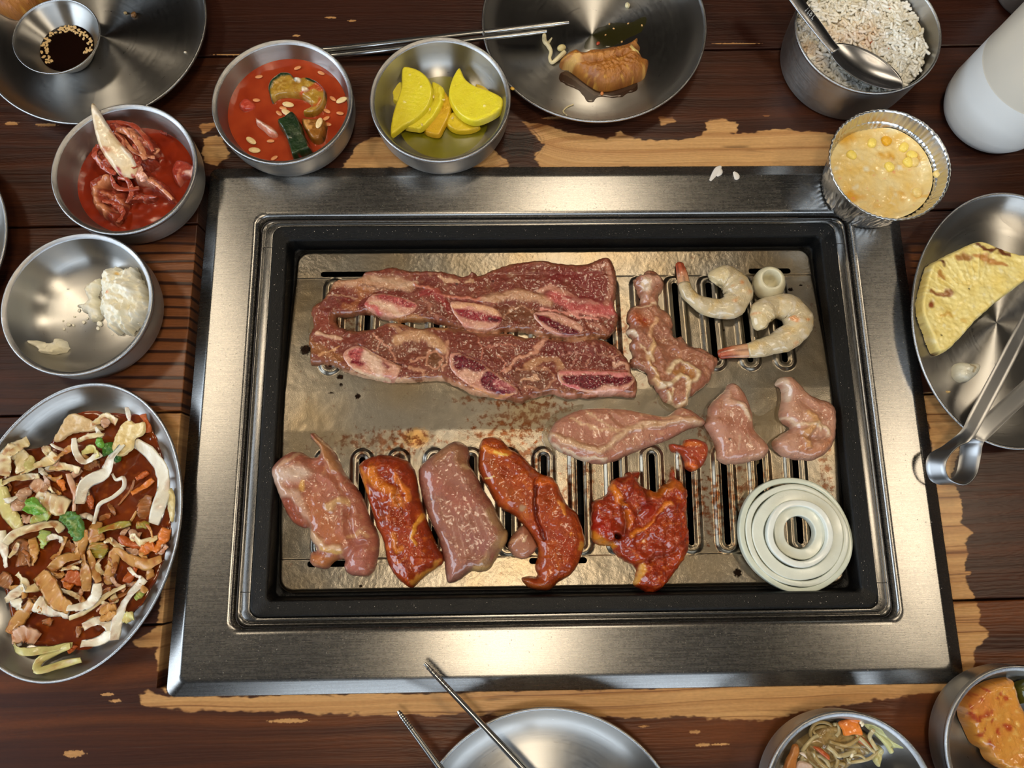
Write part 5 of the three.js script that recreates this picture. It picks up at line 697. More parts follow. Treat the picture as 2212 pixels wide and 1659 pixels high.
dish('kimchi_heap', 'curled lower kimchi leaf with a pale rib in the brine', 'kimchi', ZI, [500, 470, 560, 440, 610, 445, 620, 480, 580, 520, 620, 520, 680, 540, 700, 580, 760, 540, 840, 555, 860, 570, 800, 595, 740, 590, 700, 600, 690, 640, 640, 722, 590, 700, 530, 650, 495, 590, 485, 520], level(0.0115), 0.018, { T: 0.008, w: 0.006, lump: [0.0036, 100], fine: [0.001, 280], ragged: 0.001, c1: kRed, c2: kRed2, c3: kPale, mat: M.meat, marks: [mk([600, 450, 540, 470, 515, 540, 520, 600, 560, 650], 15, rgb(204, 132, 92), { h: 0.0025, n: 1.2 }), mk([560, 540, 640, 560, 680, 600], 8, rgb(180, 100, 66), { h: 0.001, n: 1.6 }), gr([560, 490, 560, 580, 620, 640], 10, -0.003)] });
// thin kimchi strips lying over the heap
{
  const strip = (pts, w, c, lift, label) => {
    const cp = ZI(pts).map((q, i) => { const v = U(q[0], q[1], 0.022); v.y = Y(0.0125 + lift + 0.0014 * Math.sin(i * 2.1 + pts[0])); return v; }), path = smoothOpen(cp, 7), n = path.length, pos = [], uv = [], cl = [], idx = [], K = 9, ph = pts[1] * 0.31;
    for (let i = 0; i < n; i++) { const t = i / (n - 1), d = path[Math.min(i + 1, n - 1)].clone().sub(path[Math.max(i - 1, 0)]).normalize(), sd = V(-d.z, 0.5 * Math.sin(t * 5 + ph), d.x).normalize(), up = sd.clone().cross(d).normalize(); if (up.y < 0) up.negate(); const hw = w / 2 / 2.552 * 0.00033 * (0.55 + 0.45 * Math.sin(Math.PI * clamp(0.1 + 0.8 * t))) * (1 + 0.3 * N(t * 7, ph, 2));
      for (let k = 0; k < K; k++) { const a = k / K * Math.PI * 2, u = Math.cos(a), v = Math.sin(a), p = path[i].clone().addScaledVector(sd, u * hw).addScaledVector(up, v * 0.0008 + 0.0012 * N(t * 16, u * 1.6 + ph, 5)); pos.push(p.x, p.y, p.z); uv.push(p.x, p.z); let cc = mixc(c, kRed2, 0.7 * sst(0.0, 0.25, fbm(p.x * 260, p.z * 260, ph, 3))); cc = mixc(cc, rgb(222, 164, 126), 0.5 * sst(0.15, 0.35, fbm(p.x * 170 + 4, p.z * 170, ph + 3, 2))); cl.push(...cc); } }
    for (let i = 0; i + 1 < n; i++) for (let k = 0; k < K; k++) { const p = i * K + k, q = i * K + (k + 1) % K; idx.push(p, q, p + K, q, q + K, p + K); }
    for (const e of [0, n - 1]) for (let k = 1; k + 1 < K; k++) { const p = e * K; if (e) idx.push(p, p + k, p + k + 1); else idx.push(p, p + k + 1, p + k); }
    const g = new THREE.BufferGeometry(); g.setAttribute('position', new THREE.Float32BufferAttribute(pos, 3)); g.setAttribute('uv', new THREE.Float32BufferAttribute(uv, 2)); g.setAttribute('color', new THREE.Float32BufferAttribute(cl, 3)); g.setIndex(idx); g.computeVertexNormals(); solo('kimchi_strip', label || 'narrow wrinkled red kimchi strip draped over the heap', 'kimchi', g, M.meat, label ? undefined : 'kimchi strips in the steel bowl');
  };
  [[[600, 175, 680, 175, 760, 205, 820, 270, 850, 330], 34, kRed, 0.012], [[640, 215, 720, 240, 780, 300, 810, 380], 40, kPale, 0.0135], [[690, 260, 740, 330, 800, 360, 860, 365], 26, kPale, 0.0125], [[750, 300, 770, 380, 740, 430], 34, kRed, 0.012], [[540, 290, 530, 350, 570, 410, 640, 450], 36, kRed, 0.010], [[600, 440, 620, 500, 680, 530, 760, 520], 34, kRed, 0.0075], [[640, 460, 700, 480, 720, 540, 690, 600], 28, kRed, 0.008], [[740, 450, 820, 480, 880, 520, 945, 580], 26, kPale, 0.0085], [[560, 590, 620, 600, 660, 650, 640, 710], 40, kRed, 0.0065], [[700, 575, 770, 555, 850, 562], 24, kRed, 0.005], [[840, 300, 870, 310, 850, 340], 16, kPale, 0.008], [[870, 200, 905, 210], 22, kRed2, 0.006]].forEach(a => strip(...a));
  strip([720, 410, 755, 425, 790, 465, 800, 490], 62, rgb(222, 160, 130), 0.0105, 'pale fleshy cut end of a kimchi stem');
}
{
  const tipBase = (x, z) => { const q = U(160, 240, 0.035), t = clamp((z - q.z) / 0.05 + 0.1); return Y(mix(0.032, 0.021, t)); };
  dish('kimchi_leaf', 'pale cream cabbage rib sticking up out of the kimchi', 'kimchi', ZI, [525, 70, 550, 100, 590, 170, 640, 250, 700, 310, 730, 370, 720, 430, 670, 440, 630, 430, 590, 380, 545, 310, 525, 250, 515, 170, 512, 100], tipBase, 0.03, { T: 0.0035, w: 0.0035, lump: [0.0008, 60], c1: rgb(232, 214, 182), c2: rgb(214, 184, 136), marks: [mk([530, 80, 580, 170, 660, 280, 725, 370], 8, rgb(236, 228, 214), { h: 0.001 }), mk([580, 305], 22, rgb(176, 90, 30), { n: 1.6, a: 0.8 }), mk([630, 380, 640, 420], 12, rgb(150, 40, 18), { n: 1.6 }), mk([690, 425, 720, 440], 8, rgb(170, 70, 40)), mk([600, 200, 690, 310], 5, rgb(206, 140, 100), { a: 0.7 })] });
  dish('kimchi_leaf', 'red and white kimchi leaf hooked over the bowl rim', 'kimchi', ZI, [925, 380, 945, 350, 1000, 350, 1050, 380, 1070, 410, 1068, 460, 1050, 500, 1032, 485, 1032, 445, 990, 450, 965, 490, 930, 450], (x, z) => Math.max(Y(0.0122), bKim.floor(x, z) + 0.0005), 0.022, { T: 0.006, w: 0.004, lump: [0.002, 110], ragged: 0.0005, c1: rgb(168, 66, 44), c2: rgb(140, 40, 26), mat: M.meat, marks: [mk([1000, 400, 1050, 410, 1050, 490], 16, rgb(222, 176, 160), { n: 1.2, h: 0.001 }), mk([1050, 460, 1045, 490], 10, rgb(234, 214, 200)), mk([960, 390, 960, 470], 6, rgb(190, 104, 80))] });
}
// potato salad
const pw1 = rgb(244, 240, 224), pw2 = rgb(234, 226, 196), salad = { c1: pw1, c2: pw2, c3: rgb(248, 246, 238), mat: M.matte, cell: 0.00075 };
dish('potato_salad', 'large crumbly mound of white potato salad in the steel bowl', 'potato salad', ZI, [545, 985, 590, 945, 640, 950, 690, 965, 710, 955, 740, 960, 755, 1000, 780, 1050, 800, 1130, 790, 1190, 760, 1250, 700, 1290, 685, 1315, 640, 1295, 590, 1305, 550, 1270, 540, 1220, 510, 1190, 515, 1150, 530, 1110, 520, 1060], (x, z) => bPot.floor(x, z), 0.018, { ...salad, T: 0.02, w: 0.017, lump: [0.0055, 90], fine: [0.0024, 330], ragged: 0.0018, marks: [mk([545, 1075], 14, rgb(226, 150, 100), { n: 1.2 }), mk([590, 960], 8, rgb(222, 186, 110)), gr([600, 1080, 660, 1120, 640, 1200], 12, -0.004)] });
dish('potato_salad', 'low broken edge of potato salad beside its mound', 'potato salad', ZI, [440, 1070, 480, 1030, 530, 1015, 535, 1050, 505, 1090, 528, 1140, 522, 1225, 480, 1240, 450, 1200, 410, 1170, 395, 1155, 430, 1150, 460, 1120], (x, z) => bPot.floor(x, z), 0.012, { ...salad, T: 0.008, w: 0.006, lump: [0.003, 110], fine: [0.0016, 330], ragged: 0.0016, marks: [] });
dish('potato_salad', 'single crumb of potato salad lying apart near the bowl edge', 'potato salad', ZI, [180, 1380, 220, 1365, 265, 1375, 280, 1345, 320, 1350, 350, 1380, 345, 1410, 290, 1440, 240, 1440, 210, 1410], (x, z) => bPot.floor(x, z), 0.012, { ...salad, T: 0.006, w: 0.004, lump: [0.002, 150], fine: [0.001, 400], ragged: 0.001 });
[[370, 1275, 9], [395, 1278, 6], [345, 1300, 6], [450, 1260, 8], [540, 1270, 12], [530, 1295, 8], [370, 1080, 4], [470, 1240, 6], [400, 1230, 5], [425, 1195, 7], [340, 1255, 4], [610, 1330, 4]].forEach(([x, y, r]) => { const p = ZI([x, y])[0], q = U(p[0], p[1], 0.006), rr = r / 2.552 * 0.00033 * 1.4; q.y = bPot.floor(q.x, q.z) + rr * 0.35; solo('potato_crumb', 'tiny crumb of potato salad smeared on the bowl floor', 'crumb', paintAll(ellipsoid(q, rr, rr * 0.6, rr * 0.8, rnd(0, 3), 2, 0.25), pw1), M.matte, 'potato crumbs in the bowl'); });
// cucumber kimchi
const brC = level(0.0162), gSkin = rgb(22, 46, 16), gFlesh = rgb(176, 138, 44), gFlesh2 = rgb(140, 92, 26);
dish('cucumber_slice', 'bent crescent cucumber slice with dark green skin in red broth', 'cucumber', ZF, [435, 600, 460, 540, 520, 500, 590, 493, 630, 535, 700, 526, 770, 550, 825, 600, 836, 660, 812, 730, 755, 776, 690, 780, 678, 756, 735, 720, 690, 672, 620, 655, 540, 652, 490, 668, 462, 690], brC, 0.02, { T: 0.006, w: 0.0028, cell: 0.0007, c1: gFlesh, c2: gFlesh2, c3: rgb(196, 164, 84), mat: M.meat, marks: [mk([450, 670, 436, 600, 462, 540, 520, 500, 590, 494, 632, 534], 9, gSkin, { h: 0.0006, n: 0.4 }), mk([700, 528, 770, 552, 824, 602, 834, 660, 808, 728, 752, 772, 690, 776], 9, gSkin, { h: 0.0006, n: 0.4 }), mk([660, 620, 700, 600, 740, 590], 20, rgb(168, 44, 18), { n: 2, a: 0.8 }), mk([640, 530], 12, rgb(232, 220, 196), { h: 0.0015 }), mk([690, 590], 12, rgb(236, 214, 180), { h: 0.0015 }), mk([560, 640, 640, 660, 700, 690], 8, rgb(206, 170, 120), { n: 1.6, a: 0.7 }), mk([780, 660, 740, 720], 12, rgb(178, 60, 30), { n: 1.6, a: 0.6 })] });
dish('cucumber_slice', 'cucumber chunk showing its dark green skin side', 'cucumber', ZF, [500, 828, 555, 795, 612, 764, 660, 830, 690, 920, 742, 1020, 675, 1050, 608, 1076, 580, 1000, 545, 910], brC, 0.022, { T: 0.009, w: 0.0022, cell: 0.0007, c1: rgb(16, 34, 14), c2: rgb(30, 52, 20), lump: [0.0006, 80], mat: M.meat, marks: [mk([720, 970], 10, rgb(150, 24, 20), { n: 1.5 }), mk([640, 1030], 8, rgb(150, 24, 20), { n: 1.5 }), mk([620, 880, 640, 930], 16, rgb(60, 70, 44), { a: 0.6, n: 1.6 })] });
dish('cucumber_slice', 'cucumber wedge with a seed on its cut face, half sunk', 'cucumber', ZF, [665, 815, 740, 818, 832, 820, 832, 900, 805, 962, 745, 965, 700, 905], brC, 0.02, { T: 0.0075, w: 0.003, cell: 0.0007, c1: rgb(150, 98, 28), c2: rgb(116, 66, 20), mat: M.meat, marks: [mk([828, 830, 828, 900, 800, 955], 8, gSkin), mk([690, 830, 720, 850], 10, rgb(206, 150, 80), { n: 1.5 })] });
dish('radish_piece', 'whitish fibrous vegetable shred in the red broth', 'vegetable', ZF, [345, 790, 370, 800, 420, 830, 470, 860, 500, 900, 490, 922, 440, 915, 400, 880, 355, 840], brC, 0.02, { T: 0.004, w: 0.003, cell: 0.0007, c1: rgb(214, 150, 124), c2: rgb(196, 110, 82), mat: M.meat, marks: [mk([360, 810, 480, 890], 5, rgb(232, 200, 184), { n: 1.5, h: 0.001 })] });
dish('radish_piece', 'red soaked vegetable bit at the left of the broth', 'vegetable', ZF, [240, 690, 280, 660, 320, 675, 345, 710, 320, 735, 270, 745, 235, 720], brC, 0.02, { T: 0.0035, w: 0.003, cell: 0.0008, c1: rgb(186, 70, 50), c2: rgb(166, 48, 30), mat: M.meat });
[[640, 460], [800, 495], [375, 520], [358, 680], [575, 710, 1], [565, 765, 1], [513, 770], [840, 755], [835, 805], [880, 670], [940, 680, 1], [322, 957, 1], [345, 1022, 1], [480, 1075], [455, 960], [845, 845], [802, 872, 2], [540, 735], [930, 770]].forEach(([x, y, k]) => { const p = ZF([x, y])[0], q = U(p[0], p[1], 0.018); q.y = Y(k === 2 ? 0.0242 : 0.0174); const s = k ? 1.25 : 0.8; const g = ellipsoid(q, 0.0036 * s, 0.0008 * s, 0.0018 * s, k === 2 ? 1.3 : rnd(-0.8, 0.6), 2); solo('cucumber_seed', 'pale cucumber seed floating in the red broth', 'seed', paintAll(g, k ? rgb(236, 206, 150) : rgb(214, 140, 84)), M.moist, 'cucumber seeds in the red broth'); });
// yellow radish
const yel = { T: 0.0042, w: 0.0016, cell: 0.0008, lump: [0.0003, 60], fine: [0.0001, 300], c1: rgb(228, 214, 40), c2: rgb(220, 200, 36), mat: M.moist };
const lean = (px, py, dx, dz, h) => { const q = U(px, py, 0.012); return (x, z) => Y(h) + (x - q.x) * dx + (z - q.z) * dz; };
dish('radish_slice', 'yellow radish scrap peeking out at the left of the stack', 'pickled radish', ZF, [1255, 580, 1350, 548, 1360, 600, 1335, 690, 1290, 680, 1285, 640], lean(850, 195, 0, 0, 0.0075), 0.012, yel);
dish('radish_slice', 'yellow radish slice lying lowest under the right half moon', 'pickled radish', ZF, [1650, 830, 1700, 750, 1780, 790, 1890, 845, 1830, 886, 1720, 888], lean(1000, 265, 0, 0, 0.0068), 0.012, { ...yel, c1: rgb(226, 196, 26), c2: rgb(210, 178, 20) });
dish('radish_slice', 'yellow radish slice at the right of the left stack', 'pickled radish', ZF, [1640, 610, 1692, 700, 1682, 790, 1640, 870, 1600, 922, 1500, 880, 1560, 780, 1620, 700], lean(940, 240, 0.1, 0, 0.0072), 0.012, { ...yel, c1: rgb(222, 180, 26), c2: rgb(206, 160, 22) });
dish('radish_slice', 'folded yellow radish slice in the middle of the left stack', 'pickled radish', ZF, [1555, 560, 1600, 570, 1645, 610, 1640, 680, 1600, 770, 1500, 878, 1440, 882, 1370, 862, 1440, 810, 1520, 720, 1550, 640], lean(920, 235, 0.06, 0, 0.0105), 0.014, { ...yel, marks: [mk([1610, 590, 1620, 680, 1560, 790, 1460, 870], 6, rgb(240, 224, 60), { h: 0.0006 })] });
dish('radish_slice', 'big half moon of yellow radish on top of the left stack', 'pickled radish', ZF, [1355, 475, 1420, 470, 1490, 500, 1540, 550, 1568, 620, 1560, 690, 1520, 760, 1450, 820, 1370, 860, 1300, 910, 1268, 905, 1280, 800, 1310, 700, 1345, 600], lean(895, 215, 0.06, -0.06, 0.0145), 0.017, { ...yel, marks: [mk([1410, 510], 4, rgb(240, 226, 150), { h: 0.0006 }), mk([1480, 590], 4, rgb(240, 226, 150), { h: 0.0006 }), mk([1365, 685], 4, rgb(240, 226, 150), { h: 0.0006 }), ...[0, 1, 2, 3, 4, 5].map(i => mk([1345 + i * 8, 720 - i * 26, 1440 + i * 14, 740 - i * 26], 2, rgb(238, 222, 80), { a: 0.6 }))] });
dish('radish_slice', 'yellow radish sliver tucked behind the right half moon', 'pickled radish', ZF, [1855, 572, 1900, 580, 1945, 610, 1965, 645, 1900, 640, 1860, 610], lean(1040, 190, 0, 0, 0.012), 0.015, { ...yel, c1: rgb(206, 176, 40), c2: rgb(206, 176, 40) });
dish('radish_slice', 'big half moon of yellow radish leaning at the right side', 'pickled radish', ZF, [1750, 462, 1790, 540, 1860, 592, 1960, 632, 2046, 690, 2030, 770, 1950, 820, 1850, 842, 1760, 800, 1700, 730, 1668, 650, 1680, 570, 1710, 500], lean(1025, 215, 0.10, -0.02, 0.0135), 0.017, { ...yel, T: 0.0056, marks: [mk([1910, 720], 5, rgb(244, 236, 170), { h: 0.0005 }), mk([1720, 570], 4, rgb(190, 170, 30)), mk([1760, 780, 1850, 800, 1960, 770, 2030, 720], 5, rgb(244, 230, 40), { a: 0.8 })] });
[[1480, 590], [1545, 745], [1640, 680], [1570, 660], [1490, 850], [1700, 805]].forEach(([x, y]) => { const p = ZF([x, y])[0], q = U(p[0], p[1], 0.018); solo('sesame_seed', 'sesame seed stuck to the yellow radish slices', 'sesame seed', paintAll(ellipsoid(q, 0.0013, 0.0006, 0.0008, rnd(0, 3)), rgb(226, 196, 110)), M.moist, 'sesame seeds on the yellow radish'); });
// dumplings
const dmp = { mat: M.crisp, tint: [0.95, 1.08, 0.8], c1: rgb(170, 102, 36), c2: rgb(128, 66, 20), c3: rgb(200, 140, 62), lump: [0.0014, 110], fine: [0.0008, 420] };
{
  const sauce = (label, name, Zf, out, b, c, op, hb, T = 0.0005) => { const r = food({ outs: [Zf(out)], hb, base: b, T, w: 0.002, cell: 0.0012, ragged: 0.0014, rf: 130, c1: [1, 1, 1], c2: [1, 1, 1] }); solo(name, label, 'sauce', r.geo, new THREE.MeshPhysicalMaterial({ color: col(c), roughness: 0.07, transparent: true, opacity: op, clearcoat: 1, clearcoatRoughness: 0.03 })); };
  sauce('brown sauce pooled under the dumpling on the plate', 'sauce_pool', ZG, [700, 600, 760, 560, 900, 640, 1020, 700, 1200, 690, 1300, 640, 1300, 720, 1150, 770, 1020, 770, 960, 810, 900, 800, 870, 740, 780, 680, 700, 650], (x, z) => pTC.floor(x, z), rgb(54, 28, 10), 0.72, 0.003);
  sauce('olive oil film spread behind the dumpling', 'oil_film', ZG, [900, 380, 960, 250, 1100, 180, 1250, 170, 1380, 130, 1360, 230, 1250, 300, 1100, 370], (x, z) => pTC.floor(x, z), rgb(60, 56, 14), 0.45, 0.003, 0.0003);
}
dish('fried_dumpling', 'golden fried dumpling with a torn pleat on the round plate', 'dumpling', ZG, [700, 470, 760, 420, 830, 400, 880, 420, 950, 395, 1050, 390, 1150, 370, 1230, 350, 1290, 310, 1325, 285, 1320, 345, 1345, 360, 1310, 395, 1340, 420, 1370, 470, 1410, 480, 1400, 540, 1370, 600, 1280, 640, 1200, 670, 1100, 695, 1020, 695, 950, 660, 880, 610, 820, 560, 770, 525, 710, 510], (x, z) => pTC.floor(x, z), 0.008, { ...dmp, T: 0.015, w: 0.011, cell: 0.0007, marks: [mk([720, 480, 790, 450, 850, 430], 20, rgb(206, 152, 96), { n: 1.2, h: 0.001 }), mk([900, 430, 1000, 430, 1120, 400], 16, rgb(190, 120, 62), { h: 0.0012 }), gr([880, 440, 960, 470, 1100, 430, 1220, 400], 12, -0.0022, rgb(126, 66, 26)), mk([1290, 370, 1320, 380], 12, rgb(236, 206, 150), { h: 0.001 }), mk([1300, 330, 1318, 300], 12, rgb(190, 120, 66)), mk([1380, 500, 1400, 530], 14, rgb(196, 140, 80)), mk([820, 560, 900, 620, 1000, 670], 12, rgb(140, 78, 32), { a: 0.7 }), mk([1020, 690, 1120, 680, 1220, 650], 10, rgb(206, 142, 70), { a: 0.8 })] });
dish('fried_dumpling', 'brown fried dumpling leaning behind the soy sauce cup', 'dumpling', ZP, [-60, -60, 40, -60, 95, -25, 92, 2, 70, 16, 46, 30, 28, 35, 0, 30, -50, 28, -80, -10], (x, z) => pTL.floor(x, z), 0.008, { ...dmp, T: 0.016, w: 0.012, marks: [mk([0, 22, 40, 24], 8, rgb(96, 50, 20), { a: 0.7 })] });
// bean sprout and crumbs on the dumpling plate, bits on the soy cup plate
{
  const cS = rgb(222, 210, 168), S = thing('bean_sprout', 'pale limp bean sprout beside the dumpling', 'bean sprout', U(1190, 120, 0.004));
  const ln = p => ZG(p).map(q => { const v = U(q[0], q[1], 0.006); v.y = pTC.floor(v.x, v.z) + 0.0024; return v; });
  part('stem', paintAll(tube(smoothOpen(ln([575, 265, 578, 315, 605, 350, 628, 400, 618, 450, 635, 488, 675, 460, 715, 425, 740, 400]), 6), t => 0.0016 + 0.0003 * Math.sin(t * 9), 9), cS), M.moist, S); part('root', paintAll(tube(smoothOpen(ln([600, 335, 618, 315, 635, 290]), 4), t => 0.0014 * (1 - 0.6 * t), 8), cS), M.moist, S);
  const b = ln([712, 375])[0]; part('bud', paintAll(ellipsoid(b.setY(b.y + 0.0008), 0.0036, 0.0024, 0.0027, 0.3), rgb(212, 196, 140)), M.moist, S);
  const st = ZG([810, 805, 760, 830, 728, 870, 738, 905, 746, 955]).map(q => { const v = U(q[0], q[1], 0.008); v.y = pTC.floor(v.x, v.z) + 0.0008; return v; }); st[4].y += 0.001; solo('sprout_thread', 'thin pale thread hanging over the plate rim', 'bean sprout', paintAll(tube(smoothOpen(st, 6), () => 0.0006, 7), cS), M.moist);
  const crumb = (Zf, x, y, r, c, fl, label, g) => { const p = Zf([x, y])[0], q = U(p[0], p[1], 0.004); q.y = fl(q.x, q.z) + r * 0.4; solo('crumb', label, 'crumb', paintAll(ellipsoid(q, r, r * 0.6, r * 0.75, rnd(0, 3), 2, 0.2), c), M.moist, g); };
  crumb(ZG, 1005, 335, 0.0017, rgb(170, 60, 26), pTC.floor, 'red crumb behind the dumpling'); crumb(ZG, 1035, 738, 0.0017, rgb(206, 130, 70), pTC.floor, 'tan crumb in the sauce before the dumpling'); crumb(ZG, 1238, 35, 0.0026, rgb(206, 198, 160), pTC.floor, 'pale sticky blob behind the dumpling');
  [[1095, 178], [1245, 175], [1355, 190], [1195, 320], [1065, 265], [1130, 215]].forEach(([x, y]) => crumb(ZG, x, y, 0.0009, rgb(206, 160, 100), pTC.floor, 'tiny golden crumb on the oily dumpling plate', 'crumbs on the dumpling plate'));
  crumb(ZE, 1058, 108, 0.0026, rgb(96, 62, 14), pTL.floor, 'amber drop of sauce on the soy cup plate'); crumb(ZE, 990, 92, 0.0016, rgb(150, 130, 90), pTL.floor, 'pale drop next to the amber drop on the soy cup plate'); crumb(ZE, 1474, 415, 0.0011, rgb(214, 206, 190), pTL.floor, 'white crumb near the rim of the soy cup plate');
  crumb(ZF, 2105, 690, 0.0017, rgb(226, 176, 60), () => Y(0.019), 'yellow crumb stuck on the outside of the radish bowl');
  const tissue = new THREE.MeshStandardMaterial({ color: col(rgb(214, 208, 200)), roughness: 0.8 });
  [[1040, 780, 1100, 690, 1135, 650], [1110, 660, 1125, 700, 1100, 740], [1250, 700, 1275, 740, 1265, 770]].forEach((a, i) => { const ps = Zm(1280, 200, 4.096)(a).map(q => U(q[0], q[1], 0.0062)); solo('tissue_shred', 'wet shred of white tissue on the far edge of the surround', 'tissue shred', tube(smoothOpen(ps, 5), t => 0.0016 * (0.5 + Math.sin(t * 3.1)), 8, 0.3), tissue, 'tissue shreds'); });
}
// pineapple and garlic
dish('pineapple_slice', 'half round of grilled yellow pineapple with brown char marks', 'pineapple', ZK, [195, 650, 215, 570, 240, 480, 260, 450, 330, 410, 420, 365, 515, 330, 600, 360, 700, 395, 739, 405, 800, 450, 795, 500, 739, 545, 680, 590, 600, 650, 500, 740, 430, 820, 350, 895, 300, 905, 270, 870, 240, 790, 205, 720], (x, z) => Math.min(pPi.floor(x, z), Y(0.006)) + 0.0006, 0.010, { T: 0.009, w: 0.0028, cell: 0.0008, ragged: 0.0004, rf: 250, lump: [0.0008, 80], fine: [0.0004, 350], c1: rgb(236, 220, 148), c2: rgb(228, 202, 112), c3: rgb(242, 230, 178), mat: M.fruit, marks: [
  ...[0, 1, 2, 3, 4, 5, 6, 7, 8, 9, 10].map(i => { const a = 3.35 + i * 0.155; return mk([520 + 150 * Math.cos(a), 640 + 130 * Math.sin(a), 520 + 300 * Math.cos(a), 640 + 260 * Math.sin(a)], 3, rgb(242, 228, 160), { n: 1, h: 0.0003, a: 0.7 }); }),
  mk([415, 385, 490, 400], 20, rgb(136, 74, 20), { n: 1.6, a: 0.85 }), mk([515, 395, 600, 420, 670, 445], 16, rgb(168, 98, 26), { n: 1.6, a: 0.85 }), mk([535, 355, 620, 372, 700, 400], 10, rgb(96, 48, 18), { n: 1.8 }), mk([355, 435], 13, rgb(96, 52, 20), { n: 1.6 }), mk([320, 490, 350, 505], 14, rgb(168, 106, 34), { n: 1.5, a: 0.8 }), mk([290, 575, 330, 590, 355, 580], 16, rgb(126, 62, 16), { n: 1.8, a: 0.9 }), mk([280, 648], 16, rgb(130, 58, 10), { n: 1 }), mk([330, 700, 390, 700], 9, rgb(196, 146, 50), { a: 0.7, n: 1.6 }), mk([450, 725], 12, rgb(206, 160, 60), { a: 0.6 }), mk([480, 567], 5, rgb(20, 14, 8)), mk([334, 805], 5, rgb(30, 20, 10)), mk([240, 490, 255, 455], 8, rgb(110, 60, 22), { n: 1.5 }), mk([290, 880, 300, 900, 345, 898], 7, rgb(90, 56, 22), { n: 1.4 }), mk([230, 780, 240, 740], 6, rgb(120, 80, 36), { n: 1.6 })] });
dish('garlic_clove', 'peeled garlic clove with a scorched end on the pineapple plate', 'garlic', ZK, [382, 1000, 390, 965, 420, 950, 460, 955, 500, 955, 518, 975, 510, 1005, 480, 1035, 450, 1055, 415, 1050, 388, 1030], (x, z) => pPi.floor(x, z), 0.006, { T: 0.0085, w: 0.0055, cell: 0.0006, lump: [0.0005, 120], c1: rgb(222, 218, 200), c2: rgb(204, 196, 170), marks: [mk([395, 965, 382, 1000, 395, 1040, 430, 1055, 470, 1048], 7, rgb(60, 26, 12), { n: 0.8 }), mk([480, 960, 500, 970, 490, 1000], 5, rgb(176, 160, 126), { h: -0.0006 })] });
dish('fruit_scrap', 'tiny pale fruit scrap below the garlic on the oval plate', 'crumb', ZK, [340, 1100, 360, 1098, 366, 1106, 350, 1112], (x, z) => pPi.floor(x, z), 0.004, { T: 0.0012, w: 0.001, cell: 0.0005, c1: rgb(220, 190, 130), c2: rgb(220, 190, 130) });
// golden cake in the corner bowl
dish('braised_cake', 'thick golden braised cake speckled with red chilli flecks', 'braised cake', ZM, [500, 700, 560, 620, 660, 510, 760, 420, 880, 340, 1000, 290, 1120, 262, 1230, 250, 1290, 290, 1310, 340, 1380, 460, 1430, 600, 1520, 760, 1600, 900, 1700, 1200, 1700, 1700, 1500, 1800, 1250, 1750, 1090, 1650, 1020, 1600, 960, 1500, 940, 1430, 830, 1370, 760, 1300, 700, 1180, 640, 1060, 580, 960, 545, 860, 520, 770], (x, z) => Math.min(bEgg.floor(x, z), Y(0.012)) + 0.002, 0.016, { T: 0.012, w: 0.006, lump: [0.001, 70], fine: [0.0005, 330], c1: rgb(206, 146, 62), c2: rgb(190, 118, 44), c3: rgb(222, 176, 92), mat: M.meat, marks: [[975, 500, 11], [880, 590, 8], [810, 550, 6], [1220, 495, 10], [1260, 620, 11], [1020, 775, 9], [800, 915, 11], [985, 920, 18], [1070, 975, 8], [865, 890, 8], [1200, 1130, 11], [1320, 1140, 14], [1050, 1285, 10], [985, 1090, 6], [650, 515, 7], [760, 560, 6], [1160, 580, 8], [740, 700, 10], [920, 1190, 8], [600, 820, 10]].map(([x, y, r]) => mk([x, y], r, rgb(150, 40, 14), { n: 1.4, a: 0.85 })).concat([mk([900, 700, 960, 640], 30, rgb(196, 110, 60), { a: 0.5, s: 1.3 }), mk([1000, 1590, 1060, 1620], 26, rgb(214, 158, 80), { h: 0.002 })]) });
dish('green_pepper', 'glossy dark green pepper strip behind the golden cake', 'pepper', ZM, [1330, 420, 1390, 330, 1480, 260, 1600, 260, 1640, 420, 1600, 640, 1480, 700, 1420, 600], (x, z) => bEgg.floor(x, z) + 0.001, 0.014, { T: 0.009, w: 0.005, c1: rgb(70, 74, 18), c2: rgb(48, 54, 14), mat: M.meat });
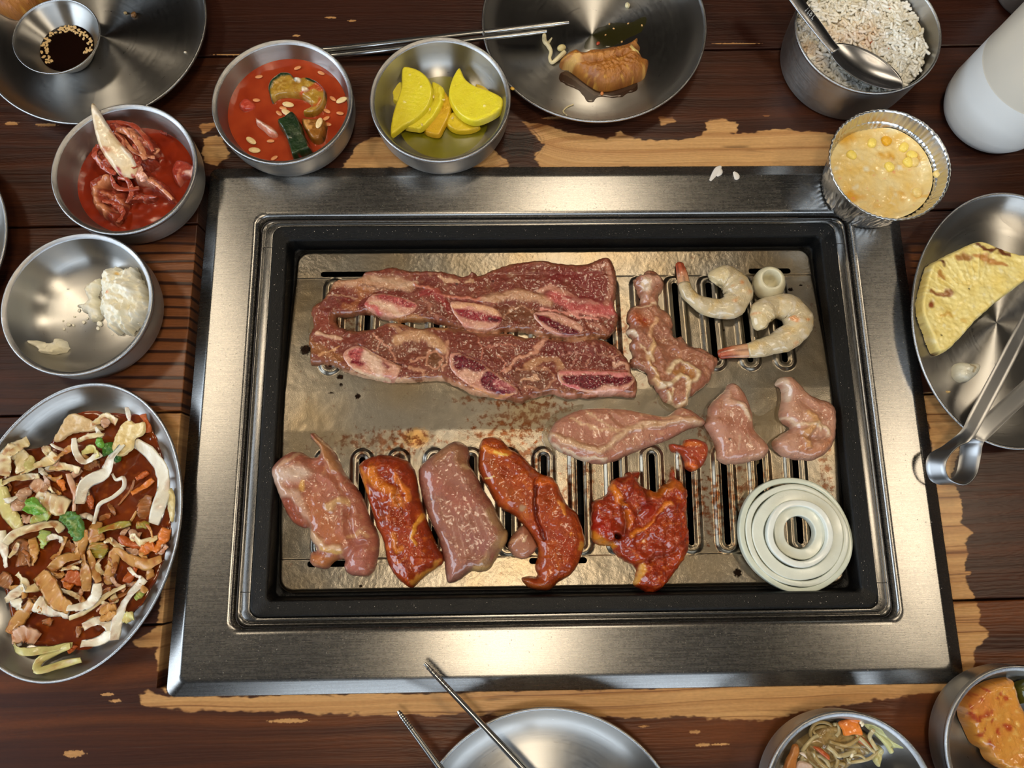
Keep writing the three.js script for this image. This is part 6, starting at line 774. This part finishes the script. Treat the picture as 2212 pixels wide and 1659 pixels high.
// glass noodles
{
  const base = (x, z, k) => bJap.floor(x, z) + k; const grp = 'glass noodles in the steel bowl', nm = new THREE.MeshPhysicalMaterial({ vertexColors: true, roughness: 0.22, clearcoat: 0.9, clearcoatRoughness: 0.08, transmission: 0.25, thickness: 0 });
  const list = [[[590, 460, 580, 380, 640, 280, 740, 255, 850, 290, 880, 380, 820, 430, 720, 440, 650, 420, 630, 370, 700, 320, 800, 320], 30], [[440, 660, 520, 560, 620, 470, 680, 430], 34], [[870, 270, 940, 280, 950, 380, 900, 430], 30], [[800, 500, 920, 540, 1020, 550, 1130, 500, 1210, 440, 1160, 400], 32], [[760, 560, 840, 620, 900, 680, 1040, 660, 1140, 620], 40], [[1050, 600, 1180, 580, 1290, 600, 1380, 680], 42], [[900, 580, 980, 590, 1020, 640], 34], [[1060, 720, 1080, 780, 1160, 790, 1280, 760, 1380, 720, 1480, 640], 30], [[1060, 740, 1120, 690, 1220, 690, 1280, 730], 22], [[560, 620, 600, 700, 660, 780, 760, 860], 38], [[470, 760, 580, 800, 700, 900], 26], [[640, 700, 720, 720, 800, 800, 830, 900], 36], [[880, 680, 920, 760, 900, 860], 34], [[1200, 440, 1280, 520, 1360, 600, 1420, 640], 36], [[1310, 300, 1330, 420, 1380, 520, 1420, 600], 38], [[820, 860, 960, 820, 1060, 840], 40], [[500, 640, 460, 740, 420, 860], 34], [[700, 600, 760, 660, 780, 740], 30]];
  list.forEach(([p, w], i) => { const path = ZL(p).map((q, k) => { const v = U(q[0], q[1], 0.013); v.y = Math.max(Y(0.010), base(v.x, v.z, 0)) + 0.0015 + (i % 5) * 0.0016 + 0.0008 * Math.sin(k * 2 + i); return v; }); solo('glass_noodle', 'translucent brown glass noodle tangled in the steel bowl', 'noodle', paintAll(tube(smoothOpen(path, 6), () => w / 6.32 * 0.00031 * 0.72, 10), i % 3 ? rgb(206, 190, 142) : rgb(184, 160, 104), 0.1), nm, grp); });
  const bed = food({ outs: [ZL([360, 640, 420, 520, 560, 420, 700, 300, 900, 260, 1100, 330, 1300, 380, 1450, 560, 1420, 700, 1200, 850, 1000, 1000, 600, 1100, 250, 1000, 260, 800])], hb: 0.01, base: (x, z) => bJap.floor(x, z), T: 0.008, w: 0.008, lump: [0.002, 120], c1: rgb(158, 134, 84), c2: rgb(126, 100, 58), c3: rgb(180, 160, 110) }); solo('noodle_tangle', 'dense tangle of noodles under the loose strands', 'noodles', bed.geo, M.meat, null, 'stuff');
  const hi = h => (x, z) => Math.max(Y(h), bJap.floor(x, z));
  dish('carrot_slice', 'broad orange carrot slice on top of the noodles', 'carrot', ZL, [985, 275, 1090, 235, 1220, 215, 1255, 260, 1300, 360, 1310, 450, 1200, 440, 1070, 460, 1040, 380], hi(0.0165), 0.02, { T: 0.0022, w: 0.001, cell: 0.0006, c1: rgb(224, 128, 38), c2: rgb(206, 106, 26), marks: [] });
  dish('carrot_slice', 'narrow orange carrot strip lying under a noodle', 'carrot', ZL, [1210, 470, 1300, 460, 1400, 540, 1470, 600, 1420, 640, 1330, 590, 1250, 540], hi(0.0135), 0.017, { T: 0.002, w: 0.001, cell: 0.0006, c1: rgb(196, 100, 38), c2: rgb(176, 84, 30) });
  dish('carrot_slice', 'small dark orange carrot sliver in the middle of the noodles', 'carrot', ZL, [630, 600, 720, 610, 800, 670, 860, 730, 850, 790, 780, 740, 690, 670], hi(0.0165), 0.019, { T: 0.0018, w: 0.001, cell: 0.0006, c1: rgb(190, 92, 30), c2: rgb(160, 70, 22) });
  dish('carrot_slice', 'brownish soaked carrot strip at the left of the noodles', 'carrot', ZL, [350, 575, 420, 570, 440, 660, 400, 800, 380, 920, 230, 920, 260, 780, 310, 680], hi(0.0165), 0.019, { T: 0.002, w: 0.001, cell: 0.0007, c1: rgb(176, 112, 46), c2: rgb(150, 88, 34) });
  dish('cabbage_strip', 'pale green cabbage strip arching over the noodles', 'cabbage', ZL, [1330, 280, 1400, 275, 1500, 330, 1600, 430, 1700, 520, 1790, 580, 1750, 620, 1700, 600, 1735, 660, 1690, 700, 1640, 620, 1560, 520, 1460, 420, 1360, 340], hi(0.0175), 0.02, { T: 0.002, w: 0.0012, cell: 0.0006, c1: rgb(196, 194, 140), c2: rgb(176, 178, 118) });
  dish('cabbage_strip', 'frilled pale cabbage end at the right of the noodles', 'cabbage', ZL, [1500, 580, 1560, 600, 1600, 660, 1560, 760, 1540, 880, 1480, 840, 1440, 760, 1460, 680], hi(0.0125), 0.015, { T: 0.003, w: 0.002, lump: [0.002, 200], cell: 0.0006, c1: rgb(196, 190, 140), c2: rgb(170, 160, 100) });
  dish('mushroom_bit', 'tiny black mushroom bit among the noodles', 'mushroom', ZL, [945, 700, 1020, 700, 1030, 770, 960, 765], hi(0.0185), 0.02, { T: 0.0015, w: 0.0008, cell: 0.0005, c1: rgb(52, 46, 46), c2: rgb(30, 26, 26) });
  dish('onion_bit', 'white onion flake near the bottom of the noodles', 'onion', ZL, [440, 690, 510, 685, 555, 770, 520, 745], hi(0.0175), 0.02, { T: 0.0012, w: 0.0008, cell: 0.0005, c1: rgb(226, 212, 196), c2: rgb(214, 196, 180) });
  dish('onion_bit', 'larger pinkish onion flake at the frame edge of the noodles', 'onion', ZL, [430, 800, 520, 810, 620, 860, 600, 960, 420, 960, 400, 880], hi(0.0175), 0.02, { T: 0.0012, w: 0.0008, cell: 0.0006, c1: rgb(206, 178, 160), c2: rgb(190, 160, 140) });
  [[1265, 250], [1285, 285], [1140, 708]].forEach(([x, y]) => { const p = ZL([x, y])[0], q = U(p[0], p[1], 0.021); solo('sesame_seed', 'white sesame seed on the noodles and carrot', 'sesame seed', paintAll(ellipsoid(q, 0.0015, 0.0007, 0.0009, 1), rgb(236, 226, 196)), M.moist, 'sesame seeds on the noodles'); });
}
// ---- slaw
{
  const SW = rgb(134, 50, 8), fl = (x, z) => pSl.floor(x, z);
  const r = food({ outs: [ZJ([250, 370, 400, 215, 560, 220, 700, 230, 760, 260, 830, 420, 870, 600, 880, 800, 860, 900, 800, 1080, 700, 1230, 560, 1330, 440, 1430, 200, 1410, 80, 1340, 40, 1200, -20, 1050, -60, 900, -40, 600, 60, 430, 180, 400])], hb: 0.004, base: fl, T: 0.0018, w: 0.004, cell: 0.0013, ragged: 0.0012, rf: 120, lump: [0.0004, 90], c1: rgb(122, 52, 12), c2: rgb(92, 34, 9), c3: rgb(142, 70, 18) }); solo('slaw_dressing', 'glossy red brown dressing pooled on the oval plate', 'dressing', r.geo, M.broth);
  const cream = rgb(228, 206, 152), white = rgb(240, 233, 212), tan = rgb(200, 148, 80), brown = rgb(150, 94, 44), pyel = rgb(212, 204, 132), pink = rgb(204, 162, 132), orange = rgb(208, 116, 36), dorange = rgb(178, 84, 20), olive = rgb(150, 134, 40), green = rgb(86, 150, 40), dgreen = rgb(46, 96, 30), lgreen = rgb(160, 178, 90);
  const kinds = new Map([[cream, 'cream'], [white, 'white'], [tan, 'tan'], [brown, 'brown'], [pyel, 'pyel'], [pink, 'pink'], [orange, 'orange'], [dorange, 'orange'], [olive, 'olive'], [green, 'green'], [dgreen, 'green'], [lgreen, 'green']]);
  const words = { cream: ['cabbage_shred', 'cream coloured cabbage shred in the saucy slaw', 'cabbage'], white: ['cabbage_shred', 'crisp white cabbage shred in the saucy slaw', 'cabbage'], tan: ['cabbage_shred', 'sauce stained tan cabbage shred in the slaw', 'cabbage'], brown: ['cabbage_shred', 'brown soaked cabbage shred sunk in the slaw dressing', 'cabbage'], pyel: ['cabbage_shred', 'pale yellow green cabbage shred at the slaw edge', 'cabbage'], pink: ['cabbage_shred', 'pinkish cabbage rib piece in the slaw', 'cabbage'], orange: ['carrot_stick', 'orange carrot stick in the saucy slaw', 'carrot'], olive: ['scallion_piece', 'olive green scallion piece in the slaw', 'scallion'], green: ['lettuce_shred', 'green lettuce scrap in the slaw', 'lettuce'] };
  const at = (a, h) => ZJ(a).map(q => U(q[0], q[1], h));
  function shred(pts, w, c, lift = 0.004, own) {
    const n = pts.length / 2, cp = at(pts, 0.006 + lift * 0.6); cp.forEach((v, i) => { v.y = fl(v.x, v.z) + 0.0026 + lift + 0.0016 * Math.sin(i * 2.3 + pts[0]); });
    const path = smoothOpen(cp, Math.max(4, Math.round(22 / n))), m = path.length, pos = [], uv = [], cl = [], idx = [], hw0 = w / 2 / 2.3696 * 0.00033, ph = pts[0] * 0.37, K = 8, thick = c === orange || c === dorange || c === olive ? 0.0011 : 0.00045;
    for (let i = 0; i < m; i++) {
      const t = i / (m - 1), d = path[Math.min(i + 1, m - 1)].clone().sub(path[Math.max(i - 1, 0)]).normalize(), roll = 0.7 * Math.sin(t * 4.2 + ph) * (w < 60 ? 1 : 0.45), s0 = V(-d.z, 0, d.x).normalize(), sd = s0.clone().multiplyScalar(Math.cos(roll)).add(V(0, Math.sin(roll), 0)), up = sd.clone().cross(d).normalize(); if (up.y < 0) up.negate();
      const hw = hw0 * (0.62 + 0.38 * Math.pow(Math.sin(Math.PI * clamp(0.06 + 0.88 * t)), 0.6)) * (1 + 0.18 * N(t * 6, ph, 1)) * 1.08;
      for (let k = 0; k < K; k++) { const a = k / K * Math.PI * 2, u = Math.cos(a), v = Math.sin(a), cur = 0.35 * hw * (u * u - 0.4) * Math.sin(ph * 3 + 1) + 0.30 * hw * N(t * 9, u * 2 + ph, 3) + 0.0006 * N(t * 26, u * 3 + ph, 7); const p = path[i].clone().addScaledVector(sd, u * hw).addScaledVector(up, v * thick * (1.2 - 0.5 * u * u) + cur); const ff = fl(p.x, p.z) + 0.0006; if (p.y < ff) p.y = ff; pos.push(p.x, p.y, p.z); uv.push(p.x, p.z);
        const g = 1 + 0.22 * fbm(p.x * 420, p.z * 420, 2, 3) + 0.10 * Math.sin(u * 9 + ph); let cc = c; if (c !== orange && c !== dorange) cc = mixc(c, rgb(170, 96, 34), 0.85 * sst(0.04, 0.26, fbm(p.x * 190, p.z * 190, ph, 3)) * (c === white || c === pyel ? 0.55 : 1)); if (k > 2 && c === cream) cc = mixc(cc, white, 0.35); cl.push(cc[0] * g, cc[1] * g, cc[2] * g); }
    }
    for (let i = 0; i + 1 < m; i++) for (let k = 0; k < K; k++) { const a = i * K + k, b = i * K + (k + 1) % K; idx.push(a, b, a + K, b, b + K, a + K); }
    for (const e of [0, m - 1]) for (let k = 1; k + 1 < K; k++) { const a = e * K; if (e) idx.push(a, a + k, a + k + 1); else idx.push(a, a + k + 1, a + k); }
    const g = new THREE.BufferGeometry(); g.setAttribute('position', new THREE.Float32BufferAttribute(pos, 3)); g.setAttribute('uv', new THREE.Float32BufferAttribute(uv, 2)); g.setAttribute('color', new THREE.Float32BufferAttribute(cl, 3)); g.setIndex(idx); g.computeVertexNormals();
    const [nm, lb, ct] = words[kinds.get(c)]; solo(nm, own || lb, ct, g, M.leaf, own ? undefined : lb.replace(/ in the.*| at the.*| sunk.*/, 's in the slaw'));
  }
  const leafy = (out, c, c2, label, lift, T = 0.0016, extra = {}) => { const q = food({ outs: [ZJ(out)], hb: 0.006 + lift, base: (x, z) => fl(x, z) + lift + 0.0016 * fbm(x * 90, z * 90, 5, 2), T, w: 0.001, cell: 0.0007, ragged: 0.0004, rf: 300, lump: [0.0014, 170], fine: [0.0003, 400], c1: c, c2, ...extra, marks: (extra.marks || []).map(m => ({ ...m, p: ZJ(m.p) })) }); const gr2 = /lettuce/.test(label); solo(gr2 ? 'lettuce_leaf' : 'cabbage_leaf', label, gr2 ? 'lettuce' : 'cabbage', q.geo, M.leaf); };
  // lower layer
  [[[0, 1050, 60, 1100], 60, brown], [[60, 930, 110, 900, 120, 1000], 70, brown], [[760, 640, 740, 700, 735, 760], 60, brown], [[230, 600, 290, 640], 40, brown], [[545, 680, 590, 740], 24, brown], [[700, 720, 640, 800], 14, tan], [[500, 760, 560, 740], 30, brown], [[330, 880, 380, 920], 50, brown], [[240, 1270, 250, 1310], 40, brown], [[410, 1310, 390, 1370], 26, brown], [[360, 1440, 385, 1410], 24, dorange], [[560, 1180, 640, 1140, 690, 1100], 26, brown], [[470, 1260, 430, 1320], 24, tan], [[500, 1180, 540, 1130, 570, 1120], 30, brown], [[640, 1100, 700, 1090], 24, pink], [[430, 490, 500, 480], 50, brown], [[600, 690, 660, 610, 690, 560], 12, brown]].forEach(a => shred(a[0], a[1], a[2], 0.0006));
  [[[610, 860, 660, 880, 720, 905], 42, dorange], [[690, 1010, 650, 1085], 42, dorange], [[320, 1070, 370, 1110], 40, orange], [[340, 1050, 380, 1060, 425, 1085], 60, dorange], [[310, 560, 320, 615], 36, orange], [[755, 235, 760, 270, 765, 320], 36, dorange], [[460, 640, 465, 710], 32, dorange], [[700, 555, 755, 520], 30, dorange], [[510, 880, 500, 960], 82, olive], [[640, 920, 715, 935], 36, pink], [[660, 830, 720, 850], 40, pink], [[100, 640, 90, 720], 64, pink], [[150, 600, 100, 660], 50, pink], [[100, 760, 160, 760], 46, pink], [[170, 570, 240, 620], 60, pink], [[155, 860, 175, 930, 165, 1000], 42, tan], [[130, 900, 160, 980], 40, brown], [[240, 820, 205, 910], 52, lgreen], [[330, 850, 300, 930, 270, 970], 30, tan], [[540, 1000, 562, 1040, 545, 1095], 46, tan], [[740, 1000, 785, 1060], 44, tan], [[560, 860, 600, 900, 625, 925], 24, cream], [[140, 1120, 200, 1100, 260, 1075], 46, cream], [[250, 1140, 310, 1130], 60, cream], [[330, 1130, 400, 1160], 30, cream], [[280, 620, 300, 640], 26, tan], [[230, 540, 280, 560, 320, 540], 24, tan]].forEach(a => shred(a[0], a[1], a[2], 0.0022));
  // loose thin shreds that fill the heap
  const heap = [[30, 640, 350, 1050], [330, 720, 560, 1130], [560, 800, 830, 1060], [40, 1030, 330, 1230], [380, 1080, 640, 1260], [260, 400, 480, 620], [40, 480, 260, 700]];
  for (let k = 0; k < 48; k++) { const b = heap[k % heap.length], x = rnd(b[0], b[2]), y = rnd(b[1], b[3]), a = rnd(0, 6.28), L = rnd(45, 110), bend = rnd(-0.9, 0.9), q = i => [x + L * (i - 0.5) * Math.cos(a + bend * i), y + L * (i - 0.5) * Math.sin(a + bend * i)]; shred([...q(0), ...q(0.33), ...q(0.66), ...q(1)], rnd(13, 30), [tan, white, cream, tan, pink, brown, white, cream][Math.floor(rnd(0, 8))], rnd(0.001, 0.0048)); }
  leafy([260, 355, 300, 290, 345, 225, 400, 225, 480, 265, 520, 300, 440, 310, 360, 320, 300, 360], rgb(226, 198, 152), rgb(214, 182, 132), 'broad smooth cream cabbage leaf at the top of the slaw', 0.0035);
  [[[480, 275, 545, 240, 605, 268], 46, cream], [[560, 250, 530, 290], 40, pink], [[250, 1020, 330, 970, 410, 950], 54, tan], [[455, 920, 470, 1000, 512, 1085], 36, tan], [[420, 945, 448, 1050, 440, 1130], 46, tan], [[400, 960, 425, 880, 440, 815], 46, tan], [[490, 880, 478, 830, 490, 775], 60, tan], [[520, 870, 505, 820], 30, tan], [[570, 1000, 600, 930, 650, 965, 700, 985, 770, 990, 835, 955], 56, tan], [[510, 825, 580, 800, 665, 780], 36, olive], [[670, 870, 690, 850, 730, 885, 805, 855], 36, cream], [[705, 795, 765, 790], 38, olive], [[720, 930, 790, 890], 52, orange], [[800, 930, 830, 870, 866, 812], 56, orange], [[830, 940, 870, 895], 26, pink], [[680, 632, 730, 600, 785, 558], 30, orange], [[60, 1345, 100, 1270, 172, 1180], 62, tan], [[90, 1170, 105, 1240], 52, white], [[40, 1180, 90, 1130, 135, 1108], 46, white], [[95, 1040, 122, 1080, 130, 1125], 42, cream], [[75, 1370, 140, 1345, 195, 1375], 72, pink], [[190, 1190, 260, 1210, 352, 1238], 80, white], [[180, 645, 250, 680, 352, 700], 92, cream], [[20, 600, 30, 700, 80, 790, 115, 825], 62, pyel], [[10, 560, 15, 650], 50, pyel], [[20, 820, 18, 920, 30, 1010], 42, white], [[0, 600, 70, 560, 130, 545, 205, 540], 36, cream], [[260, 500, 330, 490, 412, 515], 42, cream], [[350, 1270, 430, 1240, 500, 1190, 560, 1140, 650, 1100], 28, cream], [[160, 790, 210, 745, 262, 750], 52, lgreen], [[300, 1120, 370, 1140, 410, 1165], 20, cream], [[700, 1165, 735, 1125], 40, lgreen], [[690, 1090, 770, 1130], 30, tan]].forEach(a => shred(a[0], a[1], a[2], 0.004));
  leafy([600, 290, 650, 250, 690, 270, 742, 265, 736, 320, 682, 350, 668, 400, 600, 440, 560, 400, 580, 340], rgb(226, 192, 112), rgb(232, 212, 160), 'folded yellowish cabbage leaf at the top right of the slaw', 0.007, 0.0022);
  shred([640, 380, 590, 450, 545, 525, 445, 580, 420, 685], 56, white, 0.0085, 'long tapering white cabbage blade across the slaw');
  shred([690, 370, 770, 420, 830, 500, 842, 600, 822, 700, 785, 785], 62, white, 0.004, 'wide arched white cabbage rib at the right of the slaw');
  shred([575, 530, 592, 560, 640, 552, 632, 600, 580, 650, 520, 685, 490, 725, 484, 785], 19, white, 0.0055, 'thin squiggling white cabbage thread over the dressing');
  shred([205, 1045, 255, 1095, 305, 1175, 362, 1215], 74, tan, 0.0075, 'broad bent tan cabbage strip in the middle of the slaw');
  shred([608, 1375, 620, 1260, 660, 1160, 742, 1065], 50, white, 0.0055, 'long pink white cabbage rib along the lower right rim');
  shred([30, 885, 100, 832, 200, 802, 280, 785, 332, 822], 42, cream, 0.0075, 'wavy cream cabbage ribbon below the green leaves');
  shred([80, 1395, 130, 1432, 230, 1432, 372, 1405], 36, pyel, 0.0045, 'pale green cabbage strip along the bottom of the slaw');
  shred([372, 1405, 290, 1440, 222, 1482, 242, 1522, 330, 1500, 442, 1475], 36, pyel, 0.004, 'folded pale green cabbage strip lowest on the slaw plate');
  shred([430, 1400, 520, 1382, 588, 1335, 560, 1298, 500, 1282, 440, 1312], 44, white, 0.006, 'looped white cabbage core shred at the bottom of the slaw');
  shred([360, 530, 376, 620, 382, 722], 28, pink, 0.006, 'straight pinkish cabbage stick standing near the lettuce');
  [[[120, 520, 200, 490, 260, 460, 300, 430], 56, cream], [[290, 462, 340, 420, 382, 388], 36, tan], [[230, 425, 265, 400], 52, cream], [[270, 380, 300, 395, 335, 412], 15, white], [[390, 350, 398, 420, 430, 470, 490, 450, 525, 430], 32, white], [[400, 362, 470, 340, 545, 330], 26, cream], [[430, 430, 480, 400, 510, 450], 40, pyel], [[505, 295, 520, 345], 20, white], [[680, 200, 676, 262], 22, white], [[360, 1212, 440, 1200, 500, 1150, 510, 1090], 44, white], [[530, 1222, 600, 1218], 52, tan], [[530, 1262, 605, 1250], 46, tan], [[650, 1262, 705, 1252], 52, pyel], [[60, 410, 110, 440, 140, 520], 80, cream], [[30, 540, 60, 450, 110, 395, 160, 362], 66, cream], [[150, 440, 170, 520], 50, pyel]].forEach(a => shred(a[0], a[1], a[2], 0.0075));
  leafy([850, 640, 870, 600, 897, 650, 892, 760, 872, 772, 852, 695], rgb(228, 216, 168), rgb(214, 190, 120), 'small curled cream cabbage leaf against the right rim of the slaw plate', 0.002, 0.002);
  leafy([108, 720, 120, 660, 150, 645, 190, 680, 215, 722, 160, 742], green, rgb(120, 178, 66), 'bright green folded lettuce leaf on the left of the slaw', 0.008, 0.0018, { ragged: 0.0012, lump: [0.0034, 260], marks: [{ p: [118, 690, 160, 690, 205, 720], w: 4, c: rgb(180, 206, 130), n: 1, h: -0.0008 }] });
  leafy([290, 760, 330, 720, 370, 725, 410, 780, 412, 850, 370, 872, 330, 820], rgb(56, 112, 40), rgb(96, 140, 66), 'dark green lettuce leaf in the middle of the slaw', 0.0078, 0.0018, { ragged: 0.0014, lump: [0.0036, 260], marks: [{ p: [310, 750, 360, 790, 380, 850], w: 4, c: rgb(150, 176, 110), n: 1 }] });
  leafy([520, 380, 560, 365, 580, 400, 610, 440, 580, 470, 540, 430, 510, 440], dgreen, rgb(80, 134, 48), 'frilly dark green lettuce bit near the top of the slaw', 0.006, 0.002, { lump: [0.003, 260] });
  leafy([475, 350, 500, 335, 520, 370, 510, 395, 480, 385], green, rgb(130, 190, 80), 'tiny bright green lettuce bit beside the frilly white shred', 0.0085, 0.002, { lump: [0.003, 260] });
}
renderer.render(scene, camera);
